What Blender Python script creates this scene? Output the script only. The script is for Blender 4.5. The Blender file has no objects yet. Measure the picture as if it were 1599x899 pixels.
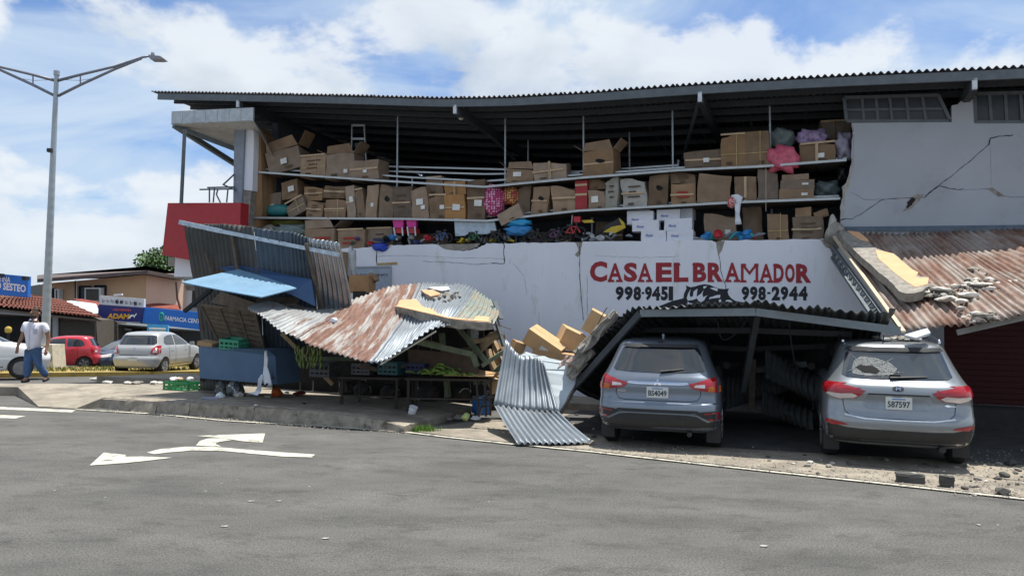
import bpy, bmesh, math, random
from mathutils import Vector, Matrix, Quaternion
from mathutils import noise as mnoise
from mathutils.bvhtree import BVHTree
from mathutils.geometry import tessellate_polygon
random.seed(7)
SC = bpy.context.scene
COL = SC.collection
R = math.radians

# ------------------------------------------------------------------ camera
FPX, CAMZ = 1155.0, 1.9
PITCH, ROLL = math.atan(46.0/FPX), R(0.7)
_f = Vector((0, math.cos(PITCH), math.sin(PITCH)))
_r0 = Vector((1, 0, 0)); _u0 = Vector((0, -math.sin(PITCH), math.cos(PITCH)))
CR = _r0*math.cos(ROLL) + _u0*math.sin(ROLL)
CU = _u0*math.cos(ROLL) - _r0*math.sin(ROLL)
CAM = Vector((0, 0, CAMZ))
cd = bpy.data.cameras.new('camera'); cam = bpy.data.objects.new('camera', cd); COL.objects.link(cam)
cd.sensor_width = 36.0; cd.lens = 36.0*FPX/1599.0; cd.clip_end = 5000; cd.clip_start = 0.1
m = Matrix.Identity(4)
for i in range(3):
    m[i][0], m[i][1], m[i][2], m[i][3] = CR[i], CU[i], -_f[i], CAM[i]
cam.matrix_world = m
SC.camera = cam

# ------------------------------------------------------------------ sky + sun
SUN = Vector((0.20, 0.11, 1.0)).normalized()       # direction towards the sun (behind the shop, high)
sd = bpy.data.lights.new('sun', 'SUN'); sd.energy = 5.0; sd.angle = R(0.5); sd.color = (1.0, 0.95, 0.86)
sun = bpy.data.objects.new('sun', sd); COL.objects.link(sun)
sun.rotation_euler = SUN.to_track_quat('Z', 'Y').to_euler(); sun.location = (0, 0, 40)
W = bpy.data.worlds.new('World'); SC.world = W; W.use_nodes = True
nt = W.node_tree; nt.nodes.clear()
def nd(t, **k):
    n = nt.nodes.new(t)
    for a, b in k.items(): setattr(n, a, b)
    return n
sky = nd('ShaderNodeTexSky', sky_type='NISHITA', sun_disc=False)
sky.sun_elevation = math.asin(SUN.z); sky.sun_rotation = math.atan2(SUN.x, SUN.y)
sky.air_density = 1.0; sky.dust_density = 0.6; sky.ozone_density = 1.6
tc = nd('ShaderNodeTexCoord'); sep = nd('ShaderNodeSeparateXYZ')
nt.links.new(tc.outputs['Generated'], sep.inputs[0])
def mth(op, a, b=None, c=None):
    n = nd('ShaderNodeMath', operation=op)
    for i, v in enumerate((a, b, c)):
        if v is None: continue
        if isinstance(v, (int, float)): n.inputs[i].default_value = v
        else: nt.links.new(v, n.inputs[i])
    return n.outputs[0]
def vec(x, y, z):
    n = nd('ShaderNodeCombineXYZ')
    for i, v in enumerate((x, y, z)):
        if isinstance(v, (int, float)): n.inputs[i].default_value = v
        else: nt.links.new(v, n.inputs[i])
    return n.outputs[0]
def noise(v, scale, det, rough, dist=0.0):
    n = nd('ShaderNodeTexNoise'); n.inputs['Scale'].default_value = scale; n.inputs['Detail'].default_value = det
    n.inputs['Roughness'].default_value = rough; n.inputs['Distortion'].default_value = dist
    nt.links.new(v, n.inputs['Vector']); return n.outputs[0]
def ramp(v, a, b, ca=(0, 0, 0, 1), cb=(1, 1, 1, 1), interp='EASE'):
    n = nd('ShaderNodeValToRGB'); n.color_ramp.interpolation = interp
    n.color_ramp.elements[0].position = a; n.color_ramp.elements[0].color = ca
    n.color_ramp.elements[1].position = b; n.color_ramp.elements[1].color = cb
    nt.links.new(v, n.inputs[0]); return n.outputs[0]
def mixc(f, a, b):
    n = nd('ShaderNodeMix', data_type='RGBA')
    for i, v in ((0, f), (6, a), (7, b)):
        if isinstance(v, (int, float)): n.inputs[i].default_value = v
        elif isinstance(v, tuple): n.inputs[i].default_value = v
        else: nt.links.new(v, n.inputs[i])
    return n.outputs[2]
zc = mth('MAXIMUM', sep.outputs[2], 0.0)
den = mth('ADD', zc, 0.18)
px_, py_ = mth('DIVIDE', sep.outputs[0], den), mth('DIVIDE', sep.outputs[1], den)
# thin high veil, streaked
veil = ramp(noise(vec(mth('MULTIPLY', px_, 0.55), mth('MULTIPLY', py_, 1.2), 3.3), 1.5, 7, 0.55, 0.7), 0.29, 0.62)
# cumulus banks, puffier; more of them low down
cvec = vec(mth('MULTIPLY', sep.outputs[0], 1.0), sep.outputs[1], mth('MULTIPLY', sep.outputs[2], 1.7))
cn = noise(cvec, 4.2, 9, 0.56, 0.15)
low = ramp(sep.outputs[2], 0.05, 0.5, (0.085, 0.085, 0.085, 1), (-0.05, -0.05, -0.05, 1), 'LINEAR')
cum = ramp(mth('ADD', cn, low), 0.47, 0.56)
shade = ramp(noise(vec(sep.outputs[0], sep.outputs[1], mth('ADD', mth('MULTIPLY', sep.outputs[2], 1.9), 0.045)), 4.2, 7, 0.5, 0.15), 0.40, 0.70)
ccol = mixc(shade, (0.93, 0.98, 1.03, 1), (0.56, 0.65, 0.76, 1))
skyc = nd('ShaderNodeMix', data_type='RGBA', blend_type='MULTIPLY'); skyc.inputs[0].default_value = 1.0
nt.links.new(sky.outputs[0], skyc.inputs[6]); skyc.inputs[7].default_value = (0.105, 0.13, 0.165, 1)
c1 = mixc(mth('MULTIPLY', veil, 0.88), skyc.outputs[2], (0.68, 0.82, 0.98, 1))
c2 = mixc(mth('MULTIPLY', cum, 0.86), c1, ccol)
bg = nd('ShaderNodeBackground'); nt.links.new(c2, bg.inputs[0]); bg.inputs[1].default_value = 0.66
wo = nd('ShaderNodeOutputWorld'); nt.links.new(bg.outputs[0], wo.inputs[0])
SC.view_settings.view_transform = 'Standard'; SC.view_settings.look = 'None'
SC.view_settings.exposure = 0.5; SC.view_settings.gamma = 1.0; SC.view_settings.use_curve_mapping = False
SC.cycles.max_bounces = 6; SC.cycles.transparent_max_bounces = 8

# ------------------------------------------------------------------ photo pixel -> place
TH = R(22); TV = Vector((math.cos(TH), -math.sin(TH), 0)); NV = Vector((math.sin(TH), math.cos(TH), 0)); UP = Vector((0, 0, 1))
DW = 16.1                                            # the shop front stands 16.1 m away along its normal
def ray(px, py): return (_f + CR*((px-799.5)/FPX) - CU*((py-449.5)/FPX))
def A(px, py, v=0.0):                                # point on the vertical plane v metres in front of the shop wall
    d = ray(px, py); return CAM + d*((DW-v)/d.dot(NV))
def gz(x, y): return -0.045*min(max(y-20.0, 0.0), 26.0)
def G(px, py, z=0.0):                                # point on level z
    d = ray(px, py); return CAM + d*((z-CAMZ)/d.z)
def GG(px, py, dz=0.0):                              # point on the sloping ground
    p = G(px, py, 0)
    for _ in range(30): p = G(px, py, gz(p.x, p.y)+dz)
    return p
def AY(px, py, Y):                                   # point at depth Y
    d = ray(px, py); return CAM + d*(Y/d.y)
def proj(p):
    d = Vector(p)-CAM; k = d.dot(_f); return 799.5+FPX*d.dot(CR)/k, 449.5-FPX*d.dot(CU)/k
def FW(u, v, z): return TV*u + NV*(DW-v) + UP*z
def UZ(px, py, v=0.0):
    p = A(px, py, v); return p.dot(TV), p.z

# ------------------------------------------------------------------ materials
MATS = {}
def mat(name, col, rough=0.7, metal=0.0, var=0.18, scale=6.0, bump=0.0, bscale=40.0, spec=0.4, alpha=1.0, rust=None, rustt=(0.5, 0.6), rscale=2.0, emit=0, stretch=None, trans=0, coat=0, rust2=None, uv=False, rand=0.0):
    if name in MATS: return MATS[name]
    M = bpy.data.materials.new(name); M.use_nodes = True
    t = M.node_tree; b = t.nodes['Principled BSDF']
    b.inputs['Roughness'].default_value = rough; b.inputs['Metallic'].default_value = metal
    b.inputs['Specular IOR Level'].default_value = spec
    if coat: b.inputs['Coat Weight'].default_value = coat; b.inputs['Coat Roughness'].default_value = 0.06
    if alpha < 1: b.inputs['Alpha'].default_value = alpha
    if trans: b.inputs['Transmission Weight'].default_value = trans
    L = t.links.new
    co = t.nodes.new('ShaderNodeTexCoord'); src = co.outputs['UV' if uv else 'Object']
    if stretch:
        mp = t.nodes.new('ShaderNodeMapping'); mp.inputs['Scale'].default_value = stretch; L(src, mp.inputs[0]); src = mp.outputs[0]
    def nz(s, d, r):
        n = t.nodes.new('ShaderNodeTexNoise'); n.inputs['Scale'].default_value = s; n.inputs['Detail'].default_value = d
        n.inputs['Roughness'].default_value = r; L(src, n.inputs['Vector']); return n.outputs[0]
    def rp(v, a, bb, c0, c1):
        n = t.nodes.new('ShaderNodeValToRGB'); e = n.color_ramp.elements
        e[0].position, e[1].position = a, bb; e[0].color = (*c0, 1); e[1].color = (*c1, 1); L(v, n.inputs[0]); return n.outputs[0]
    lo = tuple(max(c*(1-var), 0) for c in col); hi = tuple(min(c*(1+var), 1) for c in col)
    out = rp(nz(scale, 6, 0.65), 0.3, 0.7, lo, hi)
    def mx(f, a, bb):
        n = t.nodes.new('ShaderNodeMix'); n.data_type = 'RGBA'; L(f, n.inputs[0]); L(a, n.inputs[6])
        if isinstance(bb, tuple): n.inputs[7].default_value = (*bb, 1)
        else: L(bb, n.inputs[7])
        return n.outputs[2]
    if rust:
        f = rp(nz(rscale, 8, 0.7), rustt[0], rustt[1], (0, 0, 0), (1, 1, 1))
        rc = rp(nz(rscale*5, 4, 0.6), 0.3, 0.7, tuple(c*0.6 for c in rust), tuple(min(1, c*1.3) for c in rust))
        out = mx(f, out, rc)
        inv = t.nodes.new('ShaderNodeMath'); inv.operation = 'MULTIPLY_ADD'; L(f, inv.inputs[0]); inv.inputs[1].default_value = -metal; inv.inputs[2].default_value = metal
        L(inv.outputs[0], b.inputs['Metallic'])
        rr = t.nodes.new('ShaderNodeMath'); rr.operation = 'MULTIPLY_ADD'; L(f, rr.inputs[0]); rr.inputs[1].default_value = 0.9-rough; rr.inputs[2].default_value = rough
        L(rr.outputs[0], b.inputs['Roughness'])
    if rust2:
        f = rp(nz(rust2[1], 8, 0.7), rust2[2], rust2[3], (0, 0, 0), (1, 1, 1)); out = mx(f, out, rust2[0])
    if rand:
        oi = t.nodes.new('ShaderNodeObjectInfo'); hs = t.nodes.new('ShaderNodeHueSaturation'); mr = t.nodes.new('ShaderNodeMapRange'); mr.inputs[3].default_value = 1-rand; mr.inputs[4].default_value = 1+rand
        L(oi.outputs['Random'], mr.inputs[0]); L(mr.outputs[0], hs.inputs['Value']); ms = t.nodes.new('ShaderNodeMath'); ms.operation = 'PINGPONG'; ms.inputs[1].default_value = .17; L(oi.outputs['Random'], ms.inputs[0])
        ma_ = t.nodes.new('ShaderNodeMath'); ma_.operation = 'MULTIPLY_ADD'; ma_.inputs[1].default_value = 2.6; ma_.inputs[2].default_value = .72; L(ms.outputs[0], ma_.inputs[0]); L(ma_.outputs[0], hs.inputs['Saturation'])
        L(out, hs.inputs['Color']); out = hs.outputs[0]
    L(out, b.inputs['Base Color'])
    if emit: L(out, b.inputs['Emission Color']); b.inputs['Emission Strength'].default_value = emit
    if bump:
        bn = t.nodes.new('ShaderNodeBump'); bn.inputs['Strength'].default_value = bump; bn.inputs['Distance'].default_value = 0.02
        L(nz(bscale, 5, 0.6), bn.inputs['Height']); L(bn.outputs[0], b.inputs['Normal'])
    MATS[name] = M; return M

# ------------------------------------------------------------------ object helpers
WORLD = [True]
def wm(o):
    b = Matrix.Translation(o.location) @ o.rotation_euler.to_matrix().to_4x4()
    return wm(o.parent) @ o.matrix_parent_inverse @ b if o.parent else b
def obj(name, me, ma, parent=None, label=None, cat=None, group=None, kind=None, smooth=False):
    if isinstance(me, bmesh.types.BMesh):
        bm = me; me = bpy.data.meshes.new(name); bm.to_mesh(me); bm.free()
    o = bpy.data.objects.new(name, me); COL.objects.link(o)
    for q in (ma if isinstance(ma, (list, tuple)) else [ma]):
        if q is not None: me.materials.append(q)
    if parent:
        o.parent = parent
        if WORLD[0]: o.matrix_parent_inverse = wm(parent).inverted()
    elif WORLD[0] and kind is None and len(me.vertices):
        lo = [min(v.co[i] for v in me.vertices) for i in range(3)]; hi = [max(v.co[i] for v in me.vertices) for i in range(3)]
        c = Vector(((lo[0]+hi[0])/2, (lo[1]+hi[1])/2, lo[2])); me.transform(Matrix.Translation(-c)); o.location = c
    tag(o, label, cat, group, kind)
    if smooth:
        for p in me.polygons: p.use_smooth = True
    return o
def tag(o, label=None, cat=None, group=None, kind=None):
    if label: o['label'] = label
    if cat: o['category'] = cat
    if group: o['group'] = group
    if kind: o['kind'] = kind
    return o
def thing(name, label, cat, loc=(0, 0, 0), group=None, rz=0.0):
    o = bpy.data.objects.new(name, None); COL.objects.link(o); o.location = loc; o.rotation_euler = (0, 0, rz)
    o.empty_display_size = 0.2
    return tag(o, label, cat, group)
def kids(o): return [c for c in bpy.data.objects if c.parent == o]
def local(t, p):                                     # world point -> local of an unrotated/rotated thing
    return Matrix.Rotation(-t.rotation_euler.z, 3, 'Z') @ (Vector(p)-t.location)
def add_poly(bm, pts):
    vs = [bm.verts.new(p) for p in pts]; return vs
def prism(pts_front, pts_back, bm=None):
    """closed solid between two matching loops (concave outlines allowed)"""
    bm = bm or bmesh.new()
    a = [bm.verts.new(p) for p in pts_front]; b = [bm.verts.new(p) for p in pts_back]
    n = len(a)
    for i in range(n):
        try: bm.faces.new((a[i], a[(i+1) % n], b[(i+1) % n], b[i]))
        except ValueError: pass
    for tri in tessellate_polygon([[Vector(p) for p in pts_front]]):
        for q in (a, b):
            try: bm.faces.new([q[k] for k in tri])
            except ValueError: pass
    bmesh.ops.recalc_face_normals(bm, faces=bm.faces[:])
    return bm
def prism_px(pts, v, thick, bm=None):
    f = [A(x, y, v) for x, y in pts]; return prism(f, [p+NV*thick for p in f], bm)
def slabdir(pts, d, bm=None): return prism(pts, [Vector(p)+d for p in pts], bm)
def box(bm, c, sx, sy, sz, rot=None, jit=0.0):
    c = Vector(c); rot = rot or Matrix.Identity(3); vs = []
    for dx in (-.5, .5):
        for dy in (-.5, .5):
            for dz in (-.5, .5):
                vs.append(bm.verts.new(c+rot @ Vector((dx*sx+random.uniform(-jit, jit), dy*sy+random.uniform(-jit, jit), dz*sz+random.uniform(-jit, jit)))))
    for f in ((0, 1, 3, 2), (4, 6, 7, 5), (0, 4, 5, 1), (2, 3, 7, 6), (0, 2, 6, 4), (1, 5, 7, 3)):
        bm.faces.new([vs[i] for i in f])
    return bm
def bar(bm, p0, p1, w, h=None, up=UP):
    p0, p1 = Vector(p0), Vector(p1); h = h or w; d = (p1-p0); L = d.length; d.normalize()
    s = d.cross(up)
    if s.length < 1e-4: s = d.cross(Vector((1, 0, 0)))
    s.normalize(); t = s.cross(d)
    rot = Matrix((s, d, t)).transposed()
    return box(bm, (p0+p1)/2, w, L, h, rot)
def tube(bm, pts, r, seg=8, caps=True):
    pts = [Vector(p) for p in pts]; rs = r if isinstance(r, (list, tuple)) else [r]*len(pts); rings = []; s = None
    for i, p in enumerate(pts):
        d = (pts[min(i+1, len(pts)-1)]-pts[max(i-1, 0)]).normalized()
        if s is None: s = d.orthogonal().normalized()
        else:
            s = s-d*s.dot(d); s = s.normalized() if s.length > 1e-5 else d.orthogonal().normalized()
        t = d.cross(s)
        rings.append([bm.verts.new(p+(s*math.cos(2*math.pi*k/seg)+t*math.sin(2*math.pi*k/seg))*rs[i]) for k in range(seg)])
    for a, b in zip(rings, rings[1:]):
        for k in range(seg): bm.faces.new((a[k], a[(k+1) % seg], b[(k+1) % seg], b[k]))
    if caps: bm.faces.new(rings[0][::-1]); bm.faces.new(rings[-1])
    return bm
def lathe(bm, prof, c=(0, 0, 0), seg=16, axis='z', rot=None):
    c = Vector(c); rings = []
    for r, z in prof:
        ring = []
        for k in range(seg):
            a = 2*math.pi*k/seg; p = Vector((r*math.cos(a), r*math.sin(a), z))
            if axis == 'x': p = Vector((p.z, p.x, p.y))
            if rot is not None: p = rot @ p
            ring.append(bm.verts.new(c+p))
        rings.append(ring)
    for a, b in zip(rings, rings[1:]):
        for k in range(seg): bm.faces.new((a[k], a[(k+1) % seg], b[(k+1) % seg], b[k]))
    if prof[0][0] > 1e-4: bm.faces.new(rings[0][::-1])
    if prof[-1][0] > 1e-4: bm.faces.new(rings[-1])
    bmesh.ops.remove_doubles(bm, verts=bm.verts[:], dist=1e-5)
    bmesh.ops.recalc_face_normals(bm, faces=bm.faces[:])
    return bm
def cr(p0, p1, p2, p3, t):
    return 0.5*((2*p1)+(p2-p0)*t+(2*p0-5*p1+4*p2-p3)*t*t+(3*p1-p0-3*p2+p3)*t*t*t)
def crom(P, s):
    n = len(P)-1; x = min(max(s, 0), 1)*n; i = min(int(x), n-1); t = x-i
    g = lambda k: P[k] if 0 <= k <= n else (2*P[0]-P[1] if k < 0 else 2*P[n]-P[n-1])
    return cr(g(i-1), g(i), g(i+1), g(i+2), t)
def corr(grid, pitch, amp, nv=10, s0=0.0, s1=1.0, t0=0.0, t1=1.0, bm=None, sub=6, prof=None, jit=0.0, dent=0.0):
    """corrugated sheet over a control grid: rows run along the ridges, columns across them"""
    bm = bm or bmesh.new()
    P = lambda s, t: crom([crom(row, s) for row in grid], t)
    ln = sum((P(s0+(s1-s0)*(i+1)/40, .5*(t0+t1))-P(s0+(s1-s0)*i/40, .5*(t0+t1))).length for i in range(40))
    waves = max(1, round(ln/pitch)); nu = waves*sub; rows = []; uvl = bm.loops.layers.uv.new('UVMap'); u_off = s0*ln/max(1e-6, s1-s0)
    lv_ = (P(.5*(s0+s1), t1)-P(.5*(s0+s1), t0)).length
    for j in range(nv+1):
        t = t0+(t1-t0)*j/nv; row = []
        R1 = [crom(r, 0) for r in grid]
        for i in range(nu+1):
            s = s0+(s1-s0)*i/nu; p = P(s, t)
            e = 1e-3; a = P(min(s+e, 1), t)-P(max(s-e, 0), t); b = P(s, min(t+e, 1))-P(s, max(t-e, 0))
            n = a.cross(b)
            n = n.normalized() if n.length > 1e-12 else UP
            w = math.sin(2*math.pi*i/sub)
            if prof == 'box': w = max(-1, min(1, w*2.2))
            row.append(bm.verts.new(p+n*(amp*w+random.uniform(-jit, jit)+(dent*(mnoise.noise(p*2.1)+.6*abs(mnoise.noise(p*4.7+Vector((9, 3, 1))))) if dent else 0))))
        rows.append(row)
    for j in range(nv):
        for i in range(nu):
            f = bm.faces.new((rows[j][i], rows[j][i+1], rows[j+1][i+1], rows[j+1][i]))
            for lp, (a, b) in zip(f.loops, ((i, j), (i+1, j), (i+1, j+1), (i, j+1))): lp[uvl].uv = (u_off+ln*a/nu, lv_*b/nv)
    return bm
def sheet(name, grid, ma, parent=None, pitch=0.1, amp=0.016, thick=0.003, smooth=True, **k):
    lab = {q: k.pop(q) for q in ('label', 'cat', 'group', 'kind') if q in k}
    o = obj(name, corr(grid, pitch, amp, **k), ma, parent, smooth=smooth, **lab)
    md = o.modifiers.new('thick', 'SOLIDIFY'); md.thickness = thick; md.offset = 0
    return o
def rock(bm, c, sx, sy, sz, seed=None, sub=1):
    b2 = bmesh.new(); bmesh.ops.create_icosphere(b2, subdivisions=sub+1, radius=0.5)
    rn = random.Random(seed if seed is not None else random.random())
    planes = [(Vector((rn.uniform(-1, 1), rn.uniform(-1, 1), rn.uniform(-1, 1))).normalized(), rn.uniform(.26, .42)) for _ in range(9)]
    ro = Matrix.Rotation(rn.uniform(0, 6.28), 3, 'Z')
    mp = {}
    for v in b2.verts:
        p = v.co.copy()
        for n, d in planes:
            k = p.dot(n)-d
            if k > 0: p -= n*k
        p = ro @ Vector((p.x*sx*1.15, p.y*sy*1.15, p.z*sz*1.15)); mp[v] = bm.verts.new(Vector(c)+p)
    for f in b2.faces: bm.faces.new([mp[v] for v in f.verts])
    b2.free(); return bm
def rotm(rx=0, ry=0, rz=0):
    return Matrix.Rotation(rz, 3, 'Z') @ Matrix.Rotation(ry, 3, 'Y') @ Matrix.Rotation(rx, 3, 'X')
FR = Matrix((TV, NV, UP)).transposed()               # frame of the shop front (x along wall, y into it)
FONTS = {}
def text_mesh(s, bold=0.0, shear=0.0, space=1.0):
    cu = bpy.data.curves.new('txt', 'FONT'); cu.body = s; cu.size = 1.0; cu.offset = bold; cu.shear = shear
    cu.space_character = space; cu.align_x = 'LEFT'; cu.resolution_u = 3
    o = bpy.data.objects.new('txt', cu); COL.objects.link(o)
    me = bpy.data.meshes.new_from_object(o.evaluated_get(bpy.context.evaluated_depsgraph_get()))
    bpy.data.objects.remove(o); bpy.data.curves.remove(cu); return me
def lettering(s, p0, xd, yd, width, height, ma, parent, name='lettering', bold=0.02, shear=0.0, thick=0.002, label=None, space=1.0, wallfn=None):
    """flat lettering: lower-left corner p0, xd/yd unit directions"""
    me = text_mesh(s, bold, shear, space)
    xs = [v.co.x for v in me.vertices]; ys = [v.co.y for v in me.vertices]
    x0, x1, y0, y1 = min(xs), max(xs), min(ys), max(ys)
    for v in me.vertices:
        v.co = p0+xd*((v.co.x-x0)/(x1-x0)*width)+yd*((v.co.y-y0)/(y1-y0)*height)
    return obj(name, me, ma, parent, label=label)
def flatpoly(pts, bm=None):
    bm = bm or bmesh.new(); vs = [bm.verts.new(p) for p in pts]
    for tri in tessellate_polygon([[Vector(p) for p in pts]]): bm.faces.new([vs[k] for k in tri])
    return bm
# ------------------------------------------------------------------ ground, road, pavements
def asphalt():
    M = bpy.data.materials.new('asphalt'); M.use_nodes = True; t = M.node_tree; b = t.nodes['Principled BSDF']; L = t.links.new
    co = t.nodes.new('ShaderNodeTexCoord')
    def nz(s, d, r, st=(1, 1, 1), rot=0.0):
        mp = t.nodes.new('ShaderNodeMapping'); mp.inputs['Scale'].default_value = st; mp.inputs['Rotation'].default_value = (0, 0, rot); L(co.outputs['Object'], mp.inputs[0])
        n = t.nodes.new('ShaderNodeTexNoise'); n.inputs['Scale'].default_value = s; n.inputs['Detail'].default_value = d; n.inputs['Roughness'].default_value = r
        L(mp.outputs[0], n.inputs['Vector']); return n.outputs[0]
    def rp(v, a, bb, c0, c1):
        n = t.nodes.new('ShaderNodeValToRGB'); e = n.color_ramp.elements; e[0].position, e[1].position = a, bb
        e[0].color = (*c0, 1); e[1].color = (*c1, 1); L(v, n.inputs[0]); return n.outputs[0]
    def mx(f, a, c, bt='MIX'):
        n = t.nodes.new('ShaderNodeMix'); n.data_type = 'RGBA'; n.blend_type = bt
        for i, v in ((0, f), (6, a), (7, c)):
            if isinstance(v, float): n.inputs[i].default_value = v
            elif isinstance(v, tuple): n.inputs[i].default_value = (*v, 1)
            else: L(v, n.inputs[i])
        return n.outputs[2]
    base = rp(nz(0.55, 6, 0.62, (1, 2.2, 1), TH), 0.32, 0.7, (0.078, 0.078, 0.075), (0.138, 0.135, 0.128))
    grain = rp(nz(55, 3, 0.8), 0.34, 0.66, (0.45, 0.45, 0.45), (1.5, 1.5, 1.5))
    c = mx(1.0, base, grain, 'MULTIPLY')
    patch = rp(nz(2.2, 10, 0.82, (0.8, 1.3, 1), TH), 0.50, 0.70, (0, 0, 0), (1, 1, 1))
    c = mx(patch, c, (0.05, 0.05, 0.048))
    trk = rp(nz(0.9, 5, 0.6, (0.5, 1.2, 1), TH), 0.5, 0.72, (0, 0, 0), (.4, .4, .4)); c = mx(trk, c, (0.135, 0.132, 0.126))
    sp = t.nodes.new('ShaderNodeTexVoronoi'); sp.inputs['Scale'].default_value = 4.5; L(co.outputs['Object'], sp.inputs['Vector'])
    flk = rp(sp.outputs['Distance'], 0.035, 0.06, (1, 1, 1), (0, 0, 0)); fm = rp(nz(0.8, 3, .5), 0.55, 0.62, (0, 0, 0), (1, 1, 1))
    q = t.nodes.new('ShaderNodeMath'); q.operation = 'MULTIPLY'; L(flk, q.inputs[0]); L(fm, q.inputs[1])
    c = mx(q.outputs[0], c, (0.42, 0.42, 0.40))
    L(c, b.inputs['Base Color']); b.inputs['Roughness'].default_value = 0.88; b.inputs['Specular IOR Level'].default_value = 0.3
    bn = t.nodes.new('ShaderNodeBump'); bn.inputs['Strength'].default_value = 0.9; bn.inputs['Distance'].default_value = 0.012
    L(nz(60, 4, 0.75), bn.inputs['Height']); L(bn.outputs[0], b.inputs['Normal'])
    return M
bm = bmesh.new()
ys = [-40, -10, 0, 5, 10, 14, 17, 20] + [20+26*k/8 for k in range(1, 9)] + [80, 200, 900]
xs = [-500, -150, -60, -30, -15, 0, 15, 40, 150, 500]
gv = [[bm.verts.new((x, y, gz(x, y))) for x in xs] for y in ys]
for a, b_ in zip(gv, gv[1:]):
    for i in range(len(xs)-1): bm.faces.new((a[i], a[i+1], b_[i+1], b_[i]))
obj('road', bm, asphalt(), kind='structure')
concrete = mat('concrete_pavement', (0.265, 0.235, 0.19), 0.9, var=0.32, scale=3.0, bump=0.5, bscale=60, rust2=((0.15, 0.13, 0.11), 1.1, 0.48, 0.72))
concdark = mat('concrete_kerb', (0.27, 0.24, 0.195), 0.9, var=0.4, scale=5.0, bump=0.6, bscale=30, rust2=((0.08, 0.07, 0.055), 3.0, 0.55, 0.68))
white_paint = mat('road_paint', (0.47, 0.46, 0.39), 0.85, var=0.2, scale=9, rust2=((0.13, 0.128, 0.12), 5.5, 0.53, 0.66))
dirty_line = mat('worn_edge_paint', (0.50, 0.48, 0.40), 0.85, var=0.25, scale=7, rust2=((0.16, 0.15, 0.14), 6.0, 0.52, 0.62))
joint_m = mat('joint_dirt', (0.05, 0.045, 0.04), 0.95)

# raised corner pavement (pixel, pixel, height)
top = [(-120, 602, .2), (28, 604, .2), (60, 634, .02), (118, 637.5, .015), (162, 620.5, .2), (200, 623, .22), (300, 629, .23), (400, 635, .235), (500, 642.5, .22), (560, 650, .19), (636, 664, .12), (712, 643, .13), (765, 626, .13)]
tp = [G(x, y, z) for x, y, z in top] + [FW(-3.4, 1.2, .15), FW(-3.4, 0.05, .15), FW(-16.5, 0.05, .21), FW(-17.5, 2.0, .21)] + [G(312, 592, .2), G(250, 599, .2), G(20, 598.5, .2), G(-120, 597, .2)]
bm = slabdir(tp, Vector((0, 0, -0.6)))
side = obj('pavement', bm, concrete, kind='structure')
# kerb stones along the road: broken lumps proud of the slab edge
kp = [G(x, y, z) for x, y, z in top[4:11]]
n = 0
for a, b_ in zip(kp, kp[1:]):
    L_ = (b_-a).length; k = max(1, round(L_/0.95))
    for i in range(k):
        p, q = a.lerp(b_, i/k), a.lerp(b_, (i+1)/k); d = (q-p).normalized(); nn = Vector((d.y, -d.x, 0))
        g = 0.006
        loop = [p+d*g+nn*-.13+UP*.012, p+d*g+nn*random.uniform(.025, .05)+UP*random.uniform(-.02, .006), q-d*g+nn*random.uniform(.025, .05)+UP*random.uniform(-.02, .006), q-d*g+nn*-.13+UP*.012]
        bot = [Vector((w_.x, w_.y, -.05))+nn*(random.uniform(.02, .07) if j in (1, 2) else 0) for j, w_ in enumerate(loop)]
        bb = prism(loop, bot); bmesh.ops.subdivide_edges(bb, edges=bb.edges[:], cuts=2)
        for v in bb.verts: v.co += Vector((random.uniform(-.008, .008), random.uniform(-.008, .008), random.uniform(-.008, .008)))
        obj('kerb_stone', bb, concdark, side)
def gpoly(name, pts, z, ma, parent=None, kind=None, thick=0.0, slope=False):
    ps = [(GG(x, y, z) if slope else G(x, y, z)) for x, y in pts]
    bm = slabdir(ps, Vector((0, 0, -thick))) if thick else flatpoly(ps)
    bmesh.ops.recalc_face_normals(bm, faces=bm.faces[:])
    return obj(name, bm, ma, parent, kind=kind)
def gstrip(name, pts, w, z, ma, parent=None, kind=None):
    ps = [G(x, y, z) for x, y in pts]; bm = bmesh.new(); pr = None
    for i, p in enumerate(ps):
        d = (ps[min(i+1, len(ps)-1)]-ps[max(i-1, 0)]).normalized(); s = Vector((-d.y, d.x, 0))*w/2
        cur = (bm.verts.new(p+s), bm.verts.new(p-s))
        if pr: bm.faces.new((pr[0], pr[1], cur[1], cur[0]))
        pr = cur
    return obj(name, bm, ma, parent, kind=kind)
# forecourt in front of the shop, level with the road
fc = [G(640, 671.5, .012), G(700, 680, .012), G(800, 690.5, .012), G(925, 702.5, .012), G(1000, 711, .012), G(1200, 732.5, .012), G(1380, 752, .012), G(1599, 776, .012), G(2200, 842, .012), FW(14, 0, .012), FW(-4.5, 0, .012)]
fore = obj('forecourt', slabdir(fc, Vector((0, 0, -.3))), concrete, kind='structure')
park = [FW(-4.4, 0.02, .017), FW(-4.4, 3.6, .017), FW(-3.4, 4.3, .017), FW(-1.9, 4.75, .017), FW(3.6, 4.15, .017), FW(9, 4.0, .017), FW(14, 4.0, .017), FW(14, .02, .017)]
obj('parking_shade', flatpoly(park), mat('painted_floor_shade', (.075, .074, .072), .9, var=.35, scale=2.5, bump=.3), kind='structure')  # dark sheet paints in the shade under the carport and cars
gstrip('edge_line', [(118, 638.5), (250, 646), (350, 656), (500, 664.5), (635, 674), (700, 682), (800, 692.5), (925, 704.5), (1000, 713), (1200, 735), (1380, 754), (1599, 778), (2000, 822)], 0.07, .018, dirty_line, kind='structure')
gstrip('joint', [(1330, 724), (1480, 739), (1599, 750), (1800, 770)], 0.02, .0165, joint_m, fore)
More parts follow.
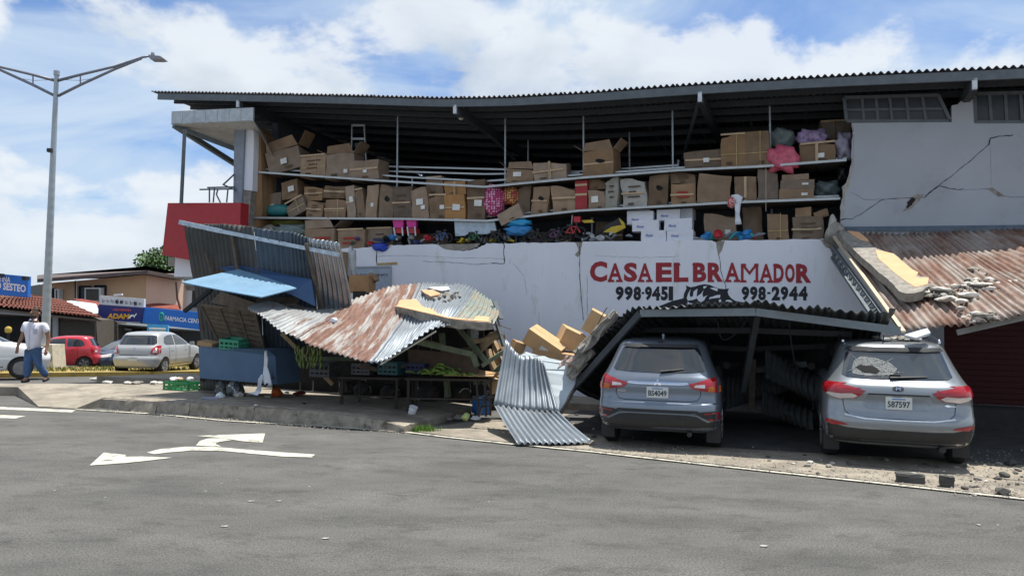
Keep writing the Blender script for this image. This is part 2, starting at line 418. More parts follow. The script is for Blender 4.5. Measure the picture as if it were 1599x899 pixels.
for a in ([(560, 640), (637, 650)], [(612, 644), (672, 655)], [(640, 630), (705, 640)], [(500, 636), (596, 622)], [(380, 628), (470, 614)]):
    gstrip('joint', [(x, y) for x, y in a], 0.018, .236 if a[0][0] < 505 else .19, joint_m, side)
for nm, P in (('arrow_stem', [(492, 709), (487, 713.5), (440, 712), (385, 707), (350, 703.5), (300, 702.5), (262, 706), (240, 708.5), (229, 706), (250, 700.5), (290, 697), (335, 697), (380, 701), (440, 705.5)]),
              ('arrow_branch', [(337, 696.6), (306, 695), (312, 688), (325, 684), (345, 683.5), (362, 686.5), (343, 689), (336, 692.5), (346, 696.6)]),
              ('arrow_head', [(307, 680), (414, 676), (410, 690.5), (380, 688.5), (345, 683)]),
              ('arrow_head', [(140, 726), (162, 706), (196, 709.5), (196, 712.5), (225, 712), (270, 714), (200, 722)])):
    gpoly(nm, P, .008, white_paint, None, 'structure')
gpoly('stop_line', [(-60, 632), (118, 640), (112, 643.5), (-60, 636)], .007, dirty_line, None, 'structure')
gpoly('stop_line', [(-60, 645), (40, 649), (24, 653), (-60, 650)], .007, dirty_line, None, 'structure')

# side street: median with painted kerb and dry grass
yel = mat('kerb_yellow', (0.30, 0.22, 0.06), 0.8, var=0.3, scale=4, rust2=((0.28, 0.22, 0.1), 3, .5, .7))
ps = [GG(x, y, .14) for x, y in ((-70, 574.5), (330, 570.5), (330, 579), (-70, 583))]
med = obj('median', slabdir(ps, Vector((0, 0, -.4))), yel, kind='structure')
grassm = mat('dry_grass', (0.12, 0.13, 0.035), 0.9, var=0.4, scale=1.5)
bm = bmesh.new()
for k in range(2600):
    u, w_ = random.random(), random.random()
    p = ps[0].lerp(ps[1], u).lerp(ps[3].lerp(ps[2], u), w_*.86); a = random.uniform(0, 6.28); h = random.uniform(.03, .11)
    s = Vector((math.cos(a), math.sin(a), 0))*.02
    bm.faces.new([bm.verts.new(p+s), bm.verts.new(p-s), bm.verts.new(p+Vector((random.uniform(-.06, .06), random.uniform(-.06, .06), h)))])
obj('grass', bm, grassm, kind='stuff', label='dry yellowish grass on the median strip', cat='grass')
# green tuft where the pavement ends
gm2 = mat('green_grass', (0.11, 0.22, 0.03), 0.7, var=0.5, scale=9)
bm = bmesh.new()
c0 = G(660, 672, 0.012)
for k in range(420):
    p = c0+Vector((random.gauss(0, .12), random.gauss(0, .05), 0)); a = random.uniform(0, 6.28); h = random.uniform(.04, .12)
    s = Vector((math.cos(a), math.sin(a), 0))*.006; lean = Vector((random.uniform(-.06, .06), random.uniform(-.06, .06), h))
    bm.faces.new([bm.verts.new(p+s), bm.verts.new(p-s), bm.verts.new(p+lean)])
obj('grass_tuft', bm, gm2, kind='stuff', label='small green grass tuft at the broken end of the pavement', cat='grass')
# ------------------------------------------------------------------ the damaged shop
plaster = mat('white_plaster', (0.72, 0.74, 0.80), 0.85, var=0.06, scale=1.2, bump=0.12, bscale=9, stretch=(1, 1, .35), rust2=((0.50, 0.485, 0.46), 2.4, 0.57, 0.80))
plaster_g = mat('aged_shaded_plaster', (0.36, 0.385, 0.42), 0.9, var=0.07, scale=0.9, bump=0.1, bscale=7, rust2=((0.29, 0.31, 0.335), 1.0, 0.55, 0.75))  # aged plaster, greyed further to paint in the eave's shade
rawconc = mat('broken_concrete', (0.27, 0.25, 0.22), 0.95, var=0.4, scale=9, bump=1.0, bscale=30)
greyband = mat('flashing_grey', (0.10, 0.13, 0.17), 0.7, var=0.25)
steel = mat('galvanised_steel', (0.34, 0.38, 0.41), 0.5, 0.4, var=0.15)
steel_d = mat('grey_painted_steel', (0.115, 0.135, 0.15), 0.6, 0.15, var=0.2)
steel_w = mat('pale_bracket', (0.58, 0.62, 0.66), 0.6)
dark_sheet = mat('dark_roof_sheet', (0.085, 0.08, 0.09), 0.65, 0.2, var=0.25)
purl_m = mat('dark_purlin', (0.055, 0.062, 0.07), 0.7, 0.1)
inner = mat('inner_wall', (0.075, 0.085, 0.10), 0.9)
soffit = mat('soffit', (0.55, 0.55, 0.53), 0.85)
redp = mat('red_panel', (0.36, 0.022, 0.03), 0.5, var=0.1)
tanm = mat('tan_plywood', (0.28, 0.17, 0.085), 0.85, var=0.25, stretch=(1, 1, .2), scale=5)
darkm = mat('crack_dark', (0.02, 0.02, 0.022), 1.0, var=0.1)
blackpaint = mat('black_paint', (0.012, 0.014, 0.02), 0.6, var=0.2)
redpaint = mat('sign_red_paint', (0.30, 0.02, 0.03), 0.6, var=0.12)
glass_d = mat('dark_window', (0.035, 0.042, 0.05), 0.35, spec=0.4)
UL = UZ(395, 300)[0]; UR = 9.0
WT = 3.57                                            # top of the lower wall
shop = thing('shop_building', 'white two storey shop with fallen upper front wall exposing stacked cartons', 'building', FW(-5, 0, 0))
# lower wall with a broken upper edge
rn = random.Random(3)
u0 = UZ(545, 420)[0]
pts = []
edge = [(1320, 373), (1305, 371), (1280, 373), (1200, 374.5), (1128, 375.5), (1120, 380), (1112, 375), (1000, 376.5), (910, 377), (905, 384), (898, 378), (800, 379.5), (760, 380), (745, 388), (720, 392), (690, 386), (683, 381), (640, 382), (610, 383), (600, 388), (585, 385), (550, 388), (500, 388), (395, 388)]
for a, b_ in zip(edge, edge[1:]):
    for k in range(6):
        x = a[0]+(b_[0]-a[0])*k/6; y = a[1]+(b_[1]-a[1])*k/6
        pts.append(A(x, y+rn.uniform(-.9, .9), 0))
_a, _b, _c, _d = UZ(445, 500)[0], UZ(772, 500)[0], UZ(925, 500)[0], UZ(1338, 500)[0]
OPEN = [(_a, -.6), (_a, 1.62), (_b, 1.62), (_b, -.6), (_c, -.6), (_c, 1.95), (_d, 1.95), (_d, -.6)]   # open shop fronts
loop = pts + [FW(UL, 0, 3.6), FW(UL, 0, -.6)] + [FW(u_, 0, z_) for u_, z_ in OPEN] + [FW(UR, 0, -.6), FW(UR, 0, WT)]
lower_wall = obj('wall', prism(loop, [p+NV*.2 for p in loop]), plaster, shop, label='white lower wall with painted shop name')
# exposed patches where plaster broke off
def patch(pts, v=0.004, ma=rawconc, parent=lower_wall, name='plaster_break', th=.02):
    q = []
    for i, a in enumerate(pts):
        b_ = pts[(i+1) % len(pts)]
        for k in range(3): q.append((a[0]+(b_[0]-a[0])*k/3+rn.uniform(-.8, .8), a[1]+(b_[1]-a[1])*k/3+rn.uniform(-.6, .6)))
    return obj(name, prism_px(q, v, th), ma, parent)
patch([(683, 382), (750, 380), (745, 386), (728, 391), (705, 391), (692, 388)])
patch([(590, 386), (612, 384), (604, 389)])
patch([(1117, 377), (1132, 376), (1128, 386), (1124, 396), (1123, 404), (1121, 394), (1119, 386)])
patch([(898, 378), (909, 378), (907, 394), (903, 402), (898, 398), (904, 390)])
patch([(1280, 374), (1312, 372), (1312, 384), (1300, 396), (1296, 388), (1290, 386)])
def crack(pts, w=1.0, v=0.005, ma=darkm, parent=lower_wall, name='crack'):
    bm = bmesh.new(); pr = None; fine = []
    for a, b_ in zip(pts, pts[1:]):
        n_ = max(2, int(math.hypot(b_[0]-a[0], b_[1]-a[1])/5))
        for k in range(n_): fine.append((a[0]+(b_[0]-a[0])*k/n_+rn.uniform(-.7, .7), a[1]+(b_[1]-a[1])*k/n_+rn.uniform(-.7, .7)))
    fine.append(pts[-1])
    for i, (x, y) in enumerate(fine):
        p = A(x, y, v); q = fine[min(i+1, len(fine)-1)]; o = fine[max(i-1, 0)]
        d = (A(q[0], q[1], v)-A(o[0], o[1], v))
        d = d.normalized() if d.length > 1e-6 else TV
        s = d.cross(NV).normalized()*(w*.0068*rn.uniform(.5, 1.3)); cur = (bm.verts.new(p+s), bm.verts.new(p-s))
        if pr: bm.faces.new((pr[0], pr[1], cur[1], cur[0]))
        pr = cur
    return obj(name, bm, ma, parent)
crack([(787, 380), (787, 412), (768, 411)], 1.6); crack([(588, 392), (588, 411)], 1.8); crack([(618, 411), (588, 411)], 1.6)
crack([(768, 411), (740, 413), (700, 409), (660, 408)], .6); crack([(905, 402), (905, 440), (911, 500)], .5); crack([(917, 430), (917, 493)], .5)
crack([(1123, 400), (1126, 425), (1133, 445), (1134, 470)], .8); crack([(800, 410), (818, 430), (823, 460)], .4); crack([(842, 487), (842, 510)], .4); crack([(588, 400), (640, 399), (700, 402), (790, 404)], .35)
crack([(930, 399), (1000, 402), (1060, 400)], .3)
# name and numbers
def wall_text(s, x0, yb0, x1, yb1, hpx, ma, bold=.03, space=1.0, v=0.006):
    p0, p1 = A(x0, yb0, v), A(x1, yb1, v); xd = (p1-p0); w_ = xd.length; xd.normalize()
    h_ = (A(x0, yb0-hpx, v)-p0).length
    lettering(s, p0, xd, UP, w_, h_, ma, lower_wall, bold=bold, space=space)
    return p0, xd, w_, h_
def serif_word(words, ma):
    """block letters with slab serifs"""
    for s, x0, x1, yb, hp in words:
        p0, xd, w_, h_ = wall_text(s, x0, yb[0], x1, yb[1], hp, ma, bold=.045 if s not in 'MA' else (0.0 if s == 'M' else .022))
serif_word([('C', 921, 948, (440, 440), 32), ('A', 949, 972, (440, 440), 29), ('S', 974, 995, (440, 440), 30), ('A', 996, 1018, (440, 440), 29), ('E', 1024, 1049, (440, 440), 30), ('L', 1052, 1075, (440, 440), 30),
            ('B', 1082, 1103, (440, 440), 30), ('R', 1105, 1129, (440, 440), 30), ('A', 1132, 1155, (440, 440), 30), ('M', 1157, 1184, (440.5, 440.5), 29), ('A', 1186, 1207, (441, 441), 29), ('D', 1208, 1224, (441, 441), 29), ('O', 1226, 1241, (441, 441), 29), ('R', 1243, 1267, (441.5, 441.5), 29)], redpaint)
for x, w_, y in [(954, 11, 440), (967, 11, 440), (1001, 11, 440), (1014, 11, 440), (1029, 10, 440), (1057, 10, 440), (1087, 10, 440), (1110, 11, 440), (1137, 11, 440), (1151, 11, 440), (1161, 10, 440.5), (1181, 9, 440.5), (1190, 9, 441), (1203, 10, 441), (1212, 9, 441), (1248, 10, 441.5),
                 (1029, 10, 414), (1057, 11, 414), (1086, 10, 414), (1110, 10, 414), (1161, 9, 415), (1181, 8, 415), (1211, 8, 415), (1247, 9, 415)]:
    obj('serif', flatpoly([A(x-w_/2, y+.3, .0085), A(x+w_/2, y+.3, .0085), A(x+w_/2-1, y-3.4, .0085), A(x-w_/2+1, y-3.4, .0085)]), redpaint, lower_wall)
for s, x0, x1 in (('9', 961, 974), ('9', 975, 988), ('8', 989, 1001), ('-', 1002, 1006), ('9', 1007, 1018), ('4', 1018, 1031), ('5', 1032, 1043), ('1', 1044, 1051),
                  ('9', 1158, 1170), ('9', 1171, 1183), ('8', 1184, 1196), ('-', 1198, 1203), ('2', 1205, 1218), ('9', 1219, 1231), ('4', 1232, 1246), ('4', 1247, 1261)):
    if s == '-': wall_text(s, x0, 459, x1, 459, 3.2, blackpaint, .04)
    else: wall_text(s, x0, 469, x1, 469, 22, blackpaint, .055)
# animal head emblem (black with white markings), pixels from the photograph
ex = lambda x, y: (1050+x/12.3, 420+y/12.3)
obj('emblem', flatpoly([A(*ex(x, y), .006) for x, y in [(-330, 740), (0, 610), (210, 560), (225, 470), (270, 370), (258, 312), (345, 348), (430, 335), (520, 305), (620, 290), (720, 305), (800, 340), (900, 375), (1010, 385), (1085, 370), (1060, 440), (1080, 500), (1130, 560), (1210, 610), (1380, 640), (1450, 760), (700, 780), (0, 760)]]), blackpaint, lower_wall)
for P in ([(350, 385), (300, 470), (275, 560), (295, 605), (400, 590), (470, 560), (500, 610), (550, 635), (610, 600), (640, 540), (675, 500), (590, 540), (575, 480), (600, 400), (550, 470), (465, 530), (480, 375), (405, 430), (395, 520), (345, 540), (330, 480)],
          [(590, 335), (665, 322), (640, 360), (600, 378)], [(720, 365), (800, 355), (875, 375), (860, 425), (790, 400)], [(700, 590), (720, 540), (770, 530), (830, 505), (920, 490), (915, 550), (870, 550), (800, 560), (740, 565)],
          [(890, 590), (930, 580), (940, 625), (900, 640)], [(1010, 625), (1040, 595), (1100, 590), (1155, 625), (1110, 650), (1070, 620)], [(285, 620), (330, 650), (410, 665), (340, 675), (260, 670), (300, 655)]):
    obj('emblem_marking', flatpoly([A(*ex(x, y), .0085) for x, y in P]), plaster, lower_wall)
# shop panel beside the stalls with faded sign lettering
panel_m = mat('blue_grey_sign', (0.34, 0.40, 0.48), 0.7); txtg = mat('sign_dark_text', (0.05, 0.06, 0.09), 0.7)
pn = obj('sign_panel', prism_px([(553, 419), (609.5, 418), (609, 452), (553, 452)], .03, .026), panel_m, shop, label='blue grey wall panel lettered in dark capitals')
wall_text_p = lambda s, x0, x1, yb, h, v: lettering(s, A(x0, yb, v), TV, UP, (A(x1, yb, v)-A(x0, yb, v)).dot(TV), (A(x0, yb-h, v)-A(x0, yb, v)).z, txtg, pn, bold=.02)
wall_text_p('JARDERINO', 551, 606, 432.5, 4.8, .033)
pn2 = obj('sign_panel', prism_px([(553, 456), (609, 454), (609, 485), (553, 485)], .03, .026), panel_m, shop)
wall_text_p('OU', 574, 588, 459, 5.5, .033)
fr = bmesh.new()
for (x0, y0, x1, y1) in ((553, 417, 610, 416), (553, 454, 609, 453), (610, 416, 609.5, 486)): bar(fr, A(x0, y0, .03), A(x1, y1, .03), .035, .035)
obj('panel_frame', fr, plaster_g, shop)
obj('lintel', prism_px([(588, 411), (620, 409), (620, 413), (588, 414)], .012, .05), mat('yellow_wood', (0.42, .3, .12), .8), lower_wall)

# upper floor slab and dark interior
fl = bmesh.new(); box(fl, FW((UL+UR)/2, -4.9, 3.44), UR-UL-.02, 9.3, .18, FR); obj('upper_floor', fl, rawconc, shop)
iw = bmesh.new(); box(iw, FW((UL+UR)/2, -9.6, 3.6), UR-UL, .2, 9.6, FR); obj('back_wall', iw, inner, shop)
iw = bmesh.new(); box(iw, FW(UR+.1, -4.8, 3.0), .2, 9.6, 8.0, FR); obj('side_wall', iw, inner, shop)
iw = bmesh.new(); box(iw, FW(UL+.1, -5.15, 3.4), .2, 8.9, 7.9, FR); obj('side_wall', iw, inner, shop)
obj('corner_board', prism_px([(397, 196), (407, 208), (410, 330), (404, 354), (388, 360), (389, 300)], -.15, .55), tanm, shop, label='tan inner face of the torn corner wall')
obj('corner_post', prism_px([(366, 192), (382, 192), (377, 318), (364, 318)], .12, .25), mat('grey_column', (.25, .28, .33), .8), shop)
obj('corner_wall', prism_px([(383, 196), (396, 204), (396.5, 220), (394, 298), (377, 296)], .05, .2), plaster, shop)
obj('corner_wall', prism_px([(377, 296.5), (392, 298.5), (389, 356), (384, 420), (374, 420)], .05, .2), rawconc, shop, label='bare broken concrete of the corner column')
# upper wall left standing on the right, jagged broken edge
ue = [(1330, 192), (1333, 203), (1331, 216), (1329, 236), (1331, 252), (1326, 270), (1322, 286), (1315, 291), (1317, 305), (1313, 322), (1313, 342), (1312, 356)]
je = []
for a, b_ in zip(ue, ue[1:]):
    for k in range(3): je.append((a[0]+(b_[0]-a[0])*k/3+rn.uniform(-1, 1), a[1]+(b_[1]-a[1])*k/3))
ol = [(1486, 191)] + [(1486, 165), (1496, 163), (1500, 158), (1521, 155), (1521, 192)]
lp = [A(x, y, .02) for x, y in je] + [A(1312, 380, .02), A(1900, 380, .02), A(1900, 196, .02)] + [A(x, y, .02) for x, y in ol[::-1]]
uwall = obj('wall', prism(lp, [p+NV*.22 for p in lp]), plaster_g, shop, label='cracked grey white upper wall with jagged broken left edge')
patch([(1330, 192), (1333, 215), (1331, 250), (1322, 286), (1316, 291), (1313, 340), (1318, 338), (1320, 300), (1326, 288), (1334, 250)], .024, mat('broken_edge', (.36, .33, .29), .95, var=.3, scale=14, bump=.6), uwall)
patch([(1410, 330), (1422, 308), (1432, 303), (1442, 304), (1436, 312), (1424, 325)], .026, rawconc, uwall)
patch([(1417, 316), (1424, 308), (1430, 310), (1424, 320), (1416, 326)], .03, darkm, uwall, 'hole')
patch([(1541, 294), (1549, 293), (1570, 306), (1560, 307)], .026, rawconc, uwall)
for p, w_ in (([(1312, 342), (1332, 341), (1360, 324), (1378, 311), (1420, 309), (1444, 308), (1463, 291), (1490, 272), (1545, 225)], 1.2), ([(1330, 300), (1350, 312), (1378, 311)], .6), ([(1445, 307), (1452, 300), (1467, 290), (1480, 294), (1500, 296), (1505, 295)], 1.4), ([(1544, 226), (1546, 216), (1560, 213), (1582, 211)], 2.0), ([(1505, 296), (1545, 295)], .5), ([(1570, 307), (1640, 308)], .6), ([(1546, 216), (1548, 290)], .3)):
    crack(p, w_*.6, .026, darkm, uwall)
fb = obj('flashing', prism_px([(1314, 354), (1600, 351), (1900, 349), (1900, 360), (1600, 361.5), (1314, 361)], .05, .05), greyband, shop)
def window_row(pts, mull, v=-.03):
    g = obj('window', prism_px(pts, v, .03), glass_d, shop); f = bmesh.new(); n_ = len(pts)
    for i in range(n_): bar(f, A(*pts[i], v+.02), A(*pts[(i+1) % n_], v+.02), .06, .06)
    for x0, y0, x1, y1, w_ in mull: bar(f, A(x0, y0, v+.02), A(x1, y1, v+.02), w_, .05)
    obj('window_frame', f, mat('louvre_frame', (.10, .115, .13), .6), g); return g
window_row([(1318, 153), (1465, 149), (1484, 189.5), (1322, 189.5)], [(1389, 151, 1393, 190, .06), (1346, 152, 1349, 190, .025), (1368, 152, 1371, 190, .025), (1415, 151, 1419, 190, .025), (1440, 150, 1446, 190, .025), (1320, 172, 1475, 170, .02)])
window_row([(1521.5, 147), (1720, 142), (1720, 190), (1523, 191.5)], [(1593, 146, 1596, 190, .06), (1545, 147, 1548, 190, .025), (1570, 147, 1572, 190, .025)])
# dark red shop front under the rusty canopy, on a raised plinth
redshut = mat('dark_red_shutter', (0.055, 0.006, 0.007), 0.7, var=0.2)
a_, b_ = UZ(1474, 600)[0], UR
pl = bmesh.new(); box(pl, FW((a_+b_)/2, .35, .19), b_-a_, .7, .4, FR); obj('plinth', pl, mat('dark_plinth', (.05, .05, .05), .9), shop)
sh = obj('shutter', bmesh.new(), redshut, shop)
bb = bmesh.new(); box(bb, FW((a_+b_)/2, .015, 1.85), b_-a_, .03, 2.9, FR); bb.to_mesh(sh.data)
for k in range(26):
    q = bmesh.new(); box(q, FW((a_+b_)/2, .045, .46+k*.105), b_-a_, .03, .085, FR); obj('slat', q, redshut, sh)
pi = bmesh.new(); box(pi, FW(a_-.14, .1, 1.7), .24, .22, 3.3, FR); obj('pillar', pi, plaster_g, shop)

# ---- roof
VE = 0.85                                            # eave stands 0.85 m out from the wall
reave = [(236, 141.5), (420, 144.5), (560, 147.5), (690, 151), (790, 149), (900, 143), (1100, 128), (1300, 116), (1599, 101.5), (1900, 87)]
EP = [A(x, y+1.5, VE) for x, y in reave]
def eave_z(u):
    for p, q in zip(EP, EP[1:]):
        a, b_ = p.dot(TV), q.dot(TV)
        if u <= b_ or q is EP[-1]: return p.z+(q.z-p.z)*(u-a)/(b_-a)
DROP = 0.25
def roof_pt(u, v): return FW(u, v, eave_z(u)-DROP*(VE-v)/(VE+9.7))
roof = obj('roof', bmesh.new(), steel_d, shop)
u_a, u_b = EP[0].dot(TV), UR+.6
ns = 22
for k in range(ns):
    s0, s1 = u_a+(u_b-u_a)*k/ns, u_a+(u_b-u_a)*(k+1)/ns+.04
    grid = [[roof_pt(s0+(s1-s0)*i/2, v)+UP*(.004*(k % 2)) for i in range(3)] for v in (VE, -4, -9.7)]
    sheet('roof_sheet', grid, dark_sheet, roof, pitch=.125, amp=.028, nv=3)
fz = bmesh.new()
for k in range(40):                                  # C-channel fascia following the sag
    p, q = u_a+.22+(u_b-u_a-.22)*k/40, u_a+.22+(u_b-u_a-.22)*(k+1)/40
    bar(fz, roof_pt(p, VE-.05)-UP*.125, roof_pt(q, VE-.05)-UP*.125, .05, .17)
fz.to_mesh(roof.data); fz.free()
for v in (.3, -.3, -.9, -1.5, -2.4, -3.4, -4.5, -5.7, -7.0, -8.4):
    q = bmesh.new()
    for k in range(20):
        a, b_ = u_a+.3+(u_b-u_a-.3)*k/20, u_a+.3+(u_b-u_a-.3)*(k+1)/20
        bar(q, roof_pt(a, v)-UP*.11, roof_pt(b_, v)-UP*.11, .05, .13)
    obj('purlin', q, purl_m, roof)
for x in (372, 711, 1093, 1522, 1800):               # rafters with pale end brackets under the eave
    u = A(x, 150, .8).dot(TV); q = bmesh.new(); bar(q, roof_pt(u, .7)-UP*.27, roof_pt(u, -9.4)-UP*.27, .12, .2); obj('rafter', q, purl_m, roof)
    q = bmesh.new(); box(q, roof_pt(u, .8)-UP*.27, .08, .05, .2, FR); obj('bracket', q, steel_w, roof)
for x, y0, v in ((621, 168, -.4), (789, 165, -.4), (911, 150, -.4), (1050, 158, -.4), (1202, 150, -.45), (825, 190, -2.5), (983, 165, -2.0)):
    u = A(x, 200, v).dot(TV); q = bmesh.new(); bar(q, FW(u, v, roof_pt(u, v).z-.15), FW(u+.02, v, 4.9), .035, .035); obj('hanger', q, steel, roof)
for (x0, y0, x1, y1, v0, v1) in ((718, 165, 804, 250, .6, -3.0), (978, 165, 992, 196, -1.0, -2), (1093, 150, 1066, 250, 0.5, -3)):
    q = bmesh.new(); bar(q, A(x0, y0, v0), A(x1, y1, v1), .06, .06); obj('brace', q, steel_d, roof)
q = bmesh.new(); c = A(720, 188, .4); lathe(q, [(0, 0), (.05, .02), (.07, .07), (.07, .13), (.035, .17), (.03, .3)], c, 12); obj('lamp_globe', q, mat('bulb', (.5, .48, .4), .4), roof)
# ---- left canopy, sign box and terrace
fp = [(268, 173, 1.7), (396, 167.5, 1.3)]
p0, p1 = A(268, 174, .95), A(396, 168, .75); d = (p1-p0); hh = .36
can = obj('canopy', prism([p0-UP*hh, p1-UP*hh, FW(UL+.3, -1.6, 5.15), FW(UL-2.2, -6.6, 5.3), p0+NV*5-TV*.0-UP*(hh+.25)], [p0-UP*hh+UP*.02, p1-UP*hh+UP*.02, FW(UL+.3, -1.6, 5.17), FW(UL-2.2, -6.6, 5.32), p0+NV*5-UP*(hh+.23)]), soffit, shop)
cm = mat('canopy_sheet', (.42, .45, .48), .5, .3)
for k in range(7):
    a, b_ = p0+d*(k/7), p0+d*((k+.975)/7); obj('fascia_panel', prism([a, b_, b_-UP*hh, a-UP*hh], [x+NV*.05 for x in (a, b_, b_-UP*hh, a-UP*hh)]), cm, can)
q = bmesh.new(); bar(q, p0-UP*hh+NV*.1, FW(UL-2.2, -6.6, 5.25), .12, .14); bar(q, p0-UP*(hh+.02)+NV*.12, A(386, 240, -.5), .1, .12); obj('canopy_beam', q, steel_d, can)
q = bmesh.new(); tube(q, [A(288.5, 203, 1.2), A(283, 318, 1.2)], .05); obj('canopy_post', q, steel_d, can)
obj('sign_box', prism_px([(262, 317), (376, 316.5), (373, 420), (253, 398)], 1.0, .3), redp, shop, label='blank red sign box at the shop corner')
obj('terrace_wall', prism_px([(274, 394), (376, 396), (376, 432), (272, 432)], .65, .3), plaster, shop)
tf = bmesh.new(); box(tf, FW(UL-1.3, -2.6, 3.35), 2.6, 6, .25, FR); obj('terrace_floor', tf, rawconc, shop)
tf = bmesh.new(); box(tf, FW(UL-.9, -3.0, 1.6), 1.6, 5, 3.2, FR); obj('terrace_base', tf, plaster_g, shop)
# upturned metal table frame on the terrace
tb = thing('metal_table_frame', 'upturned thin metal table frame behind the red sign box', 'table', A(345, 318, .2))
for nm, L_ in (('rail', [(312, 296, 366, 295), (324, 293, 366, 292)]), ('leg', [(327, 293, 327, 316)]), ('leg', [(335, 294, 333, 316)]), ('leg', [(356, 294, 354, 316)]), ('leg', [(349, 288, 366, 272)]), ('brace', [(340, 296, 338, 304), (338, 304, 344, 316)]), ('rail', [(348, 288, 368, 297)])):
    q = bmesh.new()
    for x0, y0, x1, y1 in L_: tube(q, [A(x0, y0, .2), A(x1, y1, .2)], .022, 6)
    obj(nm, q, steel_d, tb)
# ------------------------------------------------------------------ collapsed market stalls
galv = mat('galvanised_sheet', (0.23, 0.262, 0.295), 0.45, 0.35, var=0.14, scale=2.5, rust2=((0.17, 0.19, 0.21), 1.4, 0.5, 0.7))
galv_rust = mat('rusty_galvanised_sheet', (0.30, 0.315, 0.32), 0.5, 0.25, var=0.12, scale=3, rust=(0.19, 0.11, 0.082), rustt=(0.53, 0.62), rscale=2.4, uv=True, stretch=(1.6, .3, 1))
galv_rusty = mat('very_rusty_sheet', (0.31, 0.305, 0.295), 0.55, 0.2, var=0.15, scale=3, rust=(0.185, 0.105, 0.08), rustt=(0.42, 0.52), rscale=2.6, uv=True, stretch=(2.2, .28, 1))
galv_dull = mat('dull_old_sheet', (0.085, 0.088, 0.088), 0.65, 0.2, var=0.25, scale=2.0, rust=(0.13, 0.07, 0.045), rustt=(0.58, 0.68), rscale=1.6)
galv_blue = mat('bluish_sheet', (0.085, 0.115, 0.15), 0.55, 0.3, var=0.2, scale=2.0)
galv_new = mat('shiny_sheet', (0.36, 0.39, 0.41), 0.25, 0.8, var=0.15, scale=2.0)
bluep = mat('light_blue_paint', (0.13, 0.245, 0.365), 0.6, var=0.15, scale=3, rust2=((0.17, 0.28, .38), 4, .5, .75))
blued = mat('dark_blue_paint', (0.035, 0.085, 0.19), 0.5, var=0.12, scale=3)
blueg = mat('blue_grey_board', (0.085, 0.15, 0.245), 0.65, var=0.12, scale=2)
wood = mat('weathered_wood', (0.33, 0.235, 0.14), 0.85, var=0.3, scale=6, stretch=(1, 1, .25))
wood_d = mat('dark_old_wood', (0.115, 0.092, 0.07), 0.9, var=0.35, scale=7)
wood_g = mat('green_painted_wood', (0.13, 0.155, 0.10), 0.8, var=0.3, scale=7)
peach = mat('peach_paint', (0.64, 0.36, 0.20), 0.85, var=0.07, scale=5)
whitecloth = mat('white_cloth', (0.66, 0.69, 0.75), 0.85, var=0.08)
plasticbag = mat('white_plastic', (0.75, 0.78, 0.82), 0.35, var=0.08)
greenc = mat('green_plastic', (0.02, 0.19, 0.065), 0.4, var=0.12)
tealc = mat('teal_green_plastic', (0.05, 0.29, 0.18), 0.45, var=0.12)
black = mat('black_plastic', (0.012, 0.013, 0.015), 0.4)
bluepl = mat('blue_plastic', (0.03, 0.16, 0.48), 0.4)
cardb = mat('cardboard', (0.40, 0.26, 0.14), 0.85, var=0.13, scale=5)
greenleaf = mat('plantain_green', (0.13, 0.22, 0.035), 0.45, var=0.35, scale=9)
bananag = mat('green_banana', (0.11, 0.16, 0.03), 0.45, var=0.3, scale=9)

# tall leaning kiosk of corrugated sheets
kiosk = thing('metal_kiosk', 'tall leaning kiosk of corrugated metal sheets with blue folded awning', 'kiosk', G(380, 612, .2))
KT = [(287, 349, 4.3), (345, 350, 4.3), (396, 355, 4.25), (455, 363, 4.1), (482, 372, 3.95), (530, 379, 3.7)]
KB = [(322, 600, 3.4), (372, 602, 3.4), (415, 604, 3.3), (462, 560, 3.1), (498, 520, 3.0), (556, 520, 2.9)]
for i, ma in enumerate((galv_dull, galv_dull, galv_blue, galv_blue, galv_new)):
    o_ = UP*(.012*(i % 2)) - NV*(.012*(i % 2))
    a, b_ = A(*KT[i])+o_, A(*KT[i+1])+o_; c, d = A(*KB[i])+o_, A(*KB[i+1])+o_
    grid = [[a, a.lerp(b_, .5), b_], [a.lerp(c, .5)+NV*.05, (a+b_+c+d)/4+NV*.04, b_.lerp(d, .5)+NV*.05], [c, c.lerp(d, .5), d]]
    sheet('wall_sheet', grid, ma, kiosk, pitch=.105, amp=.024, nv=14, dent=.04)
q = bmesh.new(); bar(q, A(281, 347, 4.42), A(345, 361, 4.38), .07, .09); bar(q, A(345, 361, 4.38), A(530, 398, 3.75), .07, .08); obj('top_rail', q, mat('blue_white_rail', (.42, .5, .58), .5, .3, var=.3, scale=12), kiosk)
q = bmesh.new(); bar(q, A(478, 380, 4.0), A(502, 482, 3.45), .06, .05); obj('wooden_post', q, wood_d, kiosk)
q = bmesh.new(); bar(q, A(362, 364, 4.32), A(372, 430, 4.1), .05, .05); obj('wooden_post', q, wood_d, kiosk)
q = bmesh.new(); bar(q, A(320, 395, 4.25), A(330, 425, 4.15), .08, .03); obj('rust_strap', q, wood_d, kiosk)
# awning: pale blue sheet propped out, darker blue sheet behind it
aw = [A(283, 440, 5.3), A(408, 463.5, 5.1), A(463, 449.5, 4.2), A(372, 420, 4.15)]
obj('awning', slabdir([aw[0], aw[0].lerp(aw[1], .5)-UP*.01, aw[1], aw[2], aw[2].lerp(aw[3], .5)+UP*.015, aw[3]], Vector((0, 0, -.02))), bluep, kiosk, label='light blue flat awning sheet')
obj('awning_flap', slabdir([A(340, 418, 4.12), A(372, 413, 4.1), A(486, 436, 3.75), A(492, 478, 3.85), A(455, 460, 4.1)], NV*.02), blued, kiosk, label='dark blue sheet behind the awning')
q = bmesh.new(); bar(q, A(288, 486, 4.8), A(330, 452, 4.7), .07, .07); obj('awning_strut', q, blackpaint, kiosk)
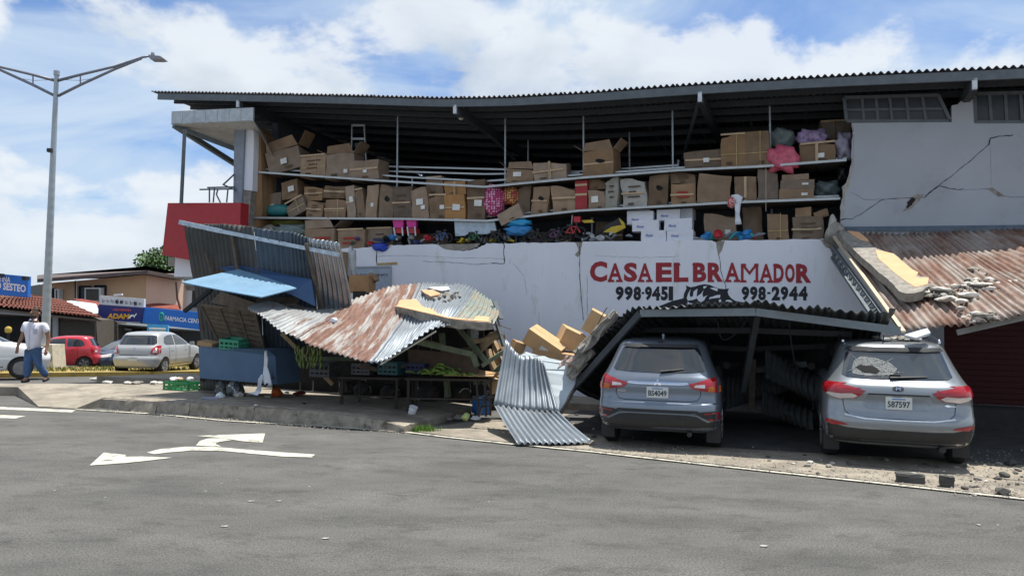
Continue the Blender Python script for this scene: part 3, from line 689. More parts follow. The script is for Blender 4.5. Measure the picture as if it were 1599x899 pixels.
# slatted shutter hanging under the awning
sl = obj('shutter_frame', bmesh.new(), wood_d, kiosk)
q = bmesh.new(); cs = [A(314, 476, 4.15), A(398, 486, 4.1), A(417, 560, 3.7), A(345, 538, 3.75)]
for i in range(4): bar(q, cs[i], cs[(i+1) % 4], .05, .05)
bar(q, cs[0].lerp(cs[1], .35), cs[3].lerp(cs[2], .35), .04, .04); bar(q, cs[0].lerp(cs[1], .7), cs[3].lerp(cs[2], .7), .04, .04); q.to_mesh(sl.data); q.free()
for k in range(9):
    a, b_ = cs[0].lerp(cs[3], k/9), cs[1].lerp(cs[2], k/9); c, d = cs[1].lerp(cs[2], (k+.9)/9), cs[0].lerp(cs[3], (k+.9)/9)
    obj('slat', slabdir([a, b_, c, d], NV*.02), wood_d, sl)
obj('edge_board', slabdir([A(345, 455, 4.1), A(415, 478, 4.2), A(405, 489, 4.2), A(330, 470, 4.1)], Vector((0, 0, -.03))), wood_d, kiosk)
obj('edge_board', slabdir([A(400, 466, 3.9), A(470, 462, 3.7), A(462, 474, 3.9), A(398, 480, 4.2)], Vector((0, 0, -.03))), wood_d, kiosk)
# blue counter
cn = obj('counter', prism([A(310, 541, 4.2), A(417, 546, 4.2), A(430, 556, 4.1), A(432, 600, 4.1), A(312, 590, 4.2)], [p+NV*.75 for p in (A(310, 541, 4.2), A(417, 546, 4.2), A(430, 556, 4.1), A(432, 600, 4.1), A(312, 590, 4.2))]), blueg, kiosk, label='blue grey counter front')
for x, y in ((315, 606), (428, 612)):
    q = bmesh.new(); bar(q, A(x, 588, 4.1), G(x, y, .2), .07, .07); obj('leg', q, wood_d, kiosk)
q = bmesh.new(); sheetgrid = [[A(316, 592, 3.9), A(340, 593, 3.9)], [A(316, 610, 3.9), A(342, 612, 3.9)]]
sheet('skirt_sheet', [[A(312, 588, 3.85), A(345, 590, 3.85)], [A(314, 609, 3.85), A(345, 611, 3.85)]], galv_dull, kiosk, nv=2)

def crate(name, c, sx, sy, sz, ma, label, rz=0, tilt=0, group=None, open_=True):
    t = thing(name, label, 'crate', c, group, 0); rot = rotm(tilt, 0, rz) @ FR; c = Vector(c)
    w_ = .02; q = bmesh.new()
    def P(x, y, z): return c+rot @ Vector((x*sx, y*sy, z*sz))
    box(q, P(0, 0, .04), sx, sy, sz*.06, rot); obj('base', q, ma, t)
    for ax, s in (('y', -1), ('y', 1), ('x', -1), ('x', 1)):
        q = bmesh.new()
        for z0, hh in ((.14, .14), (.42, .2), (.86, .26)):
            if ax == 'y': box(q, P(0, s*.5, z0), sx, w_, sz*hh, rot)
            else: box(q, P(s*.5, 0, z0), w_, sy-.03, sz*hh, rot)
        k = 5 if ax == 'y' else 4
        for i in range(k):
            f = -.47+.94*i/(k-1)
            if ax == 'y': box(q, P(f, s*.5, .5), .035, w_*.9, sz*.98, rot)
            else: box(q, P(s*.5, f*.9, .5), w_*.9, .03, sz*.98, rot)
        obj('side', q, ma, t)
    return t
crate('plastic_crate', G(279, 610, .2)+NV*.12, .72, .42, .2, greenc, 'dark green plastic crate on the pavement beside the kiosk')
crate('plastic_crate', A(366, 546, 4.0)+UP*.02, .46, .35, .22, tealc, 'teal green crate tilted on top of the blue counter', .1, .12)
c0 = G(305, 607, .2)
crate('plastic_crate', c0+NV*.5, .28, .4, .62, mat('dark_blue_plastic', (.012, .022, .06), .4), 'tall dark blue crate standing between green crate and kiosk')
q = bmesh.new(); box(q, A(326, 541, 4.0)+UP*.06, .36, .3, .1, rotm(.1, .12, .2) @ FR, .01); obj('carton', q, cardb, None, 'flattened brown carton lying on the left end of the blue counter', 'carton')

def cloth(name, pts, ma, label, cat='cloth', th=.012, parent=None):
    q = prism(pts, [p+NV*th for p in pts]); bmesh.ops.subdivide_edges(q, edges=q.edges[:], cuts=2, use_grid_fill=True)
    for v in q.verts: v.co += NV*(.02*math.sin(v.co.z*23+v.co.x*31))
    return obj(name, q, ma, parent, label, cat, smooth=True)
tc_ = thing('torn_cloth', 'torn white cloth hanging from the blue counter corner', 'cloth', A(412, 616, 4.3))
for P_ in (((413, 548), (416, 547), (418, 560), (417, 572), (421, 584), (424, 600), (420, 603), (417, 597), (413, 601), (410, 588), (412, 570)), ((408, 584), (411, 586), (408, 600), (407, 611), (402, 617), (392, 616), (384, 617), (388, 613), (398, 611), (402, 604), (403, 592))):
    obj('cloth_strip', prism([A(x, y, 4.28+.05*math.sin(x*.9+y*.13)) for x, y in P_], [A(x, y, 4.28+.05*math.sin(x*.9+y*.13))+NV*.012 for x, y in P_]), whitecloth, tc_)

def bag(name, c, r, h, ma, label, cat='bag', seed=0):
    q = bmesh.new(); rr = random.Random(seed); prof = [(0, 0), (r*.8, .0), (r, h*.25), (r*.95, h*.55), (r*.55, h*.8), (r*.22, h*.9), (r*.4, h)]
    lathe(q, prof, c, 14)
    for v in q.verts: v.co += Vector((rr.uniform(-1, 1), rr.uniform(-1, 1), 0))*r*.13
    return obj(name, q, ma, None, label, cat, smooth=False)
bag('rubbish_bag', G(347, 618, .21), .15, .36, mat('dark_bag', (.03, .04, .04), .3, rust2=((.25, .22, .15), 9, .55, .6)), 'dark stuffed bag with blue top in front of the counter')
bag('rubbish_bag', G(367, 619, .21), .17, .38, mat('dark_bag_two', (.05, .06, .065), .3, rust2=((.5, .5, .52), 8, .56, .6)), 'dark speckled bag with white knot in front of the counter', seed=4)
q = bmesh.new(); box(q, G(352, 612, .21)+UP*.38, .2, .16, .16, rotm(0, .1, .3), .03); obj('plastic_jug', q, bluepl, None, 'blue plastic jug on the dark stuffed bag', 'jug')
bag('plastic_bag', G(344, 622, .21), .09, .13, plasticbag, 'small crumpled white plastic bag below the stuffed bags', seed=8)
bag('plastic_bag', G(374, 620, .21), .1, .12, mat('beige_bag', (.4, .38, .34), .6), 'beige crumpled sack below the speckled bag', seed=9)
q = bmesh.new(); rock(q, G(433, 618, .22)+UP*.08, .26, .24, .2, 5, 2); obj('pumpkin', q, mat('orange_squash', (.42, .09, .02), .5), None, 'orange squash lying on the pavement in shade', 'squash', smooth=True)
q = bmesh.new(); box(q, G(328, 623, .22)+UP*.02, .3, .08, .03, rotm(0, 0, .2), .01); obj('plastic_scrap', q, mat('lilac_scrap', (.4, .42, .6), .5), None, 'lilac plastic scrap on the pavement by the bags', 'scrap')

# collapsed wavy corrugated roof
mroof = thing('collapsed_stall_roof', 'collapsed wavy corrugated stall roof with rust band and grey sheets', 'roof', G(560, 640, .2))
cols = [[(386, 478, 5.0), (418, 472, 4.2), (449, 466, 2.9)], [(424, 506, 5.3), (470, 490, 4.3), (509, 481.5, 2.6)], [(500, 546, 5.45), (548, 505, 4.2), (590, 454, 2.2)],
        [(594, 566, 5.4), (632, 513, 4.2), (669, 442, 2.1)], [(680, 513, 4.9), (712, 478, 3.9), (733, 449, 2.1)], [(772, 505, 4.1), (779, 486, 3.4), (772, 473, 2.3)]]
grid = [[A(*cols[c][r]) for c in range(6)] for r in range(3)]
cuts = [0, .16, .3, .44, .56, .68, .84, 1.0]
mats_ = [galv_rust, galv_rust, galv_rusty, galv_rusty, galv, galv, mat('weathered_grey_green_sheet', (.26, .295, .265), .5, .3, rust=(.24, .19, .135), rustt=(.5, .62), rscale=2)]
for i in range(7):
    o = sheet('roof_sheet', [[p+UP*(.006*(i % 2)) for p in row] for row in grid], mats_[i], mroof, pitch=.095, amp=.02, nv=26, dent=.05, s0=cuts[i], s1=min(1, cuts[i+1]+.012), jit=.0012)
q = bmesh.new(); bar(q, A(594, 566, 5.37)-UP*.03, A(681, 514, 4.87)-UP*.03, .11, .025); obj('edge_board', q, mat('grey_barge_board', (.42, .38, .31), .85, var=.2), mroof)
q = bmesh.new(); bar(q, A(649, 533, 4.3), A(738, 553, 3.9), .06, .1); bar(q, A(738, 553, 3.9), A(745, 572, 3.9), .06, .09); obj('beam', q, wood_g, mroof)
q = bmesh.new(); bar(q, A(649, 531, 4.15), A(690, 541, 4.1), .065, .102); obj('beam_end', q, wood, mroof)
q = bmesh.new(); bar(q, A(716, 512, 3.6), A(760, 565, 3.7), .07, .08); obj('post', q, wood_g, mroof)
q = bmesh.new(); bar(q, A(752, 571, 3.75), A(786, 549, 3.5), .06, .07); obj('brace', q, wood_g, mroof)
q = bmesh.new(); bar(q, A(768, 478, 3.2), A(787, 540, 3.3), .09, .05); bar(q, A(772, 470, 3.1), A(783, 498, 3.2), .1, .03); obj('steel_angle', q, steel_d, mroof)
obj('fallen_board', slabdir([A(636, 545, 3.4), A(738, 553, 3.7), A(748, 582, 3.8), A(640, 580, 3.6)], NV*.03), mat('brown_board', (.12, .085, .06), .8), mroof)
obj('plywood', slabdir([A(748, 531, 3.3), A(780, 512, 3.2), A(783, 520, 3.3), A(752, 549, 3.4)], Vector((0, 0, -.02))), wood, mroof)
q = bmesh.new(); bar(q, A(762, 545, 3.2), A(772, 582, 3.3), .13, .03); obj('plank', q, wood, mroof)
# rubble lying on that roof
_rb = corr(grid, .1, 0, nv=16); RB = BVHTree.FromBMesh(_rb); _rb.free()
def on_roof(x, y, lift=.28):
    d = ray(x, y).normalized(); p, *_ = RB.ray_cast(CAM, d); return (p if p is not None else A(x, y, 3.4))-d*lift
def slab(name, pts, v, thick, drop, ma, edge, label, cat='rubble'):
    """flat lump: pts are (px, py, v) of its upper face"""
    P = [A(*p) if len(p) == 3 else on_roof(*p) for p in pts]; n_ = (P[1]-P[0]).cross(P[2]-P[0]).normalized()
    if n_.z < 0: n_ = -n_
    t = thing(name, label, cat, sum(P, Vector())/len(P)-n_*thick)
    Q = []
    for a, b_ in zip(P, P[1:]+P[:1]):
        for k in range(4): Q.append(a.lerp(b_, k/4)+Vector((random.uniform(-.015, .015), random.uniform(-.015, .015), random.uniform(-.006, .006))))
    body = prism([p-n_*.012 for p in Q], [p-n_*thick+Vector((random.uniform(-.03, .03),)*3) for p in Q]); obj('concrete_core', body, edge, t)
    c = sum(Q, Vector())/len(Q)
    R_ = [p+(c-p)*random.uniform(.01, .06) for p in Q]
    obj('painted_face', prism([p+n_*.004 for p in R_], [p-n_*.011 for p in R_]), ma, t)
    return t
slab('wall_fragment', [(617, 478), (624, 468), (648, 466), (662, 480), (768, 496), (766, 503), (700, 497)], 0, .16, 0, peach, rawconc, 'long broken wall slab with peach paint lying across the wavy stall roof')
slab('wall_fragment', [(656, 453), (676, 452), (690, 459), (672, 463)], 0, .14, 0, peach, rawconc, 'small peach painted concrete lump near the stall roof ridge')
slab('wall_fragment', [(668, 449), (700, 447), (703, 452), (690, 454)], 0, .08, 0, whitecloth, rawconc, 'white faced plaster slab at the top of the stall roof')
for i, (x, y, v, s) in enumerate(((697, 462, 3.1, .16), (708, 464, 3.05, .13), (688, 466, 3.25, .13), (718, 463, 3.0, .09), (702, 469, 3.2, .1), (712, 458, 2.95, .1), (680, 468, 3.3, .12), (694, 471, 3.3, .08), (520, 501, 4.1, .14))):
    q = bmesh.new(); rock(q, on_roof(x, y, .1)+UP*s*.1, s*1.2, s, s*.8, i+3)
    obj('concrete_chunk', q, rawconc if i < 8 else whitecloth, None, 'broken grey concrete chunk heaped on the grey stall roof' if i < 8 else 'single white lump of plaster on the rusty stall roof', 'rubble', 'concrete chunks on the stall roof' if i < 8 else None)

# dark boards added behind the stalls to block sunlight and view
bk_m = mat('sun_block_dark', (.022, .021, .02), .9, var=.4)
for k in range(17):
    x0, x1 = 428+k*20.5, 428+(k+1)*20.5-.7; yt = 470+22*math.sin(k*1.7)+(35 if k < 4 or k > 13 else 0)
    obj('sun_block_board', slabdir([A(x0, yt, 2.2), A(x1, yt+random.uniform(-3, 3), 2.2), A(x1+random.uniform(-2, 2), 640, 2.1), A(x0, 640, 2.1)], NV*.025), bk_m, mroof)
for k, (x0, y0, v0, x1, y1, v1) in enumerate(((640, 560, 3.4, 760, 540, 3.2), (700, 575, 3.6, 786, 600, 3.3), (735, 515, 3.2, 745, 600, 3.3), (600, 575, 3.9, 700, 560, 3.3), (765, 520, 3.0, 800, 600, 3.3), (755, 600, 3.4, 790, 560, 3.1), (560, 570, 4.2, 640, 590, 3.2), (440, 520, 3.6, 520, 600, 3.2), (470, 560, 3.8, 560, 560, 3.3), (780, 545, 3.4, 815, 590, 3.4), (730, 535, 3.4, 790, 525, 3.2), (690, 520, 3.3, 700, 620, 3.3))):
    q = bmesh.new(); bar(q, A(x0, y0, v0), A(x1, y1, v1), .05+.03*(k % 3), .08); obj('broken_timber', q, (wood_d, wood, wood_g)[k % 3], mroof)
# things under that roof
def table(name, pa, pb, depth, h0, label, ma=wood_d, boards=True):
    t = thing(name, label, 'table', ((Vector(pa)+Vector(pb))/2)-UP*h0); pa, pb = Vector(pa), Vector(pb)
    q = bmesh.new(); d = (pb-pa).normalized(); n_ = Vector((-d.y, d.x, 0)).normalized()
    obj('table_top', slabdir([pa, pb, pb+n_*depth, pa+n_*depth], Vector((0, 0, -.04))), ma, t)
    for p in (pa+d*.06+n_*.05, pb-d*.06+n_*.05, pa+d*.06+n_*(depth-.05), pb-d*.06+n_*(depth-.05)):
        q = bmesh.new(); bar(q, p-UP*.04, Vector((p.x, p.y, .13 if p.x > -4 else .2)), .045, .045); obj('leg', q, ma, t)
    q = bmesh.new(); bar(q, pa+d*.06+n_*.05-UP*(h0*.6), pb-d*.06+n_*.05-UP*(h0*.6), .03, .03); obj('stretcher', q, ma, t)
    return t
table('market_table', A(632, 590, 4.3), A(771, 592, 3.8), .8, .62, 'low dark market table heaped with green plantains', mat('dark_table', (.045, .035, .03), .85))
cb = [A(693, 590, 4.15), A(770, 592, 3.83), A(774, 584, 3.5), A(744, 581, 3.4), A(715, 583, 3.5)]
obj('cardboard_sheet', slabdir([p+UP*.03+UP*random.uniform(0, .03) for p in cb], Vector((0, 0, -.015))), cardb, None, 'flattened sheet of cardboard on the plantain table', 'cardboard')
cloths = table('market_table', A(528, 588, 4.1), A(622, 590, 4.1), .7, .6, 'dark market table with crates under the sagging roof edge', MATS['dark_table'])
crate('plastic_crate', A(570, 586, 3.8)+UP*.02, .4, .32, .22, mat('grey_plastic', (.06, .065, .075), .5), 'dark grey crate on the shaded table beside the bananas')
crate('plastic_crate', A(612, 586, 3.75)+UP*.02, .42, .32, .24, mat('teal_dark', (.02, .09, .10), .5), 'dark teal crate on the shaded table')
crate('plastic_crate', A(507, 588, 4.0), .45, .34, .3, mat('grey_plastic2', (.05, .055, .06), .5), 'grey slatted crate below the hanging banana bunch')
crate('plastic_crate', A(654, 583, 3.6), .4, .3, .2, mat('navy_plastic', (.015, .025, .11), .5), 'navy crate behind the green plantains')
def banana(bm, p, d, L_, r, bend, side):
    pts = []; d = Vector(d).normalized()
    for k in range(6):
        t = k/5; pts.append(Vector(p)+d*L_*t+side*bend*math.sin(t*math.pi))
    tube(bm, pts, [r*.35, r*.9, r, r, r*.85, r*.25], 6)
bb = thing('banana_bunch', 'bunch of green bananas hanging from the sagging roof edge', 'bananas', A(482, 540, 4.4))
q = bmesh.new(); tube(q, [A(482, 533, 4.4)+UP*.15, A(484, 548, 4.4), A(487, 566, 4.4)], .02); obj('stalk', q, wood_g, bb)
rn2 = random.Random(4)
for k in range(26):
    row = k//9; x = 464+(k % 9)*4.2+row*2; p = A(x+rn2.uniform(-1, 1), 540+row*9+rn2.uniform(-2, 2), 4.5-.04*row)
    q = bmesh.new(); banana(q, p, Vector((rn2.uniform(-.12, .22), -.15, -1)), .2, .022, .03, TV*(1 if x > 480 else -1)); obj('banana', q, bananag, bb, smooth=True)
hp = A(684, 588, 4.0)
for k in range(34):
    a = rn2.gauss(0, .24); b_ = rn2.uniform(0, .4); z = .05+.2*max(0, 1-abs(a)/.42)*rn2.random()
    p = A(682, 590, 4.2)+TV*a+NV*b_+UP*z; an = rn2.uniform(0, 6.28)
    q = bmesh.new(); dd = Vector((math.cos(an), math.sin(an)*.6, rn2.uniform(-.15, .25))); banana(q, p-dd*.1, dd, .22, .024, .03, UP)
    o = obj('plantain', q, greenleaf, None, 'green plantain in the heap on the low market table', 'plantain', 'plantains heaped on the market table', smooth=True)
q = bmesh.new(); rock(q, G(727, 655, .12)+UP*.05, .17, .16, .13, 31, 2); obj('squash', q, mat('pale_green_squash', (.36, .45, .17), .4), None, 'pale green chayote squash on the ground by the pavement end', 'squash', smooth=True)
for i, (x, y, s, ma, lb) in enumerate(((716, 654, .18, rawconc, 'grey concrete lump beside the pale squash'), (742, 656, .17, whitecloth, 'whitish concrete lump right of the pale squash'), (702, 657, .12, rawconc, 'small grey lump at the pavement step'), (690, 641, .2, wood_d, 'brown lump at the foot of the table'))):
    q = bmesh.new(); rock(q, G(x, y, .03)+UP*.03, s*1.2, s, s*.55, 40+i); obj('rubble_lump', q, ma, None, lb, 'rubble')
q = bmesh.new(); lathe(q, [(0, 0), (.06, 0), (.075, .13), (.06, .16), (.08, .17)], G(642, 648, .13), 12, rot=rotm(.3, .3, 0)); obj('plastic_cup', q, plasticbag, None, 'white plastic cup lying on the pavement', 'cup')
for i, (x, y, w_, h_, ma, lb) in enumerate(((400, 634, .1, .05, whitecloth, 'small white scrap near the kerb'), (448, 613, .16, .06, whitecloth, 'white scrap beside the orange squash'), (468, 616, .25, .1, mat('dark_red_scrap', (.16, .03, .02), .7), 'dark red scrap pile in the stall shade'), (690, 603, .22, .09, plasticbag, 'white plastic bag under the plantain table'), (632, 642, .2, .03, wood, 'tan leaf scrap on the pavement'), (560, 615, .2, .14, wood_d, 'dark bundle under the shaded table'), (418, 620, .2, .05, mat('cream_scrap', (.4, .35, .28), .8), 'cream scrap at the foot of the torn cloth'), (475, 630, .08, .03, black, 'black scrap on the pavement edge'))):
    q = bmesh.new(); rock(q, G(x, y, .22 if x < 600 else .14)+UP*h_*.3, w_*1.2, w_*.8, h_, 60+i); obj('litter', q, ma, None, lb, 'litter')
q = bmesh.new(); box(q, G(752, 645, .02)+UP*.16, .3, .24, .32, rotm(.05, 0, .5)); obj('plastic_bin', q, bluepl, None, 'blue plastic bin under the right end of the table', 'bin')
st = thing('folding_stand', 'black thin metal folding stand at the table end', 'stand', G(755, 650, .02))
for (x0, y0, x1, y1) in ((744, 592, 748, 650), (757, 592, 759, 650), (738, 619, 772, 620), (748, 648, 762, 610), (750, 635, 770, 632)):
    q = bmesh.new(); bar(q, A(x0, y0, 4.5), A(x1, y1, 4.5), .03, .03); obj('rod', q, black, st)
for (pts, lb) in (([(766, 560, 3.2), (782, 548, 3.1), (784, 575, 3.2), (772, 580, 3.3)], 'brown cardboard piece wedged behind the plywood'), ([(768, 540, 3.1), (785, 533, 3), (788, 550, 3.05), (772, 555, 3.2)], 'tan cardboard piece beside the steel angle'), ([(762, 600, 3.6), (780, 590, 3.5), (782, 610, 3.5), (768, 616, 3.6)], 'brown cardboard piece standing under the table end'), ([(758, 583, 3.5), (778, 580, 3.3), (782, 592, 3.5), (764, 592, 3.7)], 'crumpled cardboard flap at the table corner')):
    obj('cardboard_piece', slabdir([A(*p) for p in pts], NV*.03), cardb, None, lb, 'cardboard')
q = bmesh.new(); lathe(q, [(.07, 0), (.075, .1), (.075, .22), (.06, .25)], A(741, 530, 3.3), 12); obj('clear_jar', q, mat('clear_plastic', (.4, .42, .42), .2, alpha=.45), None, 'clear plastic jar hanging under the peach slab', 'jar')

# folded galvanised sheet hanging down to the ground, painted wall slab beside it
fs = thing('folded_roof_sheet', 'folded galvanised corrugated sheet draped from debris down to the road edge', 'roof sheet', G(840, 690, .02))
mid = [(771, 631, 4.75), (805, 637, 4.72), (840, 641, 4.7), (872, 642, 4.7)]
topp = [(790, 529, 4.2), (812, 555, 4.25), (835, 556, 4.3), (850, 568, 4.3)]
g1 = [[A(*p) for p in topp], [A((a[0]+b_[0])/2, (a[1]+b_[1])/2, (a[2]+b_[2])/2-.05) for a, b_ in zip(topp, mid)], [A(*p) for p in mid]]
sheet('upper_fold', g1, galv, fs, pitch=.095, amp=.022, nv=12, jit=.002, dent=.03)
g2 = [[A(*p) for p in mid], [A(*p).lerp(G(*q_, .04), .5)-UP*.02 for p, q_ in zip(mid, ((808, 692), (846, 692), (885, 692), (926, 690)))], [G(x, y, .05) for x, y in ((808, 692), (846, 692), (885, 692), (926, 690))]]
sheet('lower_fold', g2, galv, fs, pitch=.095, amp=.022, nv=8)
slab('wall_fragment', [(806, 556, 4.0), (822, 548, 3.9), (858, 558, 3.95), (898, 568, 4.05), (906, 580, 4.1), (892, 612, 4.35), (872, 644, 4.6), (840, 640, 4.6)], 0, .13, 0, mat('blue_grey_wall_paint', (.44, .50, .53), .8, var=.05), rawconc, 'blue grey painted wall slab leaning beside the folded sheet')
# cartons that fell from the upper floor
def carton_at(name, c, sx, sy, sz, rot, label, ma=cardb, lab=None, tape=True, group=None):
    t = thing(name, label, 'carton', Vector(c)-UP*sz/2, group); c = Vector(c); q = bmesh.new(); box(q, c, sx, sy, sz, rot, .006); b_ = obj('box', q, ma, t)
    q = bmesh.new(); box(q, c+rot @ Vector((0, 0, sz/2+.001)), sx*.99, .05, .004, rot); obj('tape', q, MATS.get('tape') or mat('tape', (.46, .33, .2), .3), t)
    if lab: q = bmesh.new(); box(q, c+rot @ Vector((lab[0]*sx, -sy/2-.002, lab[1]*sz)), .16, .004, .1, rot); obj('shipping_label', q, mat('paper', (.7, .7, .68), .7), t)
    return t
cardl = mat('bright_cardboard', (0.52, 0.34, 0.18), 0.85, var=0.1, scale=5)
carton_at('carton', A(851, 536, 2.9), .72, .42, .3, rotm(.25, 0, 0) @ FR @ rotm(0, .5, 0), 'large fallen carton tilted on the rubble with bright printed top', cardl, (.1, -.1))
carton_at('carton', A(891, 529, 2.5), .45, .45, .36, rotm(.2, 0, .5) @ FR @ rotm(0, .35, 0), 'fallen carton on end behind the large tilted carton', cardl)
carton_at('carton', A(932, 505, 2.4), .42, .4, .42, rotm(.1, 0, .2) @ FR @ rotm(0, .45, 0), 'fallen carton standing against the wall beside the carport edge', cardl)
carton_at('carton', A(808, 541, 3.0), .22, .24, .2, rotm(.2, .3, .4), 'small crushed carton beside the large tilted carton')
carton_at('carton', A(870, 560, 2.8)-UP*.1, .9, .6, .5, rotm(.1, .1, .2) @ FR, 'crushed carton buried under the fallen cartons', cardb)
for i, (x, y, v, sx, sz) in enumerate(((912, 548, 4.25, .16, .42), (924, 530, 4.3, .2, .45), (938, 516, 4.3, .12, .4), (898, 562, 4.1, .25, .22), (914, 558, 4.35, .16, .3), (902, 574, 4.3, .2, .25), (884, 566, 3.9, .3, .2), (948, 504, 4.4, .12, .4), (930, 524, 4.4, .1, .45))):
    q = bmesh.new(); p = A(x, y, v); bar(q, p-Vector((.35, 0, .35))*sz*1.6, p+Vector((.35, 0, .4))*sz, sx, .12)
    bmesh.ops.subdivide_edges(q, edges=q.edges[:], cuts=3, use_grid_fill=True)
    for w_ in q.verts: w_.co += Vector((random.uniform(-.03, .03), random.uniform(-.03, .03), random.uniform(-.03, .03)))
    obj('wall_fragment', q, rawconc if i % 3 else mat('pinkish_rubble', (.42, .33, .29), .95, var=.3, scale=12, bump=.6), None, 'jagged concrete strip heaped against the left carport edge', 'rubble', 'concrete strips by the carport edge')

for i, (x, y, r_, h_, lb) in enumerate(((545, 622, .2, .34, 'dark sack slumped under the crate table, beside its left legs'), (590, 624, .22, .3, 'dark sack slumped under the crate table, beside its right legs'), (650, 628, .24, .34, 'dark sack slumped under the plantain table, beside the white cup'), (705, 628, .2, .3, 'dark sack slumped under the plantain table, behind its middle'), (520, 618, .18, .28, 'dark sack below the grey slatted crate'))):
    bag('sack', G(x, y, .18)+NV*.5, r_, h_, mat('dark_sack', (.035, .033, .03), .9, var=.5, rand=.3), lb, 'sack', 70+i)
# ------------------------------------------------------------------ fallen carport roof
cpm = mat('carport_sheet', (0.085, 0.095, 0.10), 0.6, 0.3, var=0.25)
port = thing('collapsed_carport', 'collapsed carport with dark corrugated roof and pale steel beams over the cars', 'carport', FW(-2, 2, 0))
frt = [(884, 600, 4.2), (925, 535, 4.3), (965, 500, 4.6), (1003, 479, 4.9), (1090, 479, 5.0), (1180, 478, 5.0), (1290, 485, 4.9), (1375, 492, 4.6), (1398, 478, 4.5)]
F0 = [A(*p) for p in frt]
def behind(p, v, drop): return p+NV*((DW-p.dot(NV))-v)-UP*drop
row = [F0, [behind(p, 2.6, .38) for p in F0], [behind(p, .5, .80) for p in F0]]
for i in range(8):
    sheet('roof_sheet', [[p+UP*(.005*(i % 2)) for p in r_] for r_ in row], cpm, port, pitch=.115, amp=.026, nv=10, dent=.09, s0=i/8, s1=min(1, (i+1)/8+.01))
bm_ = mat('pale_steel_beam', (0.18, 0.21, 0.225), 0.55, 0.3, var=0.15)
q = bmesh.new(); P = [A(1000, 489, 4.85), A(1180, 487, 4.92), A(1405, 516, 4.5)]
bar(q, P[0], P[1], .06, .11); bar(q, P[1], P[2], .06, .11); obj('front_beam', q, bm_, port)
q = bmesh.new(); bar(q, P[0], A(892, 610, 4.15), .06, .1); obj('side_beam', q, purl_m, port)
for v, pts in ((3.3, ((985, 515), (1180, 516), (1330, 522))), (1.9, ((1000, 535), (1160, 545), (1300, 540))), (1.2, ((1030, 560), (1160, 570), (1300, 560)))):
    q = bmesh.new(); pp = [A(x, y, v) for x, y in pts]; bar(q, pp[0], pp[1], .05, .09); bar(q, pp[1], pp[2], .05, .09); obj('purlin', q, purl_m, port)
q = bmesh.new(); bar(q, A(1182, 492, 4.2), A(1160, 610, 3.4), .09, .09); obj('post', q, purl_m, port)
q = bmesh.new(); bar(q, A(1176, 560, 2.6), A(1174, 640, 2.6), .14, .1); obj('post', q, wood_d, port)
q = bmesh.new(); bar(q, A(1160, 580, 2.2), A(1260, 568, 2.2), .05, .1); obj('fallen_beam', q, steel_d, port)
obj('side_infill', slabdir([A(1345, 505, 2.5), A(1270, 530, 1.6), A(1200, 640, 1.0), A(1300, 640, 1.2)], NV*.03), mat('dark_board', (.05, .05, .05), .9), port)

# ------------------------------------------------------------------ rusty lean-to roof on the right
rl = mat('rusty_leanto_sheet', (0.36, 0.325, 0.29), 0.75, 0.1, var=0.2, scale=3, rust=(0.195, 0.112, 0.083), rustt=(0.36, 0.58), rscale=1.6, rust2=((.42, .385, .34), 2.2, .58, .76), uv=True, stretch=(1.5, .45, 1))
lean = thing('rusty_canopy', 'rusty corrugated lean-to roof littered with rubble over the dark red shutter', 'canopy', FW(2, 1.5, 0))
tl = [A(1304, 366, .15), A(1400, 363.5, .15), A(1500, 361, .15), A(1850, 352, .15)]
_L = A(1411, 516, 4.2)-tl[0]; bl = []
for p in tl:                                         # every ridge runs parallel to the left edge; the eave has dropped at its left corner
    p = p+_L; x, y = proj(p); yd = 516 if x < 1494 else 514-(x-1494)*.235
    bl.append(A(x, yd, 4.2))
for p in bl: pass
G2 = [[a.lerp(b_, f)+UP*s for a, b_ in zip(tl, bl)] for f, s in ((0, 0), (.35, -.04), (.7, -.02), (1, 0))]
for i in range(7):
    sheet('roof_sheet', [[p+UP*(.006*(i % 2)) for p in r_] for r_ in G2], rl, lean, pitch=.098, amp=.024, nv=16, dent=.035, s0=i/7, s1=min(1, (i+1)/7+.008), jit=.0015)
eb = mat('eave_board', (.2, .2, .19), .8)
q = bmesh.new(); bar(q, A(1494, 519, 4.1), A(1600, 495, 4.1), .05, .08); bar(q, A(1600, 495, 4.1), A(1850, 440, 4.1), .05, .08); obj('eave_beam', q, eb, lean)
# lattice girder along its left edge
tr = obj('lattice_girder', bmesh.new(), steel_d, lean); q = bmesh.new()
a0, a1, b0, b1 = A(1300, 384, .3), A(1378, 492, 3.4), A(1299, 402, .3), A(1362, 494, 3.4)
bar(q, a0, a1, .05, .05); bar(q, b0, b1, .05, .05); q.to_mesh(tr.data); q.free()
for k in range(12):
    p, r_ = a0.lerp(a1, k/12), b0.lerp(b1, (k+.5)/12); s_ = a0.lerp(a1, (k+1)/12); q = bmesh.new(); bar(q, p, r_, .025, .025); bar(q, r_, s_, .025, .025); obj('lattice_bar', q, steel_d, tr)
q = bmesh.new(); bar(q, A(1303, 370, .3), A(1411, 518, 4.2), .06, .035); obj('edge_batten', q, mat('pale_batten', (.5, .43, .33), .8), lean)
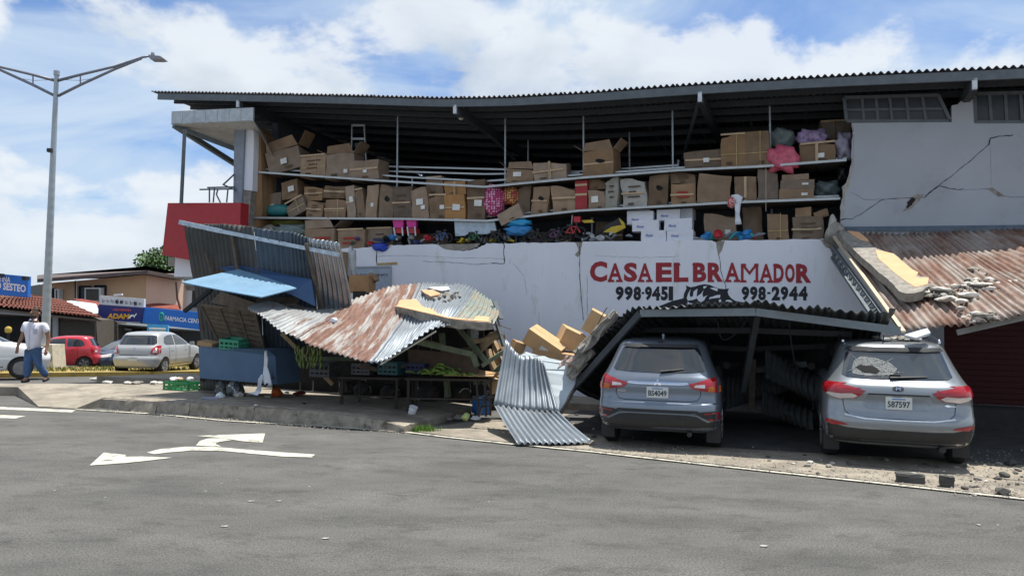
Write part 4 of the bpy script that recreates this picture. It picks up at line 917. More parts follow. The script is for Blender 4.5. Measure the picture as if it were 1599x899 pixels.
# fallen parapet beam with peach paint
def lumpy(bm, amp, cuts=3):
    bmesh.ops.subdivide_edges(bm, edges=bm.edges[:], cuts=cuts, use_grid_fill=True)
    for v in bm.verts: v.co += Vector((random.uniform(-amp, amp), random.uniform(-amp, amp), random.uniform(-amp, amp)))
    return bm
def lv(x, y, f):                                     # point above the lean-to plane for a pixel
    d = ray(x, y); o = G2[0][1]; n_ = (G2[0][2]-G2[0][0]).cross(G2[3][1]-G2[0][1]).normalized()
    if n_.z < 0: n_ = -n_
    o = o+n_*f; return CAM+d*((o-CAM).dot(n_)/d.dot(n_))
bp = thing('fallen_wall_beam', 'long fallen concrete beam with peach painted face lying on the rusty canopy', 'rubble', lv(1400, 440, 0))
cen = [lv(1318, 372, .14), lv(1345, 395, .14), lv(1375, 422, .14), lv(1398, 440, .14), lv(1424, 452, .14)]
n_ = (G2[0][2]-G2[0][0]).cross(G2[3][1]-G2[0][1]).normalized(); n_ = n_ if n_.z > 0 else -n_
fce = [(1310, 362), (1322, 361), (1340, 365), (1358, 380), (1368, 388), (1395, 396), (1410, 408), (1425, 422), (1436, 432), (1450, 434), (1450, 446), (1440, 455), (1415, 458), (1404, 454), (1385, 434), (1360, 414), (1335, 392), (1318, 376)]
Q = []
for a, b_ in zip(fce, fce[1:]+fce[:1]):
    for k in range(2): Q.append((a[0]+(b_[0]-a[0])*k/2+random.uniform(-1, 1), a[1]+(b_[1]-a[1])*k/2+random.uniform(-1, 1)))
up_ = [lv(x, y, .13) for x, y in Q]
obj('concrete_core', prism(up_, [p-n_*.14 for p in up_]), rawconc, bp)
for P in ([(1323, 360), (1341, 362), (1355, 373), (1357, 377), (1345, 375), (1330, 366)], [(1367, 390), (1380, 392), (1395, 396), (1407, 406), (1424, 420), (1434, 425), (1430, 431), (1437, 434), (1450, 433), (1449, 443), (1430, 448), (1416, 440), (1396, 425), (1384, 414), (1372, 404)]):
    Pw = [lv(x, y, .136) for x, y in P]; obj('painted_face', prism(Pw, [p-n_*.012 for p in Pw]), peach, bp)
rn3 = random.Random(12)
chm = [rawconc, mat('pale_rubble', (.52, .50, .46), .95, var=.2, scale=10, bump=.4), mat('dark_rubble', (.09, .085, .08), .95, var=.3)]
for k in range(95):
    f = rn3.random(); x = 1448+f*150; y = 447+(rn3.gauss(0, 8))+ (6 if f < .4 else -2) - f*6
    if rn3.random() < .3: x, y = rn3.uniform(1500, 1600), rn3.uniform(480, 505)-(0)
    if y > 512-(max(0, x-1494))*.24: continue
    s = rn3.choice((.04, .05, .06, .08, .11, .15)); q = bmesh.new(); rock(q, lv(x, y, .03), s*1.5, s*1.1, s*.7, k+200, 0)
    obj('rubble_piece', q, chm[rn3.choice((0, 1, 1, 2))], None, 'small plaster rubble piece scattered across the rusty canopy', 'rubble', 'rubble on the rusty canopy')
for x, y, s in ((1470, 452, .3), (1478, 466, .26), (1510, 460, .24), (1440, 455, .2), (1532, 444, .26), (1545, 451, .2), (1575, 442, .3), (1500, 470, .2)):
    c = lv(x, y, .05); q = bmesh.new(); rock(q, c, s*1.3, s, s*.35, int(x)); obj('rubble_piece', q, chm[1], None, 'larger white plaster plate among the rubble on the rusty canopy', 'rubble', 'plaster plates on the rusty canopy')
# broken column stub at the wall corner
q = bmesh.new(); rock(q, A(1304, 366, .15), .4, .3, .45, 71, 2); obj('broken_column_stub', q, rawconc, None, 'rough broken concrete stub at the upper corner of the wall', 'rubble')
q = bmesh.new(); rock(q, A(1300, 352, -.1), .22, .2, .5, 72, 2); obj('broken_column_stub', q, mat('pale_rubble2', (.42, .4, .36), .95, var=.2, bump=.5), None, 'paler crumbling concrete under the jagged wall edge', 'rubble')
# plasterboard scrap bridging the canopy corner
obj('plaster_panel', slabdir([lv(1412, 520, .05)-UP*.02, lv(1448, 512, .06), lv(1453, 519, .05), lv(1430, 527, .05)], Vector((0, 0, -.03))), mat('pale_panel', (.55, .57, .6), .7), None, 'pale grey panel fallen at the rusty canopy corner', 'panel')
# rubble on the forecourt
for k in range(120):
    x = rn3.uniform(1180, 1660); y = rn3.uniform(702, 735)+(x-1180)*.075
    if k > 55: x, y = rn3.uniform(1505, 1640), rn3.uniform(708, 765)
    if k > 105: x, y = rn3.uniform(880, 935), rn3.uniform(640, 690)
    s = rn3.choice((.02, .03, .03, .04, .05, .07)); q = bmesh.new(); rock(q, G(x, y, .015)+UP*s*.2, s*1.6, s*1.2, s*.7, k+400, 0)
    obj('rubble_piece', q, chm[rn3.choice((0, 0, 1, 2, 2))], None, 'small rubble piece scattered over the sunlit forecourt edge', 'rubble', 'rubble on the forecourt')
for x, y, sx, sy, sz, lb in ((1421, 748, .3, .13, .1, 'dark rectangular block on the forecourt edge line'), (1478, 755, .14, .1, .12, 'dark pointed lump beside the rectangular block'), (1566, 767, .16, .13, .09, 'dark rounded lump on the forecourt near the edge line'), (1579, 722, .14, .12, .1, 'black lump at the shadow edge of the forecourt'), (1568, 740, .12, .1, .07, 'small dark lump in the middle of the sunlit forecourt')):
    q = bmesh.new()
    if 'rect' in lb: box(q, G(x, y+4, .014)+UP*sz/2, sx, sy, sz, FR, .01); lumpy(q, .008)
    else: rock(q, G(x, y+4, .014)+UP*sz*.35, sx*1.2, sy*1.2, sz, int(x))
    obj('concrete_lump', q, mat('dark_lump', (.075, .075, .07), .95, var=.3, bump=.5), None, lb, 'rubble')

# fine grit and dust crumbs
bm = bmesh.new(); rg_ = random.Random(77)
for k in range(2600):
    if k < 1300: x = rg_.uniform(880, 1680); y = 703+(x-930)*.109+abs(rg_.gauss(0, 14))*-1+4
    elif k < 2000: x, y = rg_.uniform(1490, 1680), rg_.uniform(700, 775)
    else: x = rg_.uniform(170, 640); y = 641+(x-170)*.073+rg_.gauss(0, 2)
    s_ = rg_.choice((.006, .008, .01, .014, .02)); p = G(x, y, .014)
    vs = [bm.verts.new(p+Vector((math.cos(a)*s_*rg_.uniform(.6, 1.3), math.sin(a)*s_*rg_.uniform(.6, 1.3), 0))) for a in (0, 2.1, 4.2)]; tpv = bm.verts.new(p+UP*s_*.9)
    for i in range(3): bm.faces.new((vs[i], vs[(i+1) % 3], tpv))
obj('grit', bm, mat('grit_mix', (.30, .27, .23), .95, var=.7, scale=3), kind='stuff', label='fine grit and crumbs along the forecourt edge and kerb', cat='grit')
for k, (x, y) in enumerate(((392, 781), (436, 781), (350, 820), (508, 839), (1192, 851), (1528, 818))):
    q = bmesh.new(); p = G(x, y, .012); n3 = 7; pts = [p+Vector((math.cos(a*6.283/n3)*rg_.uniform(.01, .05), math.sin(a*6.283/n3)*rg_.uniform(.01, .03), -.004+rg_.uniform(0, .003))) for a in range(n3)]
    obj('paper_scrap', slabdir(pts, Vector((0, 0, -.004)), q), mat('scrap_white', (.34, .34, .32), .9), None, 'small whitish scrap pressed flat on the open road', 'litter', 'scraps on the road')
for (a, b_) in (((948, 480, 3.0), (932, 510, 3.0)), ((1303, 352, .1), (1322, 341, .3)), ((1298, 360, .1), (1318, 365, .4)), ((762, 506, 4.0), (798, 514, 4.1))):
    q = bmesh.new(); pa, pb = A(*a), A(*b_); tube(q, [pa, pa.lerp(pb, .5)+UP*.03, pb], .008, 6); obj('reinforcing_bar', q, mat('rusty_bar', (.09, .06, .05), .8), None, ('thin bent steel bar sticking up beside the carport', 'thin bar poking from the broken wall edge', 'second bar poking from the broken column stub', 'thin bar sticking out under the peach slab')[int(a[0]) % 5 % 4 if False else ((948, 1303, 1298, 762).index(a[0]))], 'steel bar')

for i, (pts, lb) in enumerate((([(1120, 500, 4.5), (1128, 530, 4.4), (1150, 520, 4.3), (1166, 500, 4.4)], 'black cable looping below the carport front beam'), ([(1232, 505, 4.4), (1240, 560, 4.2), (1252, 585, 4.0)], 'black cable hanging straight down inside the carport'), ([(905, 382, .15), (906, 440, .12), (911, 500, .1)], 'thin dark wire dangling down the white wall'))):
    obj('hanging_cable', tube(bmesh.new(), [crom([A(*p) for p in pts], k/12) for k in range(13)], .011 if i < 2 else .006, 6), blackpaint, None, lb, 'cable')
for (x0, y0, v0, x1, y1, v1, w_) in ((1195, 545, 2.6, 1300, 600, 2.4, .5), (1130, 590, 2.0, 1230, 560, 1.8, .6), (1190, 610, 2.2, 1270, 640, 2.0, .4)):
    a, b_ = A(x0, y0, v0), A(x1, y1, v1); e = Vector((.1, .3, .9)).normalized()*w_
    sheet('crumpled_sheet', [[a, a.lerp(b_, .5)+NV*.08, b_], [a-e*.5+NV*.06, a.lerp(b_, .45)-e*.5-NV*.07, b_-e*.5], [a-e, a.lerp(b_, .5)-e+NV*.05, b_-e]], cpm, port, pitch=.1, amp=.022, nv=6)
# ------------------------------------------------------------------ cars
def carpaint(name, col, metal=.6, rough=.3):
    return mat(name, col, rough, metal, var=.05, scale=2, coat=.7, rust2=(tuple(c*.8+.06 for c in col), 1.6, .5, .8))
tyre_m = mat('tyre_rubber', (.018, .018, .019), .85); rim_m = mat('alloy_rim', (.27, .275, .285), .35, .7); cglass = mat('car_glass', (.008, .009, .011), .03, spec=.9, var=.05, coat=.8)
chrome = mat('chrome', (.75, .76, .78), .12, 1.0, var=.03); trim = mat('black_trim', (.022, .023, .025), .55); gap_m = mat('panel_gap', (.01, .01, .011), .9)
lamp_r = mat('red_lens', (.30, .010, .016), .15, coat=.8, var=.1); lamp_c = mat('clear_lens', (.62, .56, .54), .12, .2, coat=.8); lamp_a = mat('amber_lens', (.5, .12, .015), .15, coat=.8)
plate_m = mat('number_plate', (.58, .60, .58), .5, var=.04); plate_t = mat('plate_digits', (.02, .035, .05), .6)
def car_body(slices, L, wheels, paint, ne=3.6, nf=3.0, ar=.5, af=.9, nlev=3):
    """stack of plan outlines (z, y_rear, y_front, half width[, rear depth]) -> closed shell, arches cut out"""
    S = [Vector(s[:4]) for s in slices]; pts = []
    n = len(S)-1
    for i in range(n):
        for k in range(nlev): pts.append(crom(S, (i+k/nlev)/n))
    pts.append(S[-1]); bm = bmesh.new(); rings = []; NR, NSD, NF = 14, 10, 12
    for q in pts:
        z, yr, yf, w_ = q; ln = yf-yr; a = min(ar, ln*.45); f = min(af, ln*.45); half = []
        for k in range(NR+1):
            t = (k/NR)*math.pi/2; half.append((w_*abs(math.sin(t))**(2/ne), yr+a-a*abs(math.cos(t))**(2/ne)))
        for k in range(1, NSD): half.append((w_, yr+a+(ln-a-f)*k/NSD))
        for k in range(NF+1):
            t = (1-k/NF)*math.pi/2; half.append((w_*abs(math.sin(t))**(2/nf), yf-f+f*abs(math.cos(t))**(2/nf)))
        full = half+[(-x, y) for x, y in half[-2:0:-1]]
        rings.append([bm.verts.new((x, y, z)) for x, y in full])
    m_ = len(rings[0])
    for a, b in zip(rings, rings[1:]):
        for k in range(m_): bm.faces.new((a[k], a[(k+1) % m_], b[(k+1) % m_], b[k]))
    bm.faces.new(rings[0][::-1])
    z = slices[-1][0]; c = bm.verts.new((0, (pts[-1][1]+pts[-1][2])/2, z+.01))
    for k in range(m_): bm.faces.new((rings[-1][k], rings[-1][(k+1) % m_], c))
    bmesh.ops.recalc_face_normals(bm, faces=bm.faces[:])
    me = bpy.data.meshes.new('body'); bm.to_mesh(me); bm.free(); me.materials.append(paint); me.materials.append(trim)
    o = bpy.data.objects.new('body', me); COL.objects.link(o)
    cb = bmesh.new()
    for (wx, wy, r) in wheels:
        q = bmesh.new(); lathe(q, [(r*1.13, -.2), (r*1.13, .35)], (wx-.13 if wx > 0 else wx-.02, wy, r), 28, 'x') if False else None
        for sgn in (1,):
            x0 = (wx-.22) if wx > 0 else (wx-.5); x1 = x0+.72
            ra, rb = [], []
            for k in range(28):
                an = 2*math.pi*k/28; ra.append(cb.verts.new((x0, wy+r*1.12*math.cos(an), r+r*1.12*math.sin(an)))); rb.append(cb.verts.new((x1, wy+r*1.12*math.cos(an), r+r*1.12*math.sin(an))))
            for k in range(28): cb.faces.new((ra[k], ra[(k+1) % 28], rb[(k+1) % 28], rb[k]))
            cb.faces.new(ra); cb.faces.new(rb)
    bmesh.ops.recalc_face_normals(cb, faces=cb.faces[:])
    cme = bpy.data.meshes.new('cut'); cb.to_mesh(cme); cb.free(); cme.materials.append(paint); cme.materials.append(trim)
    for p in cme.polygons: p.material_index = 1
    co = bpy.data.objects.new('cut', cme); COL.objects.link(co)
    md = o.modifiers.new('b', 'BOOLEAN'); md.operation = 'DIFFERENCE'; md.object = co; md.solver = 'EXACT'
    me2 = bpy.data.meshes.new_from_object(o.evaluated_get(bpy.context.evaluated_depsgraph_get()))
    bpy.data.objects.remove(o); bpy.data.objects.remove(co)
    return me2
class Car:
    def __init__(s, name, label, slices, L, W_, wheels, paint, **k):
        WORLD[0] = False
        s.t = thing(name, label, 'car'); me = car_body(slices, L, wheels, paint, **k)
        b2 = bmesh.new(); b2.from_mesh(me); s.bvh = BVHTree.FromBMesh(b2); b2.free()
        s.body = obj('body', me, [], s.t, smooth=True); s.body.data.materials.clear()
        s.body.data.materials.append(paint); s.body.data.materials.append(trim)
        md = s.body.modifiers.new('e', 'EDGE_SPLIT'); md.split_angle = R(38)
        s.paint = paint; s.W = W_
        for (wx, wy, r) in wheels: s.wheel(wx, wy, r)
    def hit(s, a, b, axis):
        if axis == 'rear': o, d = Vector((a, -2, b)), Vector((0, 1, 0))
        elif axis == 'front': o, d = Vector((a, 8, b)), Vector((0, -1, 0))
        elif axis == 'right': o, d = Vector((3, a, b)), Vector((-1, 0, 0))
        elif axis == 'left': o, d = Vector((-3, a, b)), Vector((1, 0, 0))
        else: o, d = Vector((a, b, 4)), Vector((0, 0, -1))
        p, n, *_ = s.bvh.ray_cast(o, d)
        return (p, n) if p is not None else (None, None)
    def patch(s, name, poly, axis, ma, off=.006, thick=.012, parent=None, cell=.06):
        bm = bmesh.new(); vs = [bm.verts.new((x, y, 0)) for x, y in poly]
        for tri in tessellate_polygon([[Vector((x, y, 0)) for x, y in poly]]): bm.faces.new([vs[k] for k in tri])
        xs = [p[0] for p in poly]; ys = [p[1] for p in poly]
        for ax, (lo, hi) in ((0, (min(xs), max(xs))), (1, (min(ys), max(ys)))):
            k = max(1, int((hi-lo)/cell))
            for i in range(1, k):
                co = [0, 0, 0]; no = [0, 0, 0]; co[ax] = lo+(hi-lo)*i/k; no[ax] = 1
                bmesh.ops.bisect_plane(bm, geom=bm.verts[:]+bm.edges[:]+bm.faces[:], plane_co=co, plane_no=no)
        dirv = {'rear': Vector((0, -1, 0)), 'front': Vector((0, 1, 0)), 'right': Vector((1, 0, 0)), 'left': Vector((-1, 0, 0)), 'top': UP}[axis]
        bad = []
        for v in bm.verts:
            p, n = s.hit(v.co.x, v.co.y, axis)
            if p is None: bad.append(v); continue
            if n.dot(dirv) < 0: n = -n
            v.co = p+(dirv*.7+n*.3).normalized()*off
        bmesh.ops.delete(bm, geom=bad, context='VERTS')
        bmesh.ops.recalc_face_normals(bm, faces=bm.faces[:])
        for f in bm.faces[:]:
            if f.normal.dot(dirv) < 0: f.normal_flip()
        o = obj(name, bm, ma, parent or s.t, smooth=True); return o
    def line(s, pts, axis, w=.008, ma=None, name='panel_gap', off=.003):
        for k, (a, b) in enumerate(zip(pts, pts[1:])): pass
        poly = []; L_ = []; R_ = []
        for i, p in enumerate(pts):
            a, b = pts[max(i-1, 0)], pts[min(i+1, len(pts)-1)]; dx, dy = b[0]-a[0], b[1]-a[1]; l = math.hypot(dx, dy) or 1
            L_.append((p[0]-dy/l*w/2, p[1]+dx/l*w/2)); R_.append((p[0]+dy/l*w/2, p[1]-dx/l*w/2))
        return s.patch(name, L_+R_[::-1], axis, ma or gap_m, off, cell=.05)
    def sym(s, name, poly, axis, ma, **k):
        r = []
        if axis in ('rear', 'front', 'top'):
            for sg in (1, -1): r.append(s.patch(name, [(x*sg, y) for x, y in (poly if sg == 1 else poly[::-1])], axis, ma, **k))
        else:
            for ax in ('right', 'left'): r.append(s.patch(name, poly, ax, ma, **k))
        return r
    def wheel(s, wx, wy, r):
        sg = 1 if wx > 0 else -1; q = bmesh.new(); w_ = .105
        lathe(q, [(r*.62, -w_), (r*.9, -w_), (r, -w_*.6), (r, w_*.6), (r*.9, w_), (r*.62, w_), (r*.6, 0)], (wx-sg*.115, wy, r), 28, 'x')
        ty = obj('wheel', q, tyre_m, s.t, smooth=True)
        q = bmesh.new(); lathe(q, [(0, sg*.02), (r*.2, sg*.03), (r*.2, sg*.0), (r*.56, -sg*.03), (r*.64, sg*.03), (r*.66, sg*.03), (r*.66, -sg*.1)], (wx-sg*.05, wy, r), 24, 'x')
        obj('rim_dish', q, trim, ty)
        q = bmesh.new()
        for k in range(5):
            an = 2*math.pi*k/5; c_, s_ = math.cos(an), math.sin(an)
            for da in (-.12, .12):
                e = Vector((wx-sg*.012, wy+r*.63*math.cos(an+da), r+r*.63*math.sin(an+da))); bar(q, Vector((wx-sg*.006, wy+r*.1*c_, r+r*.1*s_)), e, .026, .03, Vector((1, 0, 0)))
        lathe(q, [(r*.6, 0), (r*.68, .0), (r*.68, sg*.02), (r*.6, sg*.02)], (wx-sg*.03, wy, r), 28, 'x')
        obj('rim', q, rim_m, ty)
    def box(s, name, c, sx, sy, sz, ma, rot=None, parent=None):
        q = bmesh.new(); box(q, c, sx, sy, sz, rot); bmesh.ops.bevel(q, geom=q.edges[:], offset=min(sx, sy, sz)*.25, segments=2, affect='EDGES'); return obj(name, q, ma, parent or s.t)
    def plate(s, txt, x, z, w_=.31, h_=.155, tilt=0):
        p, n = s.hit(x, z, 'rear'); y = min(s.hit(x+dx, z+dz, 'rear')[0].y for dx in (-.15, .15) for dz in (-.07, .07))-.014
        pl = s.box('number_plate', (x, y, z), w_, .012, h_, plate_m)
        if txt: lettering(txt, Vector((x-w_*.42, y-.0085, z-h_*.32)), Vector((1, 0, 0)), UP, w_*.84, h_*.52, plate_t, pl, 'plate_digits', bold=.02)
        q = bmesh.new(); box(q, (x, y-.0075, z+h_*.37), w_*.5, .002, .012); obj('plate_band', q, bluepl, pl); return pl
    def done(s, loc, heading, tilt=0, pitch=0):
        s.t.location = loc; s.t.rotation_euler = (pitch, tilt, heading); WORLD[0] = True
    def wiper(s, x0, z0, x1, z1):
        q = bmesh.new(); a, b = s.hit(x0, z0, 'rear')[0], s.hit(x1, z1, 'rear')[0]; off = Vector((0, -.03, .0)); tube(q, [a+off, a.lerp(b, .5)+off, b+off*.6], [.016, .012, .008], 6); obj('wiper', q, trim, s.t)

# ---- crossover under the carport
asx_p = carpaint('steel_blue_grey_paint', (.17, .20, .245), .6, .26)
sl = [(.27, .16, 4.1, .76), (.33, .06, 4.2, .84), (.45, .01, 4.27, .875), (.60, 0, 4.29, .885), (.68, .02, 4.28, .885), (.715, .055, 4.25, .882), (.80, .075, 4.2, .885), (.93, .075, 4.12, .88), (1.0, .10, 3.9, .868), (1.05, .13, 3.3, .845), (1.10, .17, 3.12, .815), (1.26, .29, 2.88, .745), (1.44, .42, 2.5, .675), (1.53, .50, 2.2, .63), (1.575, .60, 1.95, .57), (1.605, .85, 1.7, .42)]
wh = [(sx*.885, wy, .34) for sx in (1, -1) for wy in (.78, 3.42)]
c = Car('parked_car', 'grey blue crossover parked under the collapsed carport with intact rear window', sl, 4.3, 1.77, wh, asx_p, ne=4.2)
c.patch('rear_window', [(-.63, 1.135), (-.665, 1.16), (-.57, 1.44), (-.54, 1.465), (.54, 1.465), (.57, 1.44), (.665, 1.16), (.63, 1.135), (.4, 1.118), (0, 1.11), (-.4, 1.118)], 'rear', cglass, off=.006)
c.patch('spoiler', [(-.56, 1.475), (-.53, 1.515), (.53, 1.515), (.56, 1.475), (.3, 1.468), (-.3, 1.468)], 'rear', trim, off=.035)
for sg in (1, -1):
    l = c.patch('tail_lamp', [(sg*x, z) for x, z in [(.42, .965), (.55, .995), (.74, 1.055), (.835, 1.075), (.868, 1.0), (.872, .86), (.80, .855), (.60, .88), (.48, .905)]], 'rear', lamp_r, off=.014)
    c.patch('reverse_lens', [(sg*x, z) for x, z in [(.51, .925), (.53, .955), (.66, .965), (.66, .915)]], 'rear', lamp_c, off=.019, parent=l)
    c.patch('indicator_lens', [(sg*x, z) for x, z in [(.70, .865), (.70, .93), (.866, .95), (.87, .865)]], 'rear', lamp_a, off=.019, parent=l)
    r_ = c.patch('bumper_insert', [(sg*x, z) for x, z in [(.52, .55), (.62, .585), (.865, .60), (.87, .465), (.72, .46), (.60, .50)]], 'rear', trim, off=.006)
    c.patch('reflector', [(sg*x, z) for x, z in [(.64, .565), (.86, .585), (.865, .475), (.72, .47), (.70, .487), (.84, .492), (.838, .568), (.66, .55)]], 'rear', lamp_r, off=.011, parent=r_)
c.patch('chrome_strip', [(-.42, .985), (.42, .985), (.44, .958), (.3, .948), (-.3, .948), (-.44, .958)], 'rear', chrome, off=.02)
for an in (90, 210, 330):
    a = R(an); e = (math.cos(a), math.sin(a)); pr = (-e[1], e[0]); c.patch('emblem_diamond', [(0, .972), (e[0]*.03+pr[0]*.018, .972+e[1]*.03+pr[1]*.018), (e[0]*.062, .972+e[1]*.062), (e[0]*.03-pr[0]*.018, .972+e[1]*.03-pr[1]*.018)], 'rear', chrome, off=.032)
c.line([(-.60, .90), (-.60, .80), (-.55, .735), (-.45, .72), (.45, .72), (.55, .735), (.60, .80), (.60, .90)], 'rear')
c.patch('bumper_slot', [(-.56, .60), (.56, .60), (.60, .575), (.45, .555), (-.45, .555), (-.60, .575)], 'rear', trim, off=.008)
c.patch('diffuser', [(-.84, .455), (-.70, .445), (-.55, .52), (-.42, .535), (.42, .535), (.55, .52), (.70, .445), (.84, .455), (.82, .30), (-.82, .30)], 'rear', trim, off=.010)
c.patch('silver_lip', [(-.74, .452), (-.56, .545), (-.42, .556), (.42, .556), (.56, .545), (.74, .452), (.70, .44), (.54, .522), (.42, .537), (-.42, .537), (-.54, .522), (-.70, .44)], 'rear', asx_p, off=.016)
c.plate('BS4049', 0, .835)
lettering('ASX', Vector((-.58, c.hit(-.52, .83, 'rear')[0].y-.012, .83)), Vector((1, 0, 0)), UP, .13, .035, chrome, c.t, 'badge')
c.wiper(.03, 1.13, .36, 1.17)
c.box('antenna_fin', (0, .95, 1.635), .035, .13, .06, asx_p)
c.box('camera_pod', (0, .52, 1.56), .08, .05, .03, trim)
c.sym('side_window', [(.75, 1.18), (.95, 1.40), (1.4, 1.47), (2.2, 1.46), (2.9, 1.13), (2.4, 1.10), (.85, 1.12)], 'right', cglass, off=.006)
c.sym('door_line', [(1.45, .45), (1.46, .45), (1.46, 1.1), (1.45, 1.1)], 'right', gap_m, off=.003); c.sym('sill_trim', [(1.2, .30), (3.0, .30), (3.0, .40), (1.2, .40)], 'right', trim, off=.008)
c.patch('windscreen', [(-.6, 1.15), (.6, 1.15), (.5, 1.46), (-.5, 1.46)], 'front', cglass); c.sym('headlamp', [(.45, .80), (.8, .86), (.8, .72), (.5, .70)], 'front', lamp_c, off=.01)
for sg in (1, -1):
    c.box('wing_mirror', (sg*.92, 2.75, 1.10), .12, .1, .12, trim); c.box('mud_flap', (sg*.77, .42, .24), .2, .02, .26, trim)
q = bmesh.new(); tube(q, [(.45, .05, .26), (.45, .5, .27)], .035, 10); obj('exhaust', q, trim, c.t)
q = bmesh.new(); box(q, (0, .78, .3), 1.3, .12, .1); obj('rear_axle', q, trim, c.t)
rl_, rr_ = G(945, 686, .012), G(1113, 700, .012)
hd = -R(17)
p = A(1026, 600, 5.45); p = Vector((p.x, p.y, .012))
c.done(p, hd); asx = c.t

# ---- silver crossover with smashed rear window
tuc_p = carpaint('silver_blue_paint', (.255, .278, .298), .55, .27)
sl = [(.27, .18, 4.2, .78), (.34, .07, 4.3, .86), (.45, .02, 4.37, .895), (.55, 0, 4.4, .91), (.64, .01, 4.4, .912), (.70, .04, 4.37, .91), (.84, .075, 4.3, .905), (.95, .06, 4.2, .90), (1.03, .085, 3.9, .885), (1.08, .13, 3.4, .86), (1.13, .19, 3.2, .83), (1.28, .32, 2.95, .76), (1.46, .46, 2.5, .69), (1.55, .52, 2.2, .65), (1.60, .62, 1.95, .59), (1.635, .9, 1.7, .44)]
wh = [(sx*.90, wy, .35) for sx in (1, -1) for wy in (.85, 3.5)]
c = Car('parked_car', 'silver crossover with smashed rear window and rubble on its roof', sl, 4.4, 1.82, wh, tuc_p, ne=4.0)
rw = c.patch('rear_window', [(-.60, 1.15), (-.66, 1.18), (-.59, 1.46), (-.55, 1.49), (.55, 1.49), (.59, 1.46), (.66, 1.18), (.60, 1.15), (.3, 1.13), (-.3, 1.13)], 'rear', mat('hazy_car_glass', (.022, .028, .036), .04, spec=.9, coat=.8), off=.006, cell=.04)
shat = mat('shattered_glass', (.05, .066, .076), .3, var=.85, scale=34, bump=.6, bscale=50)
c.patch('shattered_glass', [(-.53, 1.24), (-.50, 1.36), (-.40, 1.42), (-.22, 1.40), (-.06, 1.34), (.02, 1.27), (-.04, 1.19), (-.2, 1.18), (-.36, 1.17), (-.52, 1.19)], 'rear', shat, off=.010, parent=rw, cell=.03)
c.patch('window_hole', [(-.49, 1.27), (-.42, 1.31), (-.36, 1.295), (-.28, 1.30), (-.22, 1.265), (-.19, 1.235), (-.24, 1.195), (-.32, 1.21), (-.38, 1.205), (-.44, 1.245)], 'rear', gap_m, off=.014, parent=rw)
for a, b_ in (((-.22, 1.30), (-.02, 1.40)), ((-.45, 1.32), (-.5, 1.42)), ((-.34, 1.31), (-.33, 1.43)), ((-.2, 1.24), (.08, 1.22)), ((-.28, 1.19), (-.16, 1.16)), ((-.47, 1.26), (-.58, 1.22))):
    c.line([a, ((a[0]+b_[0])/2+.012, (a[1]+b_[1])/2), b_], 'rear', .007, shat, 'glass_crack', .013)
c.patch('spoiler', [(-.60, 1.50), (-.57, 1.545), (.57, 1.545), (.60, 1.50), (.3, 1.49), (-.3, 1.49)], 'rear', trim, off=.03)
for sg in (1, -1):
    l = c.patch('tail_lamp', [(sg*x, z) for x, z in [(.385, .98), (.48, 1.015), (.68, 1.06), (.84, 1.085), (.885, 1.03), (.885, .97), (.83, .90), (.70, .865), (.52, .88), (.44, .925)]], 'rear', lamp_r, off=.014)
    c.patch('reverse_lens', [(sg*x, z) for x, z in [(.48, .915), (.55, .945), (.68, .935), (.84, .945), (.85, .92), (.80, .895), (.70, .868), (.53, .885)]], 'rear', lamp_c, off=.019, parent=l)
    c.patch('reflector', [(sg*x, z) for x, z in [(.60, .535), (.66, .56), (.80, .585), (.87, .59), (.86, .545), (.78, .525)]], 'rear', lamp_r, off=.010)
c.line([(-.66, .86), (-.64, .72), (-.58, .665), (-.40, .64), (.40, .64), (.58, .665), (.64, .72), (.66, .86)], 'rear')
c.patch('plate_recess', [(-.36, .94), (.36, .94), (.42, .80), (.36, .755), (-.36, .755), (-.42, .80)], 'rear', mat('recess_paint', (.24, .27, .30), .35, .6, coat=.5), off=.004)
c.patch('chrome_strip', [(-.36, .955), (.36, .955), (.36, .938), (-.36, .938)], 'rear', trim, off=.016)
c.patch('emblem', [(math.cos(R(a))*.068, 1.025+math.sin(R(a))*.036) for a in range(0, 360, 20)], 'rear', trim, off=.010)
for a, b_, w_ in (((-.026, 1.0), (-.018, 1.05), .01), ((.018, 1.0), (.026, 1.05), .01), ((-.02, 1.022), (.02, 1.03), .01)): c.line([a, b_], 'rear', w_, chrome, 'emblem_bar', .016)
c.line([(-.64, .665), (-.4, .63), (0, .622), (.4, .63), (.64, .665)], 'rear', .02, mat('bright_crease', (.62, .65, .67), .25, .8), 'bumper_crease', .012)
c.patch('lower_cladding', [(-.89, .56), (-.62, .50), (-.4, .49), (.4, .49), (.62, .50), (.89, .56), (.86, .31), (-.86, .31)], 'rear', trim, off=.008)
c.patch('badge', [(.52, .83), (.56, .845), (.60, .83), (.66, .828), (.66, .82), (.60, .82), (.56, .812)], 'rear', chrome, off=.012)
c.plate('587597', 0, .835)
c.wiper(-.08, 1.155, .36, 1.18); c.box('wiper_mount', (-.02, c.hit(0, 1.17, 'rear')[0].y-.02, 1.175), .14, .04, .05, trim)
c.sym('side_window', [(.85, 1.20), (1.0, 1.42), (1.5, 1.49), (2.2, 1.49), (2.9, 1.17), (2.4, 1.14), (.95, 1.16)], 'right', cglass, off=.006)
c.sym('side_lamp', [(.02, 1.07), (.3, 1.08), (.42, 1.06), (.3, .95), (.1, .90), (.02, .92)], 'right', lamp_r, off=.012)
c.sym('cladding', [(1.25, .30), (3.1, .30), (3.1, .42), (1.25, .42)], 'right', trim, off=.008); c.sym('door_line', [(1.5, .45), (1.51, .45), (1.51, 1.15), (1.5, 1.15)], 'right', gap_m, off=.003)
